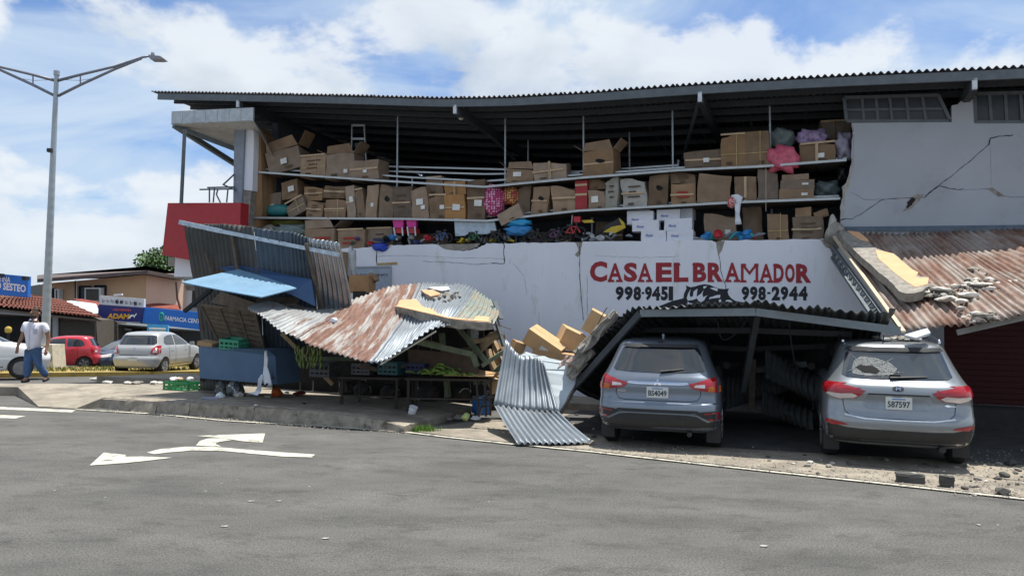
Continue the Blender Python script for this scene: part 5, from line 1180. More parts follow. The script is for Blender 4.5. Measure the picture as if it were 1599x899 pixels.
c.patch('windscreen', [(-.6, 1.19), (.6, 1.19), (.5, 1.48), (-.5, 1.48)], 'front', cglass); c.sym('headlamp', [(.45, .85), (.8, .9), (.8, .76), (.5, .74)], 'front', lamp_c, off=.01)
for sg in (1, -1):
    q = bmesh.new(); tube(q, [(sg*.60, .78, 1.60), (sg*.61, .86, 1.655), (sg*.61, 1.3, 1.68), (sg*.6, 2.0, 1.66), (sg*.58, 2.1, 1.61)], .018, 8); obj('roof_rail', q, chrome, c.t, smooth=True)
    c.box('wing_mirror', (sg*.95, 2.8, 1.13), .12, .1, .12, trim); c.box('mud_flap', (sg*.78, .48, .24), .2, .02, .22, trim)
q = bmesh.new(); tube(q, [(.5, .08, .27), (.5, .5, .27)], .04, 10); obj('exhaust', q, trim, c.t)
q = bmesh.new(); box(q, (0, .85, .3), 1.3, .12, .1); obj('rear_axle', q, trim, c.t)
q = bmesh.new(); tube(q, [(-.1, .7, 1.62), (-.1, .62, 1.72)], .008, 6); obj('antenna', q, trim, c.t)
p = A(1404, 600, 5.35); p = Vector((p.x, p.y, .012)); TUCLOC = p
c.done(p, -R(20)); tuc = c.t
rtm = Matrix.Translation(p) @ Matrix.Rotation(-R(20), 4, 'Z')
for k in range(14):
    x, y = random.uniform(-.15, .45), random.uniform(.75, 1.5); s = random.choice((.05, .07, .1, .14)); q = bmesh.new()
    rock(q, rtm @ Vector((x, y, 1.645+s*.12)), s*1.7, s*1.3, s*.5, k+700); obj('rubble_piece', q, chm[k % 2], None, 'rubble piece lying on the roof of the silver crossover', 'rubble', 'rubble on the car roof')

# ---- small cars on the side street
def hatchback(name, label, paint, L, W_, H, loc, head, lamps=True, plate='', tall=1.0, pan=True):
    k = H/1.5; f = L/3.75; w_ = W_/2
    sl = [(.24*k, .14*f, 3.6*f, w_*.88), (.32*k, .05*f, 3.7*f, w_*.95), (.5*k, 0, 3.75*f, w_), (.6*k, .01*f, 3.74*f, w_), (.68*k, .06*f, 3.7*f, w_), (.86*k, .08*f, 3.55*f, w_*.99), (.95*k, .11*f, 3.2*f, w_*.975), (1.0*k, .15*f, 2.85*f, w_*.95), (1.12*k, .22*f, 2.62*f, w_*.90), (1.3*k, .32*f, 2.25*f, w_*.83), (1.41*k, .40*f, 1.95*f, w_*.76), (1.46*k, .52*f, 1.75*f, w_*.68), (1.49*k, .8*f, 1.5*f, w_*.45)]
    wr = .30*k; whs = [(sx*w_, wy*f, wr) for sx in (1, -1) for wy in (.62, 3.0)]
    c = Car(name, label, sl, L, W_, whs, paint, ne=3.6, ar=.5*f, af=.8*f)
    c.patch('rear_window', [(-.74*w_, 1.05*k), (-.80*w_, 1.09*k), (-.70*w_, 1.37*k), (.70*w_, 1.37*k), (.80*w_, 1.09*k), (.74*w_, 1.05*k)], 'rear', cglass)
    for sg in (1, -1):
        l = c.patch('tail_lamp', [(sg*x*w_, z*k) for x, z in [(.66, .74), (.70, .9), (.82, 1.02), (.93, 1.02), (.97, .9), (.975, .76), (.85, .72)]], 'rear', lamp_r, off=.012)
        c.patch('reverse_lens', [(sg*x*w_, z*k) for x, z in [(.75, .78), (.78, .87), (.9, .87), (.9, .78)]], 'rear', lamp_c, off=.017, parent=l)
    c.line([(-.62*w_, .85*k), (-.62*w_, .74*k), (-.58*w_, .68*k), (.58*w_, .68*k), (.62*w_, .74*k), (.62*w_, .85*k)], 'rear')
    c.patch('emblem', [(math.cos(R(a))*.04, .93*k+math.sin(R(a))*.04) for a in range(0, 360, 30)], 'rear', chrome, off=.01)
    c.patch('trim_strip', [(-.6*w_, .715*k), (.6*w_, .715*k), (.6*w_, .70*k), (-.6*w_, .70*k)], 'rear', trim, off=.01)
    pl = c.plate(plate, 0, .56*k, .34, .14)
    for ax in ('right', 'left'):
        c.patch('side_window', [(.62*f, 1.10*k), (.72*f, 1.30*k), (.95*f, 1.36*k), (1.30*f, 1.38*k), (1.30*f, 1.03*k), (.75*f, 1.04*k)], ax, cglass)
        c.patch('side_window', [(1.38*f, 1.03*k), (1.38*f, 1.38*k), (1.9*f, 1.36*k), (2.2*f, 1.24*k), (2.48*f, 1.06*k), (2.4*f, 1.02*k)], ax, cglass)
        for x0 in (1.34, 2.42, .88): c.line([(x0*f, .40*k), (x0*f+.01, 1.0*k)], ax, .012)
        c.line([(.95*f, .34*k), (2.6*f, .34*k)], ax, .02, trim, 'sill_line', .006)
        for x0 in (1.0, 2.0): c.patch('door_handle', [(x0*f, .90*k), ((x0+.2)*f, .90*k), ((x0+.2)*f, .93*k), (x0*f, .93*k)], ax, paint, off=.03)
    c.patch('windscreen', [(-.78*w_, 1.03*k), (.78*w_, 1.03*k), (.68*w_, 1.37*k), (-.68*w_, 1.37*k)], 'front', cglass)
    c.sym('headlamp', [(.5*w_, .68*k), (.62*w_, .80*k), (.9*w_, .86*k), (.94*w_, .72*k)], 'front', lamp_c, off=.012)
    c.patch('grille', [(-.45*w_, .42*k), (.45*w_, .42*k), (.5*w_, .60*k), (-.5*w_, .60*k)], 'front', trim, off=.01)
    for sg in (1, -1): c.box('wing_mirror', (sg*(w_+.07), 2.38*f, 1.04*k), .17, .1, .14, paint)
    q = bmesh.new(); box(q, (0, .62*f, wr), W_*.7, .1, .1); obj('axle', q, trim, c.t); q = bmesh.new(); box(q, (0, 3.0*f, wr), W_*.7, .1, .1); obj('axle', q, trim, c.t)
    c.done(loc, head); return c
# rear centre from the photograph: tyre contact pixels
def place(px, py): p = GG(px, py, .0); return p
silver = carpaint('silver_paint', (.42, .43, .44), .25, .35)
redcar = carpaint('red_paint', (.47, .02, .035), .15, .3); whitecar = carpaint('white_paint', (.74, .75, .76), .0, .3); navycar = carpaint('dark_blue_paint_car', (.02, .035, .07), .3, .3)
p = place(206, 586); hatchback('hatchback_car', 'silver hatchback seen from behind in front of the blue pharmacy sign', silver, 3.7, 1.69, 1.5, p, -R(3))
p = place(159, 575.5); hatchback('hatchback_car', 'red hatchback parked side-on behind the street lamp', redcar, 3.55, 1.6, 1.46, p, R(112))
_h = -R(54); _f2 = Vector((-math.sin(_h), math.cos(_h), 0)); _r2 = Vector((math.cos(_h), math.sin(_h), 0))
p = G(32, 591, 0)-_f2*3.12-_r2*.85
cw = hatchback('hatchback_car', 'white taxi hatchback with number on its door behind the walking man', whitecar, 3.9, 1.7, 1.5, p, _h)
WORLD[0] = False
q = bmesh.new(); p_, n_ = cw.hit(2.0, .78, 'right'); box(q, p_+Vector((.004, 0, 0)), .004, .2, .16); obj('door_emblem', q, bluepl, cw.t)
for sx_ in ('right',):
    p_, n_ = cw.hit(2.1, .58, 'right'); lettering('8', p_+Vector((.008, -.06, -.06)), Vector((0, 1, 0)), UP, .09, .13, blackpaint, cw.t, 'door_number')
WORLD[0] = True
p = place(300, 578); hatchback('suv_car', 'white car half hidden behind the silver hatchback', whitecar, 4.4, 1.8, 1.75, p-Vector((.6, -3.2, 0)), -R(20))
p = place(176, 576); hatchback('sedan_car', 'dark blue car between the red and the silver hatchbacks', navycar, 4.2, 1.7, 1.4, p+Vector((0, 4, -.15)), R(165))
# ------------------------------------------------------------------ shelves and stock on the open upper floor
r1 = [(404, 269), (590, 282), (757, 292), (905, 278), (1060, 266), (1190, 260), (1322, 250)]
m1 = [(395, 340), (640, 342), (760, 345), (905, 329), (1150, 316), (1312, 310)]
def zline(line, v):
    P = [(A(x, y, v).dot(TV), A(x, y, v).z) for x, y in line]
    def f(u):
        for (a, za), (b, zb) in zip(P, P[1:]):
            if u <= b or (b, zb) == P[-1]: return za+(zb-za)*(u-a)/(b-a)
    return f
ztop, zmid = zline(r1, -.15), zline(m1, -.15)
rack = thing('storage_rack', 'long sagging metal storage rack holding cartons on the open upper floor', 'rack', FW(-7, -.6, 3.55))
railm = mat('shelf_rail', (.46, .49, .50), .45, .4, var=.12); boardm = mat('shelf_board', (.06, .055, .05), .9)
for line, v, r_ in ((r1, -.12, .024), ([(404, 264), (560, 271), (640, 277), (757, 283), (905, 273), (1060, 262), (1180, 257), (1322, 247)], -.35, .02), ([(560, 259), (760, 264), (905, 268), (1060, 258)], -.95, .02), ([(560, 266), (757, 272), (905, 270)], -.7, .02), (m1, -.12, .024), ([(590, 333), (770, 338), (905, 324), (1150, 312), (1310, 306)], -.4, .018)):
    q = bmesh.new(); pp = [A(x, y, v) for x, y in line]
    for a, b_ in zip(pp, pp[1:]): bar(q, a, b_, r_*2, r_*2)
    obj('rail', q, railm, rack)
for f, a, b_ in ((ztop, 404, 592), (ztop, 770, 1322), (zmid, 395, 1312)):
    ua, ub = A(a, 300, -.2).dot(TV), A(b_, 300, -.2).dot(TV); n_ = 14
    for k in range(n_):
        u0_, u1_ = ua+(ub-ua)*k/n_, ua+(ub-ua)*(k+1)/n_-.01
        P = [FW(u0_, -.17, f(u0_)), FW(u1_, -.17, f(u1_)), FW(u1_, -1.1, f(u1_)), FW(u0_, -1.1, f(u0_))]
        obj('shelf_board', slabdir([p-UP*.006 for p in P], Vector((0, 0, -.02))), boardm, rack)
for x in (621, 789, 911, 1050, 1202):
    u = A(x, 300, -.4).dot(TV); q = bmesh.new(); bar(q, FW(u, -1.14, 3.53), FW(u, -1.14, 5.6), .04, .04); obj('upright', q, steel, rack)
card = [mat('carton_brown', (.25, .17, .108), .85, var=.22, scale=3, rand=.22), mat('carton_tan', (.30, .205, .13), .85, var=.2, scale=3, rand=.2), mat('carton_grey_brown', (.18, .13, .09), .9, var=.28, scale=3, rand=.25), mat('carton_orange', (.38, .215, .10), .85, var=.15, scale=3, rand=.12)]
paper = mat('paper', (.7, .7, .68), .7); ink = mat('carton_ink', (.09, .06, .04), .8); redink = mat('carton_red_ink', (.33, .04, .03), .8); tapem = mat('tape', (.46, .33, .2), .3); strap = mat('yellow_strap', (.5, .4, .16), .5)
lightink = mat('blue_ink', (.1, .12, .4), .7)
def carton(px, label, ma=0, v=-.22, roll=0.0, depth=.5, base=None, feats='', bulge=.018, yaw=None, name='carton', cat='carton', group=None):
    x0, y0, x1, y1 = px; xm = (x0+x1)/2
    a, b_ = A(x0, y1, v), A(x1, y0, v); u0_, u1_ = a.dot(TV), b_.dot(TV)
    zb = A(xm, y1, v).z; zt = A(xm, y0, v).z; uc = (u0_+u1_)/2
    if base is not None:
        z_ = base(uc) if callable(base) else base; sh = z_-zb; zb = z_
        if abs(sh) > .12: zt += sh
    sx, sz = max(.12, (u1_-u0_)), max(.1, zt-zb); ro = R(roll)
    if roll: k = abs(math.sin(ro)); c_ = math.cos(ro); sx2 = (sx*c_-sz*k)/(c_*c_-k*k); sz2 = (sz*c_-sx*k)/(c_*c_-k*k); sx, sz = max(.15, sx2), max(.15, sz2)
    cen = FW(uc, v-depth/2, (zb+zt)/2)
    t = thing(name, label, cat, FW(uc, v-depth/2, zb), group)
    rn_ = random.Random(int(x0*7+y0)); rot = FR @ Matrix.Rotation(ro, 3, 'Y') @ Matrix.Rotation(yaw if yaw is not None else rn_.uniform(-.12, .12), 3, 'Z')
    q = bmesh.new(); box(q, (0, 0, 0), sx, depth, sz); bmesh.ops.subdivide_edges(q, edges=q.edges[:], cuts=3, use_grid_fill=True)
    ph = rn_.uniform(0, 6)
    for w_ in q.verts:
        c_ = w_.co; f = (1-(2*c_.x/sx)**2)*(1-(2*c_.z/sz)**2)
        if abs(c_.y) > depth*.49: c_.y += math.copysign(max(0, f)*bulge*1.4, c_.y)
        c_.x += math.sin(c_.z*9+ph)*bulge*.6; c_.z += math.sin(c_.x*8+ph)*bulge*.5 if c_.z > 0 else 0
        c_ += Vector((rn_.uniform(-1, 1), rn_.uniform(-1, 1), rn_.uniform(-1, 1)))*.004
    crush = Vector((rn_.choice((-1, 1))*sx/2, rn_.choice((-1, -1, 1))*depth/2, sz/2)); ca_ = rn_.choice((.02, .05, .08, .12))*(0 if bulge < .005 else 1); dent = Vector((rn_.uniform(-.3, .3)*sx, -depth/2, rn_.uniform(-.3, .3)*sz)); sk = rn_.uniform(-.09, .09)*(0 if bulge < .005 else 1)
    for w_ in q.verts:
        w_.co.z -= ca_*math.exp(-((w_.co-crush).length/(.4*sx))**2); w_.co.y += ca_*.5*math.exp(-((w_.co-dent).length/(.3*sx))**2); w_.co.x += sk*w_.co.z
    for w_ in q.verts: w_.co = cen+rot @ w_.co
    obj('box', q, card[ma] if isinstance(ma, int) else ma, t)
    yf = -depth/2-bulge*1.4
    def fr(nm, x, z, w_, h_, mm, tilt=0, dy=.004):
        q = bmesh.new(); box(q, cen+rot @ Vector((x*sx, yf-dy, z*sz)), w_, .004, h_, rot @ Matrix.Rotation(tilt, 3, 'Y')); return obj(nm, q, mm, t)
    if bulge >= .01 and rn_.random() < .55: fr('tape', rn_.uniform(-.05, .05), rn_.choice((0, .47)), sx*.97, .04, tapem, 0, .002)
    if bulge >= .01 and rn_.random() < .6: fr('print', rn_.uniform(-.25, .25), -.36, sx*.22, sz*.07, ink)
    if 'L' in feats: fr('shipping_label', rn_.uniform(-.12, .18), rn_.uniform(-.1, .15), min(.2, sx*.42), min(.15, sz*.3), paper, rn_.uniform(-.1, .1))
    if 'l' in feats: fr('shipping_label', rn_.uniform(.05, .28), rn_.uniform(-.3, .1), min(.12, sx*.25), min(.1, sz*.22), paper)
    if 't' in feats: fr('tape', 0, 0, .055, sz*.98, tapem)
    if 'h' in feats: fr('tape', 0, .05, sx*.98, .05, tapem)
    if 's' in feats:
        fr('strap', .12, 0, .012, sz, strap); fr('strap', 0, -.1, sx, .012, strap)
    if 'p' in feats:
        for k in range(3): fr('print', rn_.uniform(-.05, .05), .22-.17*k, sx*rn_.uniform(.3, .55), sz*.05, ink)
    if 'r' in feats:
        for k in range(2): fr('print', rn_.uniform(-.05, .1), .1-.2*k, sx*rn_.uniform(.35, .6), sz*.09, redink)
    if 'H' in feats:
        q = bmesh.new(); rock(q, cen+rot @ Vector((.0*sx, yf+.012, .08*sz)), sx*.5, .04, sz*.2, 9); obj('tear', q, gap_m, t)
    if 'g' in feats: fr('gap', 0, 0, .008, sz*.95, gap_m)
    if 'o' in feats:                                  # open flaps
        for sg, an in ((1, rn_.uniform(.5, 1.1)), (-1, rn_.uniform(.4, 1.0))):
            h_ = cen+rot @ Vector((sg*sx/2*.98, 0, sz/2)); d = rot @ Vector((sg*math.cos(an), 0, math.sin(an))); e = rot @ Vector((0, depth/2*.95, 0)); L_ = sx*.4
            obj('flap', slabdir([h_-e, h_+e, h_+e+d*L_, h_-e*1.05+d*L_], d.cross(e).normalized()*.008), card[ma] if isinstance(ma, int) else ma, t)
        for an in (rn_.uniform(.9, 1.4),):
            h_ = cen+rot @ Vector((0, -depth/2, sz/2)); d = rot @ Vector((0, -math.cos(an)*.5, math.sin(an))); e = rot @ Vector((sx/2*.95, 0, 0))
            obj('flap', slabdir([h_-e, h_+e, h_+e*.8+d*sx*.3, h_-e*.9+d*sx*.25], d.cross(e).normalized()*.008), card[ma] if isinstance(ma, int) else ma, t)
        q = bmesh.new(); box(q, cen+rot @ Vector((0, 0, sz/2+.004)), sx*.92, depth*.92, .006, rot); obj('opening', q, gap_m, t)
    return t
T, M_ = ztop, zmid; FLZ = 3.535
for row in [
 ((415, 218, 470, 263), 'torn open carton with white label at the left end of the top shelf', 0, dict(roll=-10, feats='Lo', base=T)),
 ((469, 232, 509, 266), 'square strapped carton between the torn and the bulging cartons on the top shelf', 1, dict(feats='sp', base=T)),
 ((509, 230, 552, 269), 'bulging open carton with small label beneath the stepladder', 0, dict(feats='lo', base=T, bulge=.03)),
 ((546, 250, 592, 278), 'low crumpled carton with folded top at the foot of the stepladder', 0, dict(feats='hl', base=T, bulge=.025, v=-.18)),
 ((790, 250, 833, 276), 'ragged torn carton with curled flaps on the top shelf', 0, dict(feats='oL', base=T, bulge=.03, roll=4)),
 ((832, 250, 884, 281), 'flat topped carton leaning back on the top shelf beside the ragged one', 1, dict(feats='tg', base=T, roll=-4)),
 ((911, 234, 960, 274), 'tall carton with split wet top on the top shelf', 1, dict(feats='oH', base=T, bulge=.02)),
 ((1067, 234, 1125, 259), 'long low carton with white label on the top shelf', 2, dict(feats='l', base=T)),
 ((1125, 208, 1164, 256), 'tall carton bound with string on the top shelf, next to the low one', 1, dict(feats='s', base=T, yaw=.05)),
 ((1164, 205, 1203, 254), 'tall carton bound with string on the top shelf, next to the grey bag', 0, dict(feats='s', base=T, yaw=-.05)),
 ((1250, 222, 1306, 252), 'carton with tied string beside the pink bag on the top shelf', 0, dict(feats='tl', base=T)),
 ((1280, 188, 1326, 223), 'dark carton at the back beside the jagged wall edge', 2, dict(feats='g', v=-.95)),
 # middle shelf
 ((411, 280, 438, 322), 'narrow dark carton with labels above the teal bin', 2, dict(feats='Ll', v=-.5, base=M_)),
 ((438, 280, 467, 312), 'carton with loose white paper on top, tilted above the strapped carton', 0, dict(roll=-8, feats='L', v=-.4)),
 ((444, 304, 480, 338), 'strapped carton tipped on its corner on the middle shelf', 0, dict(roll=-22, feats='s', v=-.25, base=M_)),
 ((474, 291, 502, 313), 'upper small carton with black printing stacked on the middle shelf', 0, dict(feats='p', v=-.4)),
 ((478, 312, 507, 338), 'lower small carton with printing under another on the middle shelf', 0, dict(roll=6, feats='p', base=M_)),
 ((505, 289, 540, 311), 'wide carton banded in dark tape resting on a yellow strapped carton', 2, dict(roll=5, feats='ph', v=-.35)),
 ((507, 311, 538, 338), 'yellow strapped carton beneath the dark taped one', 0, dict(feats='s', base=M_)),
 ((537, 289, 558, 338), 'slim upright carton with label leaning on the middle shelf', 1, dict(roll=-9, feats='L', base=M_, yaw=0)),
 ((553, 293, 571, 338), 'slim upright plain carton leaning against the labelled one', 0, dict(roll=-7, base=M_, yaw=0)),
 ((571, 289, 589, 338), 'slim upright carton with flap open and low label', 1, dict(feats='l', base=M_, yaw=.05)),
 ((592, 288, 615, 338), 'upright carton with a torn hand hole on the middle shelf', 2, dict(feats='H', base=M_)),
 ((613, 291, 642, 338), 'sagging upright carton between the torn hole and the crumpled carton', 2, dict(bulge=.03, base=M_, feats='p')),
 ((641, 292, 671, 338), 'crumpled brown carton with two small labels on the middle shelf', 0, dict(bulge=.035, base=M_, feats='lL', roll=-4)),
 ((666, 276, 693, 304), 'greyish carton on top of a labelled carton beneath the sagging rail', 2, dict(bulge=.03, v=-.4)),
 ((669, 303, 696, 338), 'greyish carton with small label standing under another', 2, dict(feats='l', base=M_)),
 ((694, 283, 727, 304), 'orange carton with flaps tied down above the big white label', 3, dict(feats='t', v=-.3)),
 ((694, 304, 726, 338), 'orange carton with a big white label on the middle shelf', 3, dict(feats='L', base=M_, yaw=.02)),
 ((729, 280, 757, 338), 'tall brown carton with label left of the polka dot bag', 2, dict(feats='Lh', base=M_)),
 ((806, 288, 829, 334), 'dark upright carton right of the yellow dotted bag', 2, dict(base=M_, v=-.4)),
 ((830, 291, 858, 334), 'tan carton with a ragged hole punched in it', 1, dict(feats='H', base=M_, roll=3)),
 ((861, 290, 898, 330), 'tan strapped carton left of the red boxes', 1, dict(feats='h', base=M_)),
 ((919, 296, 945, 325), 'small carton with white coded label beside the red boxes', 0, dict(feats='L', base=M_)),
 ((919, 277, 944, 295), 'flat dark carton stacked on the small coded carton', 2, dict(v=-.35)),
 ((946, 277, 967, 322), 'grey faded upright carton on the middle shelf', mat('grey_carton', (.30, .29, .25), .9, var=.2), dict(feats='p', base=M_)),
 ((972, 279, 1010, 318), 'bulging whitish sack carton right of the faded grey one', mat('whitish_sack', (.38, .37, .34), .9, var=.2), dict(feats='p', base=M_, bulge=.04)),
 ((1013, 272, 1043, 316), 'dark carton with a torn black patch on the middle shelf', 2, dict(feats='H', base=M_, bulge=.02)),
 ((1047, 287, 1085, 314), 'carton with red print under a darker one on the middle shelf', 1, dict(feats='r', base=M_)),
 ((1047, 268, 1086, 286), 'dark carton lying on the red printed carton', 2, dict(feats='p', v=-.3)),
 ((1087, 270, 1141, 315), 'large plain carton tilted on the middle shelf', 1, dict(roll=4, base=M_, v=-.16)),
 ((1146, 276, 1180, 310), 'faded carton right of the large plain tilted one', 2, dict(base=M_, bulge=.02, feats='t')),
 ((1182, 264, 1213, 310), 'upright plain carton beneath the pink bag', 2, dict(base=M_)),
 ((1215, 295, 1269, 309), 'bottom flat carton of a stack of three with white tag', 0, dict(feats='l', base=M_, bulge=.004)),
 ((1217, 281, 1270, 295), 'middle flat carton of a stack of three with white tag', 0, dict(feats='l', bulge=.004)),
 ((1221, 272, 1263, 281), 'top flat carton of a stack of three', 0, dict(bulge=.004)),
 # floor level
 ((474, 338, 526, 378), 'big carton with peaked open flaps standing above the kiosk', 1, dict(feats='or', base=FLZ)),
 ((527, 344, 569, 382), 'red lettered carton right of the peaked one', 0, dict(feats='r', base=FLZ)),
 ((572, 340, 612, 380), 'tan carton with dark printing left of the pink toys', 1, dict(feats='p', base=FLZ, v=-.4)),
 ((775, 318, 816, 352), 'brown carton tipping over the shelf edge above the blue cloth', 1, dict(roll=-22, v=-.05)),
 ((1100, 333, 1149, 374), 'carton with white tag behind the bright toys', 0, dict(feats='l', base=FLZ, v=-.5)),
 ((1160, 322, 1190, 376), 'dark carton behind the hanging white shirt', 2, dict(base=FLZ, v=-.7)),
 ((1199, 333, 1231, 374), 'string tied carton standing at the wall edge', 0, dict(feats='s', base=FLZ, v=-.3)),
 ((1237, 338, 1285, 374), 'large dull carton with two small cartons on top', 2, dict(feats='p', base=FLZ, v=-.3)),
 ((1243, 324, 1268, 338), 'small carton sitting flat on the large dull carton', 1, dict(v=-.35)),
 ((1269, 328, 1293, 342), 'small carton tilted on the large dull carton edge', 1, dict(roll=-18, v=-.35)),
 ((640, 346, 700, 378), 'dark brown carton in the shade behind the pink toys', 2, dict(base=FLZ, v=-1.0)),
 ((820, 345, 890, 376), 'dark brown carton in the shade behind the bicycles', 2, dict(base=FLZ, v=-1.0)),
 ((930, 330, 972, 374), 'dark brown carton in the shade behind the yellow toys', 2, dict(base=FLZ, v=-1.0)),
]:
    carton(row[0], row[1], row[2], **row[3])
redb = mat('red_box', (.33, .03, .035), .6, var=.15)
for i, (y0, y1) in enumerate(((282, 297), (297, 312), (312, 328))):
    carton((898, y0, 917, y1), ('top', 'middle', 'bottom')[i]+' red box in the short stack of three on the shelf', redb, depth=.35, feats='h' if i < 2 else '', base=M_ if i == 2 else None, bulge=.003, yaw=0)
whb = mat('white_box', (.66, .68, .74), .7, var=.06)
for i, (r, dv, lb) in enumerate((((979, 317, 1015, 334), -.35, 'top white box on the left pile with its lid ajar'), ((979, 330, 1020, 350), -.25, 'second white box from the top of the left pile'), ((987, 344, 1028, 361), -.15, 'white box jutting out halfway down the left pile'), ((1001, 360, 1040, 374.5), -.1, 'bottom white box of the left pile'),
        ((1025, 327, 1061, 344), -.3, 'top white box on the right pile'), ((1037, 341, 1080, 359.5), -.2, 'middle white box on the right pile'), ((1041, 359.5, 1082, 375), -.1, 'bottom white box of the right pile'), ((1062, 319, 1082, 342), -.5, 'white box standing behind the right pile'))):
    t_ = carton(r, lb, whb, v=dv, depth=.35, bulge=.003, yaw=random.uniform(-.08, .08), base=3.575 if '374' in str(r) or r[3] > 374 else None, name='white_box', cat='box', feats='', roll=(-7 if i == 0 else 0))
    if i not in (0, 7):
        p_ = A(r[0]+7, r[3]-5, dv+.02); lettering('Floral', p_, TV, UP, .16, .055, lightink, t_, 'print', shear=.2)
# soft goods and toys
def blob(name, px, ma, label, cat, v=-.25, depth=.35, seed=1, rough=.18, base=None, kind='bag'):
    x0, y0, x1, y1 = px; a, b_ = A(x0, y1, v), A(x1, y0, v); sx = (b_-a).dot(TV); sz = A((x0+x1)/2, y0, v).z-A((x0+x1)/2, y1, v).z
    cen = FW((a.dot(TV)+b_.dot(TV))/2, v-depth/2, (A((x0+x1)/2, y1, v).z+A((x0+x1)/2, y0, v).z)/2)
    q = bmesh.new(); bmesh.ops.create_icosphere(q, subdivisions=3, radius=.5); rr = random.Random(seed); ph = [rr.uniform(0, 6) for _ in range(6)]
    for w_ in q.verts:
        c_ = w_.co; k = 1+rough*(math.sin(c_.x*11+ph[0])*math.sin(c_.z*9+ph[1])+.6*math.sin(c_.z*17+ph[2]+c_.x*13))
        n_ = Vector([math.copysign(abs(e*2)**.75/2, e) for e in c_])*k
        w_.co = cen+FR @ Vector((n_.x*sx, n_.y*depth, n_.z*sz))
    return obj(name, q, ma, None, label, cat, smooth=True)
def dotted(name, ca, cb, sc):
    M = mat(name, ca, .5); t = M.node_tree; b = t.nodes['Principled BSDF']; vo = t.nodes.new('ShaderNodeTexVoronoi'); vo.inputs['Scale'].default_value = sc; vo.inputs['Randomness'].default_value = .3
    co = t.nodes.new('ShaderNodeTexCoord'); t.links.new(co.outputs['Object'], vo.inputs['Vector']); r_ = t.nodes.new('ShaderNodeValToRGB'); r_.color_ramp.interpolation = 'CONSTANT'
    r_.color_ramp.elements[0].color = (*cb, 1); r_.color_ramp.elements[1].position = .42; r_.color_ramp.elements[1].color = (*ca, 1); t.links.new(vo.outputs['Distance'], r_.inputs[0]); t.links.new(r_.outputs[0], b.inputs['Base Color']); return M
blob('plastic_bag', (1197, 226, 1247, 268), mat('pink_bag', (.55, .10, .16), .35, var=.35, scale=14), 'bright pink plastic bag slumped over the top rail', 'bag', -.1, .3, 2)
blob('plastic_bag', (1196, 198, 1242, 232), mat('grey_bag', (.15, .19, .19), .35, var=.2), 'grey green plastic bag behind the pink bag', 'bag', -.5, .4, 3)
blob('plastic_bag', (1244, 199, 1292, 226), mat('mixed_bag', (.3, .22, .38), .3, var=.7, scale=9), 'clear bag of mixed pictures and toys on the tied carton', 'bag', -.35, .35, 4)
blob('plastic_bag', (1305, 204, 1331, 250), mat('lilac_bag', (.3, .28, .36), .3, var=.5, scale=8), 'clear lilac bag of goods against the jagged wall edge', 'bag', -.25, .4, 5)
blob('plastic_bag', (1271, 280, 1312, 308), mat('dark_grey_bag', (.09, .12, .12), .35), 'dark grey bag at the right end of the middle shelf', 'bag', -.4, .4, 6)
blob('plastic_bag', (1308, 256, 1326, 282), black, 'black bag below the clear lilac bag', 'bag', -.4, .4, 7)
blob('cloth_roll', (750, 285, 784, 337), dotted('pink_dots', (.34, .02, .10), (.62, .35, .52), 17), 'red bag with pink polka dots on the middle shelf', 'bag', -.2, .35, 8, .08)
blob('cloth_roll', (782, 289, 808, 320), dotted('yellow_dots', (.30, .03, .03), (.5, .42, .12), 17), 'red bag with yellow dots beside the tipping carton', 'bag', -.3, .35, 9, .08)
blob('plastic_bin', (411, 318, 447, 337), mat('teal_bin', (.02, .16, .16), .4), 'teal plastic bin on the middle shelf at the left end', 'bin', -.25, .35, 10, .02)
blob('cloth_heap', (417, 341, 470, 352), mat('yellow_green_cloth', (.22, .24, .06), .8), 'yellow green cloth heap at the left end of the floor', 'cloth', -.4, .4, 11)
blob('cloth_heap', (424, 349, 474, 366), mat('grey_teal_cloth', (.17, .23, .23), .8), 'grey teal cloth heap under the yellow green one', 'cloth', -.2, .4, 12)
blob('cloth_heap', (408, 350, 426, 366), mat('beige_cloth', (.3, .27, .22), .8), 'small beige cloth heap by the corner board', 'cloth', -.2, .3, 13)
obj('plastic_sheet', prism_px([(709, 341), (772, 345), (776, 364), (711, 369)], -.2, .04), mat('blue_clear_sheet', (.38, .47, .56), .15, spec=.8, var=.25, scale=6), None, 'pale blue wrapped plastic sheet pack on the floor', 'package')
blob('cloth_heap', (790, 342, 826, 353), mat('cyan_cloth', (.03, .30, .55), .6), 'bright cyan cloth under the tipping carton', 'cloth', -.05, .3, 14)
blob('cloth_heap', (786, 352, 830, 367), mat('blue_cloth', (.04, .22, .50), .6), 'blue cloth trailing over the wall edge', 'cloth', -.0, .3, 15)
blob('cloth_heap', (579, 379, 602, 392), mat('royal_blue_cloth', (.02, .06, .42), .6), 'royal blue cloth hanging over the broken wall top', 'cloth', .1, .22, 16)
cloth('hanging_shirt', [A(x, y, -.08) for x, y in ((1141, 305), (1152, 303), (1160, 307), (1156, 322), (1155, 335), (1158, 350), (1148, 351), (1148, 330), (1147, 315))], whitecloth, 'white shirt hanging from the middle shelf rail', 'clothing')
blob('toy', (1135, 307, 1148, 325), dotted('red_spots', (.45, .03, .03), (.6, .5, .5), 30), 'red spotted toy beside the hanging white shirt', 'toy', -.05, .15, 18)
pink = mat('pink_plastic', (.55, .03, .25), .4); yel2 = mat('yellow_plastic', (.5, .36, .02), .4); redpl = mat('red_plastic', (.42, .02, .03), .4)
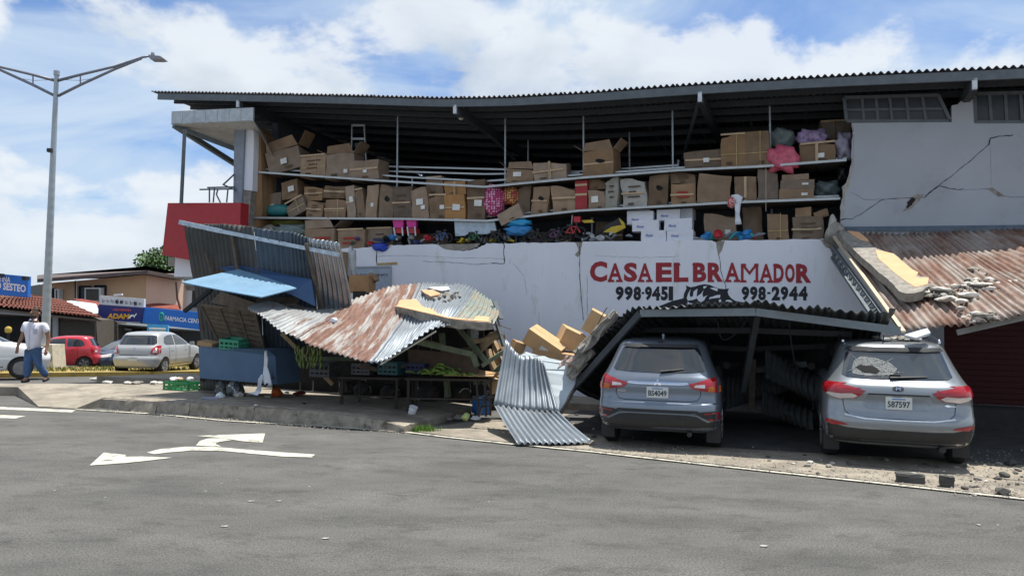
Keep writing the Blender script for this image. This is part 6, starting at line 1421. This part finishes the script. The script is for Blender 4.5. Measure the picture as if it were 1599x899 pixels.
def toy_chair(px, label):
    x0, y0, x1, y1 = px; t = thing('doll_chair', label, 'toy', A((x0+x1)/2, y1, -.15))
    obj('backrest', prism_px([(x0, y0), (x1, y0-1), (x1-1, y0+12), (x0+2, y0+12)], -.15, .1), pink, t); obj('seat', prism_px([(x0+2, y0+13), (x1-1, y0+13), (x1, y1), (x0+3, y1)], -.12, .2), redpl, t)
    
    for xa, xb in ((x0+2, x0+4), (x1-2, x1-1)): q = bmesh.new(); bar(q, A(xa, y0+11, -.1), A(xb, y1+4, -.1), .03, .03); obj('leg', q, steel_w, t)
toy_chair((613, 344, 630, 364), 'pink backed toy seat with red base, beside the printed carton'); toy_chair((634, 343, 650, 364), 'pink backed toy seat with red base, beside the dark carton')
# tangle of toy bicycles and ride-ons along the wall top
def toy_bike(x, y, s, ma, label):
    t = thing('toy_bicycle', label, 'bicycle', A(x, y+s, -.02)); v = .0
    for dx in (-s*1.1, s*1.1):
        q = bmesh.new(); c = A(x+dx, y+s*.1, v); rr = s/75*.9
        pts = [c+TV*math.cos(2*math.pi*k/14)*rr+UP*math.sin(2*math.pi*k/14)*rr for k in range(15)]; tube(q, pts, .022, 6, False); obj('wheel', q, tyre_m, t)
    q = bmesh.new(); P = lambda a, b: A(x+a*s, y+b*s, v)
    for a, b in (((-1.1, .1), (-.4, -.8)), ((-.4, -.8), (.6, -.8)), ((.6, -.8), (1.1, .1)), ((-.4, -.8), (.1, .2)), ((.1, .2), (.6, -.8)), ((-1.1, .1), (.1, .2))): bar(q, P(*a), P(*b), .03, .03)
    obj('frame', q, ma, t); q = bmesh.new(); bar(q, P(.6, -.8), P(.5, -1.3), .025, .025); bar(q, P(.3, -1.3), P(.75, -1.3), .03, .03); obj('handlebar', q, black, t)
    q = bmesh.new(); box(q, P(-.45, -1.0), .14, .09, .05, FR); obj('saddle', q, black, t)
bk = [(690, 371, 9, mat('bike_blue', (.03, .07, .2), .4), 'small dark blue toy bicycle lying by the polished plastic pack'), (740, 372, 8, mat('bike_green', (.03, .13, .06), .4), 'small green framed toy bicycle in the wall top tangle'), (775, 371, 9, black, 'small black toy bicycle next to the trailing blue cloth'), (835, 370, 9, black, 'small black toy bicycle right of the trailing blue cloth'), (868, 368, 9, mat('bike_purple', (.1, .04, .12), .4), 'small purple toy bicycle left of the red box toy'), (895, 362, 10, redpl, 'small red toy bicycle next to the yellow black ride-on')]
for b_ in bk: toy_bike(*b_)
rt = random.Random(21)
jm = [black, mat('navy_toy', (.02, .04, .14), .4), mat('grey_toy', (.2, .22, .24), .5), mat('dkgreen_toy', (.02, .08, .05), .5), redpl, mat('blue_toy', (.03, .2, .5), .4), mat('lightgrey_toy', (.42, .44, .46), .5), mat('purple_toy', (.10, .05, .16), .5), mat('teal_toy', (.03, .32, .36), .4), yel2]
jn = ['black', 'navy', 'grey', 'green', 'red', 'blue', 'pale', 'purple', 'teal', 'yellow']
k = 0
for x0, x1, n_, pal, where in ((545, 615, 14, (0, 1, 1, 3, 5, 7, 4), 'left of the pink toy seats'), (615, 705, 14, (0, 1, 2, 6, 4, 6), 'in front of the pink toy seats'), (705, 800, 14, (0, 0, 3, 9, 2), 'below the plastic sheet pack'), (800, 905, 16, (0, 0, 2, 7, 0), 'among the toy bicycles'), (905, 985, 12, (2, 0, 6, 2), 'left of the white boxes'), (1085, 1200, 18, (6, 8, 8, 5, 4, 2, 6), 'right of the white boxes')):
    for i in range(n_):
        x = rt.uniform(x0, x1); c = rt.choice(pal); h_ = rt.uniform(6, 13); yb = 386-(x-545)*.012 if x < 905 else 378; w_ = rt.uniform(6, 16); v = rt.uniform(-.35, -.08)
        q = bmesh.new(); p_ = A(x, yb-h_*.5-rt.uniform(0, 9), v); p_.z = max(p_.z, 3.62); d = Vector((rt.uniform(-1, 1), rt.uniform(-.5, .5), rt.uniform(-.35, .5))).normalized()
        if rt.random() < .5: tube(q, [p_-d*w_/110, p_+UP*.02, p_+d*w_/110], [.015, .035, .02], 7)
        else: rock(q, p_, w_/65, .2, h_/75, k+900)
        k += 1; obj('toy_part', q, jm[c], None, jn[c]+' toy piece jumbled on the wall top '+where, 'toy', jn[c]+' toy pieces '+where)
ro = thing('ride_on_toy', 'yellow and black ride-on toy left of the white boxes', 'toy', A(950, 372, -.1))
for P, mm in (([(945, 352), (968, 340), (978, 352), (972, 362), (940, 366)], black), ([(942, 362), (955, 354), (972, 351), (977, 355), (960, 364)], yel2), ([(966, 340), (974, 347), (976, 354), (970, 350)], yel2)):
    obj('shell', prism_px(P, -.08 if mm is yel2 else -.14, .06 if mm is yel2 else .16), mm, ro)
obj('yellow_toy', prism_px([(908, 344), (924, 343), (928, 347), (912, 348)], -.1, .06), yel2, None, 'flat yellow toy piece beside the red box toy', 'toy')
q = bmesh.new(); box(q, A(902, 343, -.1), .15, .12, .13, FR); obj('toy_box', q, redpl, None, 'small red box toy hanging at the shelf edge', 'toy')
q = bmesh.new(); bar(q, A(894, 336, -.08), A(891, 366, -.08), .025, .025); obj('toy_pole', q, mat('pink_grey', (.35, .25, .27), .5), None, 'thin pinkish pole beside the red box toy', 'toy')
# stepladder
ld = thing('stepladder', 'aluminium stepladder standing behind the cartons on the top shelf', 'ladder', A(562, 250, -1.3))
for x0, x1 in ((550, 549), (569, 573)):
    q = bmesh.new(); bar(q, A(x0, 195, -1.3), A(x1, 270, -1.3), .05, .03); obj('rail', q, railm, ld)
for y in (196, 217, 238): q = bmesh.new(); bar(q, A(550, y, -1.3), A(570.5, y, -1.3), .03, .06); obj('step', q, railm, ld)
blob('cloth_roll', (552, 221, 571, 236), mat('green_grey_roll', (.10, .16, .15), .6), 'grey green roll hung on the stepladder', 'cloth', -1.2, .12, 30)
q = bmesh.new(); bar(q, A(1196, 262, -.05), A(1196, 330, -.05), .008, .008); obj('string', q, mat('string', (.5, .46, .38), .8), None, 'thin string hanging from the top rail', 'string')
# carton and wrapped rolls between kiosk and shop wall
carton_at('carton', A(566, 444, 1.2), .5, .4, .42, rotm(0, 0, .15) @ FR, 'orange carton between the kiosk and the shop wall', card[3])
carton_at('carton', A(534, 410, 1.0)-UP*.25, .28, .3, 1.0, FR, 'tall tan carton squeezed between kiosk and wall', card[1])
blob('cloth_heap', (570, 426, 586, 440), card[1], 'round tan bundle on the orange carton', 'bundle', 1.2, .25, 31)
blob('plastic_bag', (540, 386, 552, 436), mat('clear_wrap', (.45, .46, .47), .25, var=.2), 'pale clear wrapping beside the tall tan carton', 'wrapping', 1.0, .2, 32)
# ------------------------------------------------------------------ buildings across the side street
def bp(pts, Y, dy): f = [AY(x, y, Y) for x, y in pts]; return prism(f, [p+Vector((0, dy, 0)) for p in f])
peachw = mat('peach_wall', (.64, .43, .27), .9, var=.06, scale=.6); pinkw = mat('pink_peach_wall', (.66, .46, .36), .9, var=.06, scale=.6)
clay = mat('clay_tiles', (.19, .07, .05), .85, var=.35, scale=3); dshut = mat('dark_shutter', (.075, .07, .06), .7); dk = mat('dark_interior', (.02, .02, .022), .9)
bsign = mat('bright_blue_sign', (.02, .17, .60), .45, var=.05); nsign = mat('navy_sign', (.02, .03, .17), .45, var=.08); wsign = mat('white_sign', (.66, .68, .70), .5, var=.05)
wt = mat('sign_white', (.85, .86, .87), .5, var=.02); yt = mat('sign_yellow', (.80, .42, .03), .5, var=.08); rt_ = mat('sign_red', (.5, .08, .08), .5)
def sign_text(s, x0, yb0, x1, yb1, h, Y, ma, parent, bold=.03, shear=0):
    p0, p1 = AY(x0, yb0, Y), AY(x1, yb1, Y); xd = p1-p0; w_ = xd.length; lettering(s, p0, xd.normalized(), UP, w_, AY(x0, yb0-h, Y).z-p0.z, ma, parent, bold=bold, shear=shear)
# peach two storey house
hs = thing('peach_house', 'two storey peach house with dark sloping roof behind the shops', 'building', AY(170, 540, 48))
obj('wall', bp([(66, 443), (228, 429), (228, 620), (66, 620)], 47, 9), peachw, hs)
obj('wall', prism([AY(228, 428, 46.9), AY(281, 437, 50), AY(281, 620, 50), AY(228, 620, 46.9)], [p+Vector((.2, 5, 0)) for p in (AY(228, 428, 46.9), AY(281, 437, 50), AY(281, 620, 50), AY(228, 620, 46.9))]), pinkw, hs)
rp = [AY(58, 441, 45.6), AY(231, 427.5, 45.6), AY(285, 437, 49), AY(285, 431, 57), AY(230, 420, 57), AY(58, 434, 57)]
obj('roof', slabdir(rp, Vector((0, 0, .22))), mat('dark_roof_edge', (.10, .075, .07), .8), hs)
for x0, y0, x1, y1 in ((124, 447, 142, 472), (148, 446, 165, 472), (78, 451, 86, 471)):
    w_ = obj('window', bp([(x0, y0), (x1, y0), (x1, y1), (x0, y1)], 46.97, .02), glass_d, hs); q = bmesh.new()
    for a, b_ in (((x0, y0), (x1, y0)), ((x1, y0), (x1, y1)), ((x1, y1), (x0, y1)), ((x0, y1), (x0, y0)), (((x0+x1)/2, y0), ((x0+x1)/2, y1))): bar(q, AY(*a, 46.94), AY(*b_, 46.94), .08, .08)
    obj('window_frame', q, dk, w_)
for x0, y0, x1, y1 in ((132, 449, 157, 470), (85, 451, 92, 470)):
    a_ = obj('air_conditioner', bp([(x0, y0), (x1, y0), (x1, y1), (x0, y1)], 46.5, .45), wsign, hs); obj('grille', bp([(x0+2, y0+2), (x1-3, y0+2), (x1-3, y1-1), (x0+2, y1-1)], 46.48, .01), dshut, a_)
for x in (117.5, 120): q = bmesh.new(); bar(q, AY(x, 438, 46.9), AY(x, 480, 46.9), .05, .05); obj('pipe', q, wsign if x > 119 else dshut, hs)
obj('side_roof', slabdir([AY(226, 478, 46.2), AY(283, 484, 47.5), AY(280, 476, 49), AY(250, 473, 48), AY(228, 474, 47)], Vector((0, 0, -.1))), mat('red_brown_roof', (.2, .05, .035), .8), hs)
q = bmesh.new(); bar(q, AY(275, 440, 47.5), AY(277, 466, 47.5), .1, .1); bar(q, AY(277, 466, 47.5), AY(282, 482, 47.4), .1, .1); obj('drain_pipe', q, mat('rust_pipe', (.1, .05, .04), .8), hs)
nb = thing('grey_house', 'narrow grey white house with pale green roof edge beside the peach house', 'building', AY(300, 540, 51))
obj('wall', bp([(279, 445), (345, 447), (345, 620), (279, 620)], 51, 5), plaster_g, nb); obj('roof', bp([(279, 428), (300, 430), (345, 440), (345, 449), (281, 445)], 50.6, 6), mat('pale_green_roof', (.26, .33, .31), .7), nb)
obj('window', bp([(289, 453), (312, 454), (312, 480), (288, 479)], 50.95, .02), glass_d, nb); obj('shutter', bp([(288, 453), (300, 453.5), (299, 478), (287, 478)], 50.9, .03), wsign, nb)
# tiled roof shop
ts = thing('tiled_shop', 'low shop with red clay tile roof and dark shutters', 'building', AY(60, 560, 39))
ev = [AY(-160, 468, 37), AY(0, 479, 37), AY(78, 488, 37), AY(159, 496, 37)]; rg = [AY(-160, 452, 41.5), AY(-10, 460.5, 41.5), AY(55, 464, 41.5), AY(97, 469, 41.5)]
roofp = obj('roof', slabdir([p-UP*.12 for p in ev]+[p-UP*.12 for p in rg[::-1]], Vector((0, 0, -.08))), wood_d, ts)
P_ = [[a.lerp(b_, k/3) for a, b_ in zip(ev, rg)] for k in range(4)]
for j in range(6):
    f0, f1 = j/6, (j+1.08)/6
    g_ = [[a.lerp(b_, f)+UP*(.05*(1-(f-f0)*6)) for a, b_ in zip(ev, rg)] for f in (f0, (f0+f1)/2, f1)]
    sheet('tile_course', g_, clay, roofp, pitch=.26, amp=.06, nv=2, thick=.02)
obj('wall', bp([(-160, 486), (84, 490), (150, 499), (158, 620), (-160, 620)], 38.2, 3), mat('shop_brown_wall', (.10, .085, .07), .85), ts)
for x0, x1, y0, mm in ((-60, 72, 494, dk), (91, 149, 502, dshut)):
    sh_ = obj('shutter', bp([(x0, y0), (x1, y0+1), (x1, 600), (x0, 600)], 38.14, .03), mm, ts)
    for k in range(20):
        y = y0+1+k*2.4; q = bmesh.new(); bar(q, AY(x0+.5, y, 38.1), AY(x1-.5, y+.4, 38.1), .02, .045); obj('slat', q, mm, sh_)
obj('pillar', bp([(82, 493), (90, 494), (90, 600), (82, 600)], 38.0, .1), plaster_g, ts)
q = bmesh.new(); bar(q, AY(0, 487, 37.4), AY(50, 490, 37.4), .15, .2); bar(q, AY(-160, 480, 37.4), AY(0, 487, 37.4), .15, .2); obj('eave_beam', q, plaster_g, ts)
# canopies between the two
obj('metal_awning', slabdir([AY(98, 470, 43), AY(112, 469, 44), AY(150, 474, 44), AY(156, 488, 41), AY(146, 489, 40.5)], Vector((0, 0, -.05))), mat('pale_awning', (.46, .50, .52), .6), None, 'pale sheet awning between the tiled shop and the sign', 'awning')
obj('metal_awning', slabdir([AY(112, 468, 44.5), AY(128, 468, 44.8), AY(156, 473, 44.5), AY(154, 480, 43.6)], Vector((0, 0, .06))), mat('red_awning', (.2, .04, .03), .7), None, 'dark red sheet awning above the pale one', 'awning')
obj('grey_house_far', bp([(44, 447), (62, 444), (72, 445), (72, 470), (44, 470)], 60, 6), mat('grey_far_wall', (.16, .17, .17), .9), None, 'small grey rooftop block behind the tiled roof', 'building')
obj('orange_parapet', bp([(40, 459), (76, 463), (76, 480), (40, 480)], 45.5, .3), mat('orange_wall', (.45, .19, .09), .85), None, 'orange parapet above the tiled roof', 'wall')
# signs
s1 = thing('shop_sign', 'blue roof sign with white letters above the clay tiles', 'sign', AY(10, 465, 40)); obj('board', bp([(-70, 421), (44, 431.5), (43, 464), (-70, 455)], 40, .25), bsign, s1)
sign_text('TINA', -2, 439.5, 16, 441.5, 9, 39.99, wt, s1, .01); sign_text('O SESTEO', -7, 451, 40, 456.5, 11.5, 39.99, wt, s1, .03)
for x, y in ((1, 430), (40, 434.5)):
    q = bmesh.new(); box(q, AY(x, y, 39.5), .22, .3, .2); bar(q, AY(x, y, 39.5), AY(x, y+2, 40), .04, .04); obj('flood_lamp', q, black, s1)
s2 = thing('shop_sign', 'navy sign with yellow letters under a white strip of tool drawings', 'sign', AY(190, 505, 40)); obj('board', bp([(153.5, 475.5), (225, 480.5), (220, 504), (153, 499)], 40, .25), nsign, s2)
sign_text('ADAM', 167, 497.2, 202, 498.2, 8.2, 39.99, yt, s2, .05, .15)
for k in range(10): q = bmesh.new(); p_ = AY(177.5+k*2.9, 483.3+k*.12, 39.98); box(q, p_, .075, .01, .085+.02*(k % 3)); obj('lettering', q, rt_, s2)
q = bmesh.new()
obj('animal_mark', flatpoly([AY(x, y, 39.98) for x, y in ((200, 497), (203, 492), (206, 491), (210, 492), (213, 488.5), (213.5, 491), (211, 493), (210, 496.5), (208.5, 494), (205, 494), (203, 497))]), wt, s2)
obj('strip', bp([(160, 500.2), (219, 503.3), (219, 503.9), (160, 500.9)], 39.98, .005), wt, s2)
wp = obj('white_strip', bp([(156, 461), (225, 466.5), (224.5, 480), (155.5, 475)], 40.1, .2), wsign, s2)
rk = random.Random(5)
for k in range(9):
    x = 161+k*7.2; y = 468.5+k*.62; q = bmesh.new(); pts = [AY(x+2.2*math.cos(a*1.05)*rk.uniform(.5, 1.1), y+3.2*math.sin(a*1.05)*rk.uniform(.5, 1.1), 40.085) for a in range(6)]; pts.append(pts[0]); tube(q, pts, .022 if k not in (3, 4, 7) else .05, 4); obj('tool_drawing', q, mat('grey_ink', (.3, .31, .32), .6) if k not in (3, 4, 7) else txtg, wp)
q = bmesh.new(); bar(q, AY(178, 460.5, 40.2), AY(191, 459.5, 40.2), .12, .1); obj('bracket', q, wsign, s2)
s3 = thing('shop_sign', 'bright blue pharmacy sign with green cross and white letters', 'sign', AY(270, 515, 40)); obj('board', bp([(225, 479.5), (330, 489), (330, 517), (222, 504)], 40.05, .25), bsign, s3)
sign_text('FARMACIA CENTR', 257, 499.7, 316, 505.5, 6.8, 40.03, wt, s3, .02, .1)
q = bmesh.new(); pts = [AY(252.3+3.4*math.cos(a*.42), 494.4+6.2*math.sin(a*.42), 40.03) for a in range(16)]; tube(q, pts, .035, 6); obj('emblem_ring', q, mat('sign_green', (.05, .5, .35), .5), s3)
q = bmesh.new(); bar(q, AY(252.3, 490.6, 40.03), AY(252.3, 498.4, 40.03), .07, .04); bar(q, AY(250, 494.4, 40.03), AY(254.6, 494.4, 40.03), .07, .04); obj('emblem_cross', q, MATS['sign_green'], s3)
# store fronts under the signs
sf = thing('shop_row', 'row of shaded shop fronts under the navy and blue signs', 'building', AY(240, 560, 43))
obj('wall', bp([(150, 486), (225, 492), (345, 498), (345, 640), (150, 640)], 42.5, 3), mat('shop_front_wall', (.16, .14, .11), .85), sf)
for x0, x1, y0 in ((182, 222, 512), (226, 283, 516), (287, 340, 518)): obj('shop_window', bp([(x0, y0), (x1, y0+2), (x1, 620), (x0, 620)], 42.45, .03), glass_d, sf)
q = bmesh.new(); bar(q, AY(153, 506, 41), AY(205, 515, 41), .12, .12); bar(q, AY(153, 498, 40.6), AY(153, 600, 40.6), .1, .1); obj('awning_beam', q, plaster_g, sf)
obj('canopy', slabdir([AY(150, 503, 40.3), AY(330, 517, 40.3), AY(330, 513, 42.5), AY(150, 500, 42.5)], Vector((0, 0, -.08))), steel_d, sf)
bs = thing('banner_stand', 'light blue banner stand above the silver hatchback', 'sign', AY(246, 530, 33)); obj('banner', bp([(230, 506), (262, 507.5), (264, 533), (229, 533)], 33, .08), mat('sky_blue_banner', (.06, .36, .72), .5), bs)
for y, mm in ((511, wt), (515.5, mat('cream_strip', (.62, .58, .4), .6))): obj('strip', bp([(233, y), (259, y+1), (259, y+3.5), (233, y+2.5)], 32.98, .01), mm, bs)
# distant block so the street closes
obj('far_building', bp([(-160, 455), (-60, 455), (-60, 620), (-160, 620)], 44, 6), peachw, None, 'plain peach block at the far end of the street', 'building')
# tree behind the houses
tr_ = thing('leafy_tree', 'dark green rounded tree behind the peach house', 'tree', AY(255, 470, 64))
trunk = mat('bark', (.08, .06, .045), .9); leafm = mat('leaf_green', (.035, .085, .022), .6, var=.45, scale=1.2); leafl = mat('leaf_light', (.065, .13, .03), .6, var=.4, scale=1.2)
q = bmesh.new(); b0_ = AY(255, 520, 64); tube(q, [b0_, AY(254, 450, 64), AY(256, 430, 64)], [.4, .3, .2], 10); 
for dx, dy in ((-30, 408), (-12, 398), (12, 396), (30, 405), (42, 415)): tube(q, [AY(255, 440, 64), AY(255+dx*.6, (440+dy)/2, 64+dx*.03), AY(255+dx, dy, 64)], [.2, .14, .05], 7)
obj('trunk', q, trunk, tr_)
rl2 = random.Random(3)
for nm, mm, N in (('crown', leafm, 7600), ('crown_light', leafl, 3000)):
    q = bmesh.new(); cl = [(AY(272+rl2.gauss(0, 22), 419+rl2.gauss(0, 7), 64+rl2.uniform(-2.2, 2)), rl2.uniform(.6, 1.3)) for _ in range(44)]
    for k in range(N):
        c, r_ = rl2.choice(cl); d = Vector((rl2.gauss(0, 1), rl2.gauss(0, 1), rl2.gauss(0, 1))).normalized()*r_*rl2.uniform(.6, 1.05)
        p_ = c+d
        if nm == 'crown_light' and d.z < 0: p_ = c-d
        if p_.z < 3.2: continue
        a = Vector((rl2.gauss(0, 1), rl2.gauss(0, 1), rl2.gauss(0, 1))).normalized()*.14; b_ = a.orthogonal().normalized()*.09
        q.faces.new([q.verts.new(p_+a), q.verts.new(p_+b_), q.verts.new(p_-a), q.verts.new(p_-b_)])
    obj(nm, q, mm, tr_)
# rider's yellow helmet behind the white taxi, built as a globe on a post
q = bmesh.new(); lathe(q, [(0, .1), (.07, .08), (.1, .02), (.1, -.04), (.09, -.09), (.05, -.11)], AY(13, 514, 24), 14); hl = obj('yellow_globe', q, mat('helmet_globe_m', (.45, .33, .06), .4), None, 'yellow globe standing in for a rider helmet behind the white taxi', 'helmet')
q = bmesh.new(); tube(q, [AY(13, 517, 24), AY(13, 560, 24), GG(13, 586)+Vector((0, 0, 0))], .03); obj('post', q, black, hl)  # added post holding up the helmet globe
# broken stones at the pavement back edge
for k in range(60):
    x, y = rl2.uniform(140, 262), rl2.uniform(590, 599.5); s = rl2.choice((.05, .07, .1, .14)); q = bmesh.new(); rock(q, G(x, y, .02 if y < 598 else .2)+UP*.03, s*2, s*1.4, s*.6, k+1500, 0)
    obj('rubble_piece', q, chm[rl2.choice((0, 1, 1))], None, 'pale rubble piece on the side street behind the pavement', 'rubble', 'rubble on the side street')
for k in range(8):
    q = bmesh.new(); rock(q, G(279+rl2.uniform(-20, 22), 606, .2)+NV*(.12+rl2.uniform(-.1, .1))+UP*.2, .16, .14, .1, k+1600); obj('food_scrap', q, (peach, whitecloth, cardb, wsign)[k % 4], None, ('peach', 'white', 'brown', 'pale grey')[k % 4]+' scrap lying in the dark green crate', 'scrap', ('peach', 'white', 'brown', 'pale grey')[k % 4]+' scraps in the green crate')
# ------------------------------------------------------------------ street lamp
lb_ = GG(70, 574, .14); LY = lb_.y
galvp = mat('galvanised_pole', (.36, .40, .43), .5, .5, var=.12, scale=2); polm = mat('lamp_arm_grey', (.20, .21, .25), .5, .4)
lamp = thing('street_lamp', 'tall ribbed grey street lamp with two braced arms on the median', 'street lamp', lb_)
obj('base_block', prism([AY(58, 538, LY-.4), AY(81, 538, LY-.4), AY(83.5, 575, LY-.4), AY(57, 575, LY-.4)], [p+Vector((0, .8, 0)) for p in (AY(58, 538, LY-.4), AY(81, 538, LY-.4), AY(83.5, 575, LY-.4), AY(57, 575, LY-.4))]), mat('cream_concrete', (.48, .45, .38), .9), lamp)
q = bmesh.new(); a, b_ = AY(70, 545, LY), AY(88.5, 116, LY); prs = []; rs = []
for k in range(61):
    f = k/60; prs.append(a.lerp(b_, f)); rs.append((.155-.075*f)*(1.0+(.035 if (k % 2 and f < .6) else 0)))
tube(q, prs, rs, 16); obj('pole', q, galvp, lamp, smooth=False)
q = bmesh.new(); tube(q, [b_-UP*.05, b_+UP*.12], .11, 12); obj('pole_cap', q, galvp, lamp)
for sg in (1, -1):
    def X(x, y): return AY(88.5+sg*(x-88.5), y+(0 if sg > 0 else .0), LY)
    arm = obj('arm', tube(bmesh.new(), [X(91, 126), X(125, 117), X(180, 104), X(222, 90), X(232, 88)], [.06, .055, .05, .045, .045], 8), polm, lamp, smooth=True)
    obj('lower_brace', tube(bmesh.new(), [X(91, 150), X(125, 133), X(180, 108), X(221, 92)], [.055, .055, .05, .04], 8), polm, arm, smooth=True)
    obj('strut', tube(bmesh.new(), [X(125.5, 117), X(125.5, 132)], .025, 6), polm, arm)
    obj('cable', tube(bmesh.new(), [X(98, 125), X(125, 126), X(150, 122), X(200, 102)], .009, 5), polm, arm)
    hd_ = obj('lamp_head', prism([X(230, 85.5), X(238, 86.5), X(250, 87.5), X(255.5, 91.5), X(248, 92.5), X(234, 92)], [p+Vector((0, .38, 0)) for p in (X(230, 85.5), X(238, 86.5), X(250, 87.5), X(255.5, 91.5), X(248, 92.5), X(234, 92))]), mat('lamp_head_grey', (.25, .25, .29), .5), lamp)
    q = bmesh.new(); lathe(q, [(.07, 0), (.07, .1), (.05, .16), (0, .17)], X(235, 86)+Vector((0, .18, 0)), 10); obj('photocell', q, polm, hd_)
q = bmesh.new(); box(q, AY(78, 235, LY-.15), .16, .16, .14); obj('camera_box', q, black, lamp)

# ------------------------------------------------------------------ man walking
skin = mat('skin', (.26, .14, .09), .55, var=.06); shirt_m = mat('lilac_white_shirt', (.64, .64, .72), .85, var=.05, scale=9); jean = mat('blue_jeans', (.045, .10, .22), .85, var=.25, scale=7); hair_m = mat('dark_hair', (.025, .018, .014), .7); shoe = mat('dark_shoe', (.02, .022, .03), .6)
MP = G(51, 597, .2); MY = MP.y
def J(x, y, dy=0.0): return AY(x, y, MY)+Vector((0, dy, 0))
def skinned(name, verts, edges, radii, ma, parent=None, sub=2, root=0, **k):
    me = bpy.data.meshes.new(name); me.from_pydata([tuple(v) for v in verts], edges, []); o = bpy.data.objects.new(name, me); COL.objects.link(o)
    o.modifiers.new('s', 'SKIN'); sv = me.skin_vertices[0].data
    for i, r_ in enumerate(radii): sv[i].radius = r_ if isinstance(r_, tuple) else (r_, r_); sv[i].use_root = (i == root)
    if sub: m_ = o.modifiers.new('d', 'SUBSURF'); m_.levels = sub; m_.render_levels = sub
    me2 = bpy.data.meshes.new_from_object(o.evaluated_get(bpy.context.evaluated_depsgraph_get())); bpy.data.objects.remove(o)
    return obj(name, me2, ma, parent, smooth=True, **k)
man = thing('person', 'man in pale short-sleeved shirt and blue jeans walking on the pavement corner', 'person', MP)
V, E, Rr = [], [], []
def add(p, r_, link=None):
    V.append(p); Rr.append(r_); i = len(V)-1
    if link is not None: E.append((link, i))
    return i
pel = add(J(52, 544), .125); sp1 = add(J(53, 530), .12, pel); ch = add(J(54, 513), .14, sp1); nk = add(J(55.5, 500), .055, ch); ch_ = add(J(56, 494.5, -.01), .062, nk); hd2 = add(J(56, 488, -.015), .088, ch_); tp_ = add(J(56.5, 481, -.005), .078, hd2)
for sh_, el, wr_, hn in (((40, 508), (34.5, 526, .0), (32, 539, -.1), (32, 545, -.12)), ((70, 508), (74, 527, .05), (73.5, 541, 0), (73, 548, -.03))):
    a = add(J(*sh_), .065, ch); b_ = add(J(*el), .048, a); c = add(J(*wr_), .034, b_); d = add(J(*hn), (.04, .026), c)
    hnp = V[d]
    for f in range(4): e = add(hnp+Vector((-.03+.02*f, -.01, -.05)), .011, d); add(V[e]+Vector((.004, -.012, -.045-.006*(f in (1, 2)))), .009, e)
    e = add(hnp+Vector((.045, -.025, -.01)), .012, d); add(V[e]+Vector((.012, -.015, -.04)), .01, e)
for hp_, kn, an_, to in (((46.5, 549), (46, 569, -.08), (44.5, 591, -.05), (42, 594.5, -.18)), ((57, 549), (59, 569, .02), (65, 589, .22), (65, 593.5, .08))):
    a = add(J(*hp_), .09, pel); b_ = add(J(*kn), .062, a); c = add(J(*an_), .042, b_); add(J(*to), .04, c)
body = skinned('body', V, E, Rr, skin, man)
# head shape details, hair and beard
hc = J(56.2, 488.5, -.015)
q = bmesh.new(); bmesh.ops.create_uvsphere(q, u_segments=18, v_segments=12, radius=1)
bmesh.ops.delete(q, geom=[v for v in q.verts if (v.co.y < -.05 and v.co.z < .5) or (v.co.z < -.05 and v.co.y < .25) or v.co.z < -.6], context='VERTS')
for v in q.verts: v.co = hc+Vector((v.co.x*.093+.006, v.co.y*.108+.012, v.co.z*.125+.02))
obj('hair', q, hair_m, man, smooth=True)
q = bmesh.new(); bmesh.ops.create_uvsphere(q, u_segments=14, v_segments=8, radius=1)
for v in q.verts: v.co = hc+Vector((v.co.x*.068-.012, v.co.y*.06-.055, v.co.z*.045-.075))
obj('beard', q, hair_m, man, smooth=True)
q = bmesh.new(); tube(q, [hc+Vector((-.035, -.095, .035)), hc+Vector((-.045, -.12, -.01)), hc+Vector((-.04, -.095, -.025))], [.01, .018, .012], 7); obj('nose', q, skin, man, smooth=True)
for dx in (-.062, .0): q = bmesh.new(); bmesh.ops.create_icosphere(q, subdivisions=1, radius=.011, matrix=Matrix.Translation(hc+Vector((dx-.005, -.092, .022)))); obj('eye', q, hair_m, man)
q = bmesh.new(); bmesh.ops.create_icosphere(q, subdivisions=2, radius=.03, matrix=Matrix.Translation(hc+Vector((.085, .0, -.01)))); obj('ear', q, skin, man, smooth=True)
# shirt
sv_ = [J(52.5, 551), J(53.5, 532), J(54, 515), J(55, 503), J(40, 506.5), J(36.5, 519), J(70, 506.5), J(73.5, 519.5)]
skinned('shirt', sv_, [(0, 1), (1, 2), (2, 3), (2, 4), (4, 5), (2, 6), (6, 7)], [(.20, .16), (.20, .155), (.20, .145), (.085, .085), .085, .082, .085, .082], shirt_m, man)
q = bmesh.new(); bar(q, J(54.2, 506, -.17), J(52.5, 546, -.19), .018, .006); obj('button_placket', q, mat('shirt_seam', (.42, .42, .5), .9), man)
q = bmesh.new(); box(q, J(62, 517, -.165), .11, .008, .12); obj('shirt_pocket', q, MATS['shirt_seam'], man)
q = bmesh.new()
for sg in (-1, 1): flatpoly([hc+Vector((sg*.01, -.1, -.17)), hc+Vector((sg*.085, -.06, -.125)), hc+Vector((sg*.095, -.1, -.19))], q)
obj('collar', q, shirt_m, man)
jv = [J(52, 536), J(46.5, 551), J(46, 569, -.08), J(44.5, 590, -.05), J(57, 551), J(59, 569, .02), J(65, 588.5, .2)]
skinned('jeans', jv, [(0, 1), (1, 2), (2, 3), (0, 4), (4, 5), (5, 6)], [(.17, .135), .125, .09, .082, .125, .09, .082], jean, man)
for (x, y, dy, tx, ty, tdy) in ((44.5, 594, -.03, 41, 595.5, -.2), (65, 592.5, .22, 65.5, 594.5, .04)):
    a, b_ = J(x, y, dy), J(tx, ty, tdy); a.z = max(a.z, .25); b_.z = .235
    skinned('shoe', [a+(a-b_)*.25, a, b_], [(0, 1), (1, 2)], [.045, .05, .04], shoe, man)
